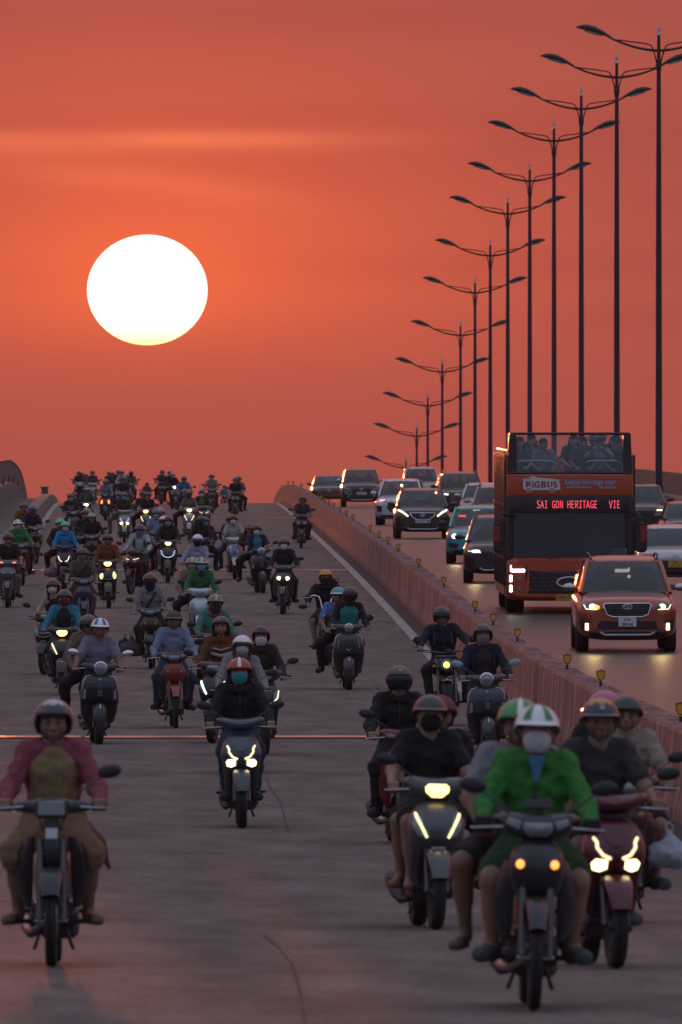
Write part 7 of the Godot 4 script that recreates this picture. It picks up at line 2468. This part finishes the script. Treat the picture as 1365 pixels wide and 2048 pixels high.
	for q in [[-1.05, -0.28], [0.34, 1.05]]:
		obj("grab_rail", Shape.new().tube([Vector3(q[0], 3.18, nose - 0.3), Vector3(lerpf(q[0], q[1], 0.15), 3.2, nose - 0.3), Vector3(lerpf(q[0], q[1], 0.85), 3.2, nose - 0.3), Vector3(q[1], 3.14, nose - 0.3), Vector3(q[1] + 0.02, 2.98, nose - 0.3)], 0.018, 8), M.silver, t)
	# front: grille, lamps, plate, badge
	obj("grille", Shape.new().patch([Vector2(-1.02, 0.96), Vector2(-0.7, 0.90), Vector2(0.7, 0.90), Vector2(1.02, 0.96), Vector2(1.0, 0.55), Vector2(0.85, 0.42), Vector2(-0.85, 0.42), Vector2(-1.0, 0.55)], front, 0.014, 0.05), blackp, t)
	var holes := 0
	for r in 5:
		for k in 15:
			var x := -0.77 + 0.11 * k + (0.055 if r % 2 else 0.0)
			obj("grille_slat", Shape.new().box(Vector3(x, 0.50 + 0.08 * r, nose + 0.02), Vector3(0.07, 0.026, 0.02), 0.006), M.dark_steel, t)
	for sx in [-1.0, 1.0]:
		obj("headlight_housing", Shape.new().patch(mirrored([Vector2(0.86, 1.02), Vector2(1.20, 1.02), Vector2(1.22, 0.70), Vector2(1.18, 0.42), Vector2(0.92, 0.44), Vector2(0.84, 0.86)], sx), front, 0.02, 0.05), blackp, t)
		var strip_ := Shape.new()
		for q in [[1.15, 0.95, 0.10, 0.16], [1.04, 0.905, 0.28, 0.07]]:
			strip_.box(Vector3(q[0] * sx, q[1], front.call(q[0] * sx, 0.0) + 0.05), Vector3(q[2], q[3], 0.05), 0.015)
		obj("headlight", strip_, M.cool_white, t)
		for q in [[1.165, 0.74], [1.165, 0.53]]:
			obj("headlight", Shape.new().box(Vector3(q[0] * sx, q[1], front.call(q[0] * sx, 0.0) + 0.06), Vector3(0.10, 0.17, 0.06), 0.02), M.cool_white, t)
			obj("lamp_cell", Shape.new().box(Vector3((q[0] - 0.15) * sx, q[1] - 0.02, front.call((q[0] - 0.15) * sx, 0.0) + 0.03), Vector3(0.1, 0.09, 0.03), 0.02), M.car_lens, t)
		# mirrors on arms
		var m := Node3D.new()
		m.name = "mirror"
		t.add_child(m, true)
		obj("arm", Shape.new().tube([Vector3(sx * 1.15, 2.05, nose - 0.05), Vector3(sx * 1.36, 2.1, nose + 0.1), Vector3(sx * 1.42, 1.98, nose + 0.14)], 0.03, 8), M.black, m)
		obj("housing", Shape.new().box(Vector3(sx * 1.42, 1.62, nose + 0.14), Vector3(0.24, 0.66, 0.14), 0.05), M.black, m)
		obj("cover", Shape.new().box(Vector3(sx * 1.47, 1.68, nose + 0.19), Vector3(0.155, 0.36, 0.06), 0.03), std("red mirror cover", col(0.30, 0.012, 0.02), 0.3), m)
	var loop := []
	for k in 21:
		var a := TAU * k / 20.0
		loop.append(Vector3(cos(a) * 0.26, 0.66 + sin(a) * 0.11, nose + 0.05))
	obj("emblem", Shape.new().tube(loop, 0.018, 7), M.chrome, t)
	plate(t, Vector3(0.0, 0.345, nose + 0.01), ["50H-722.58"], Vector2(0.56, 0.13), col(0.60, 0.30, 0.02), col(0.03, 0.03, 0.03))
	for sx in [-1.0, 1.0]:
		for z in [0.0, -6.2]:
			var wh := Node3D.new()
			wh.name = "wheel"
			t.add_child(wh, true)
			wh.position = Vector3(sx * (w - 0.22), 0.47, z)
			var ty := Shape.new()
			torus(ty, [[0.28, -0.16], [0.42, -0.18], [0.465, -0.15], [0.47, 0.0], [0.465, 0.15], [0.42, 0.18], [0.28, 0.16]], Vector3.ZERO, 28)
			obj("tyre", ty, M.rubber, wh)
			obj("rim", Shape.new().lathe([[0.29, -0.12], [0.29, 0.12], [0.1, 0.06]], Vector3.ZERO, Vector3(sx, 0, 0), 18), M.dark_steel, wh)
	# the name on the band: a bus-shaped white plate with letters and wheels
	var bz := nose + 0.02
	obj("name_plate", Shape.new().slab(PackedVector2Array([Vector2(-1.0, 2.86), Vector2(-0.80, 2.90), Vector2(-0.72, 2.865), Vector2(-0.28, 2.82), Vector2(-0.25, 2.62), Vector2(-0.30, 2.60), Vector2(-0.96, 2.60), Vector2(-1.0, 2.63)]), 0.02, Transform3D(Basis(), Vector3(0.06, -0.01, bz + 0.012))), std("white print", col(0.62, 0.60, 0.60), 0.5), t)
	var red := std("red print", col(0.30, 0.02, 0.02), 0.5)
	for q in [["BiGBUS", 0.135, -0.57, 2.705], ["VIET", 0.05, -0.86, 2.845]]:
		var o := obj_mesh("lettering", text_mesh(q[0], q[1], 0.006), red, t)
		o.position = Vector3(q[2], q[3], bz + 0.016)
	for x in [-0.82, -0.36]:
		var disc := Shape.new().lathe([[0.065, 0.0], [0.065, 0.012], [0.0505, 0.014]], Vector3(x, 2.595, bz + 0.012), Vector3(0, 0, 1), 18)
		obj("printed_wheel", disc, std("white print", col(0.62, 0.6, 0.6), 0.5), t)
		obj("printed_wheel", Shape.new().lathe([[0.042, 0.0], [0.042, 0.006]], Vector3(x, 2.595, bz + 0.026), Vector3(0, 0, 1), 16), red, t)
		obj("printed_wheel", Shape.new().lathe([[0.02, 0.0], [0.02, 0.006]], Vector3(x, 2.595, bz + 0.032), Vector3(0, 0, 1), 12), std("white print", col(0.62, 0.6, 0.6), 0.5), t)
	var sky_blue := std("pale blue print", col(0.22, 0.42, 0.72), 0.5)
	var pale := std("pale print", col(0.50, 0.46, 0.46), 0.5)
	for q in [["Saigon Heritage tour", 0.105, 0.40, 2.755, sky_blue, 1.02], ["www.vietbigbus.vn", 0.05, 0.18, 2.655, pale, 0.50], ["088 8607579", 0.05, 0.76, 2.645, pale, 0.34]]:
		var o := obj_mesh("lettering", text_mesh(q[0], q[1], 0.006), q[4], t)
		o.position = Vector3(q[2], q[3], bz + 0.014)
		o.scale.x = q[5] / o.mesh.get_aabb().size.x
	# people on the upper deck and their seats
	var base := t.transform
	var seat_c := std("teal seat cloth", col(0.02, 0.10, 0.14), 0.8)
	for row in 3:
		for x in [-0.78, 0.78]:
			var s := Shape.new()
			s.box(Vector3(x, 2.76, nose - 1.15 - 0.85 * row), Vector3(0.84, 0.10, 0.42), 0.03)
			s.box(Vector3(x, 3.02, nose - 1.38 - 0.85 * row), Vector3(0.84, 0.52, 0.08), 0.03)
			obj("bench", s, seat_c, t)
	var folk := [[-0.98, 0, "grey sleeveless top and dark hair", col(0.12, 0.10, 0.10), "seated", true], [-0.50, 0, "pale grey shirt and dark beard", col(0.28, 0.26, 0.30), "seated", false], [0.30, 0, "brown jacket, leaning inward", col(0.10, 0.08, 0.07), "seated", false], [0.62, 0, "pale patterned blouse, filming with a phone", col(0.30, 0.36, 0.36), "filming", false], [1.0, 0, "black T-shirt at the window", col(0.018, 0.018, 0.02), "seated", false], [-0.72, 1, "blue shirt in the second row", col(0.05, 0.09, 0.18), "seated", true], [0.14, 1, "dark blue top and long hair", col(0.04, 0.05, 0.08), "seated", true], [0.52, 1, "grey cap and bright blue scarf", col(0.10, 0.10, 0.11), "seated", false], [0.95, 1, "tan shirt in the second row", col(0.14, 0.10, 0.07), "seated", true], [0.72, 2, "brown cap, sitting highest", col(0.08, 0.05, 0.05), "seated", false]]
	for q in folk:
		var w2 := {"pose": q[4], "top": "tee", "c": q[3], "hat": "none", "hair": col(0.012, 0.010, 0.010), "group": "sightseers on the upper deck", "tone": 2 if q[5] else 0}
		if q[5]:
			w2.long_hair = col(0.015, 0.011, 0.010)
		if "cap" in q[2]:
			w2.hat = "cap"
			w2.hc = col(0.06, 0.04, 0.04)
			w2.peak = col(0.06, 0.04, 0.04)
		person(base * Transform3D(Basis(Vector3.UP, 0.12 * sin(q[0] * 9.0)), Vector3(q[0], 2.36 + 0.02 * sin(q[0] * 5.0) + 0.05 * q[1], nose - 1.02 - 0.85 * q[1])), "sightseer in %s on the open-top bus" % q[2], w2)
	person(base * Transform3D(Basis(), Vector3(0.62, 0.58, nose - 1.2)), "bus driver in a white shirt behind the big windscreen", {"pose": "filming", "top": "tee", "c": col(0.45, 0.45, 0.46), "hat": "none", "hair": col(0.012, 0.01, 0.01), "group": "drivers"})
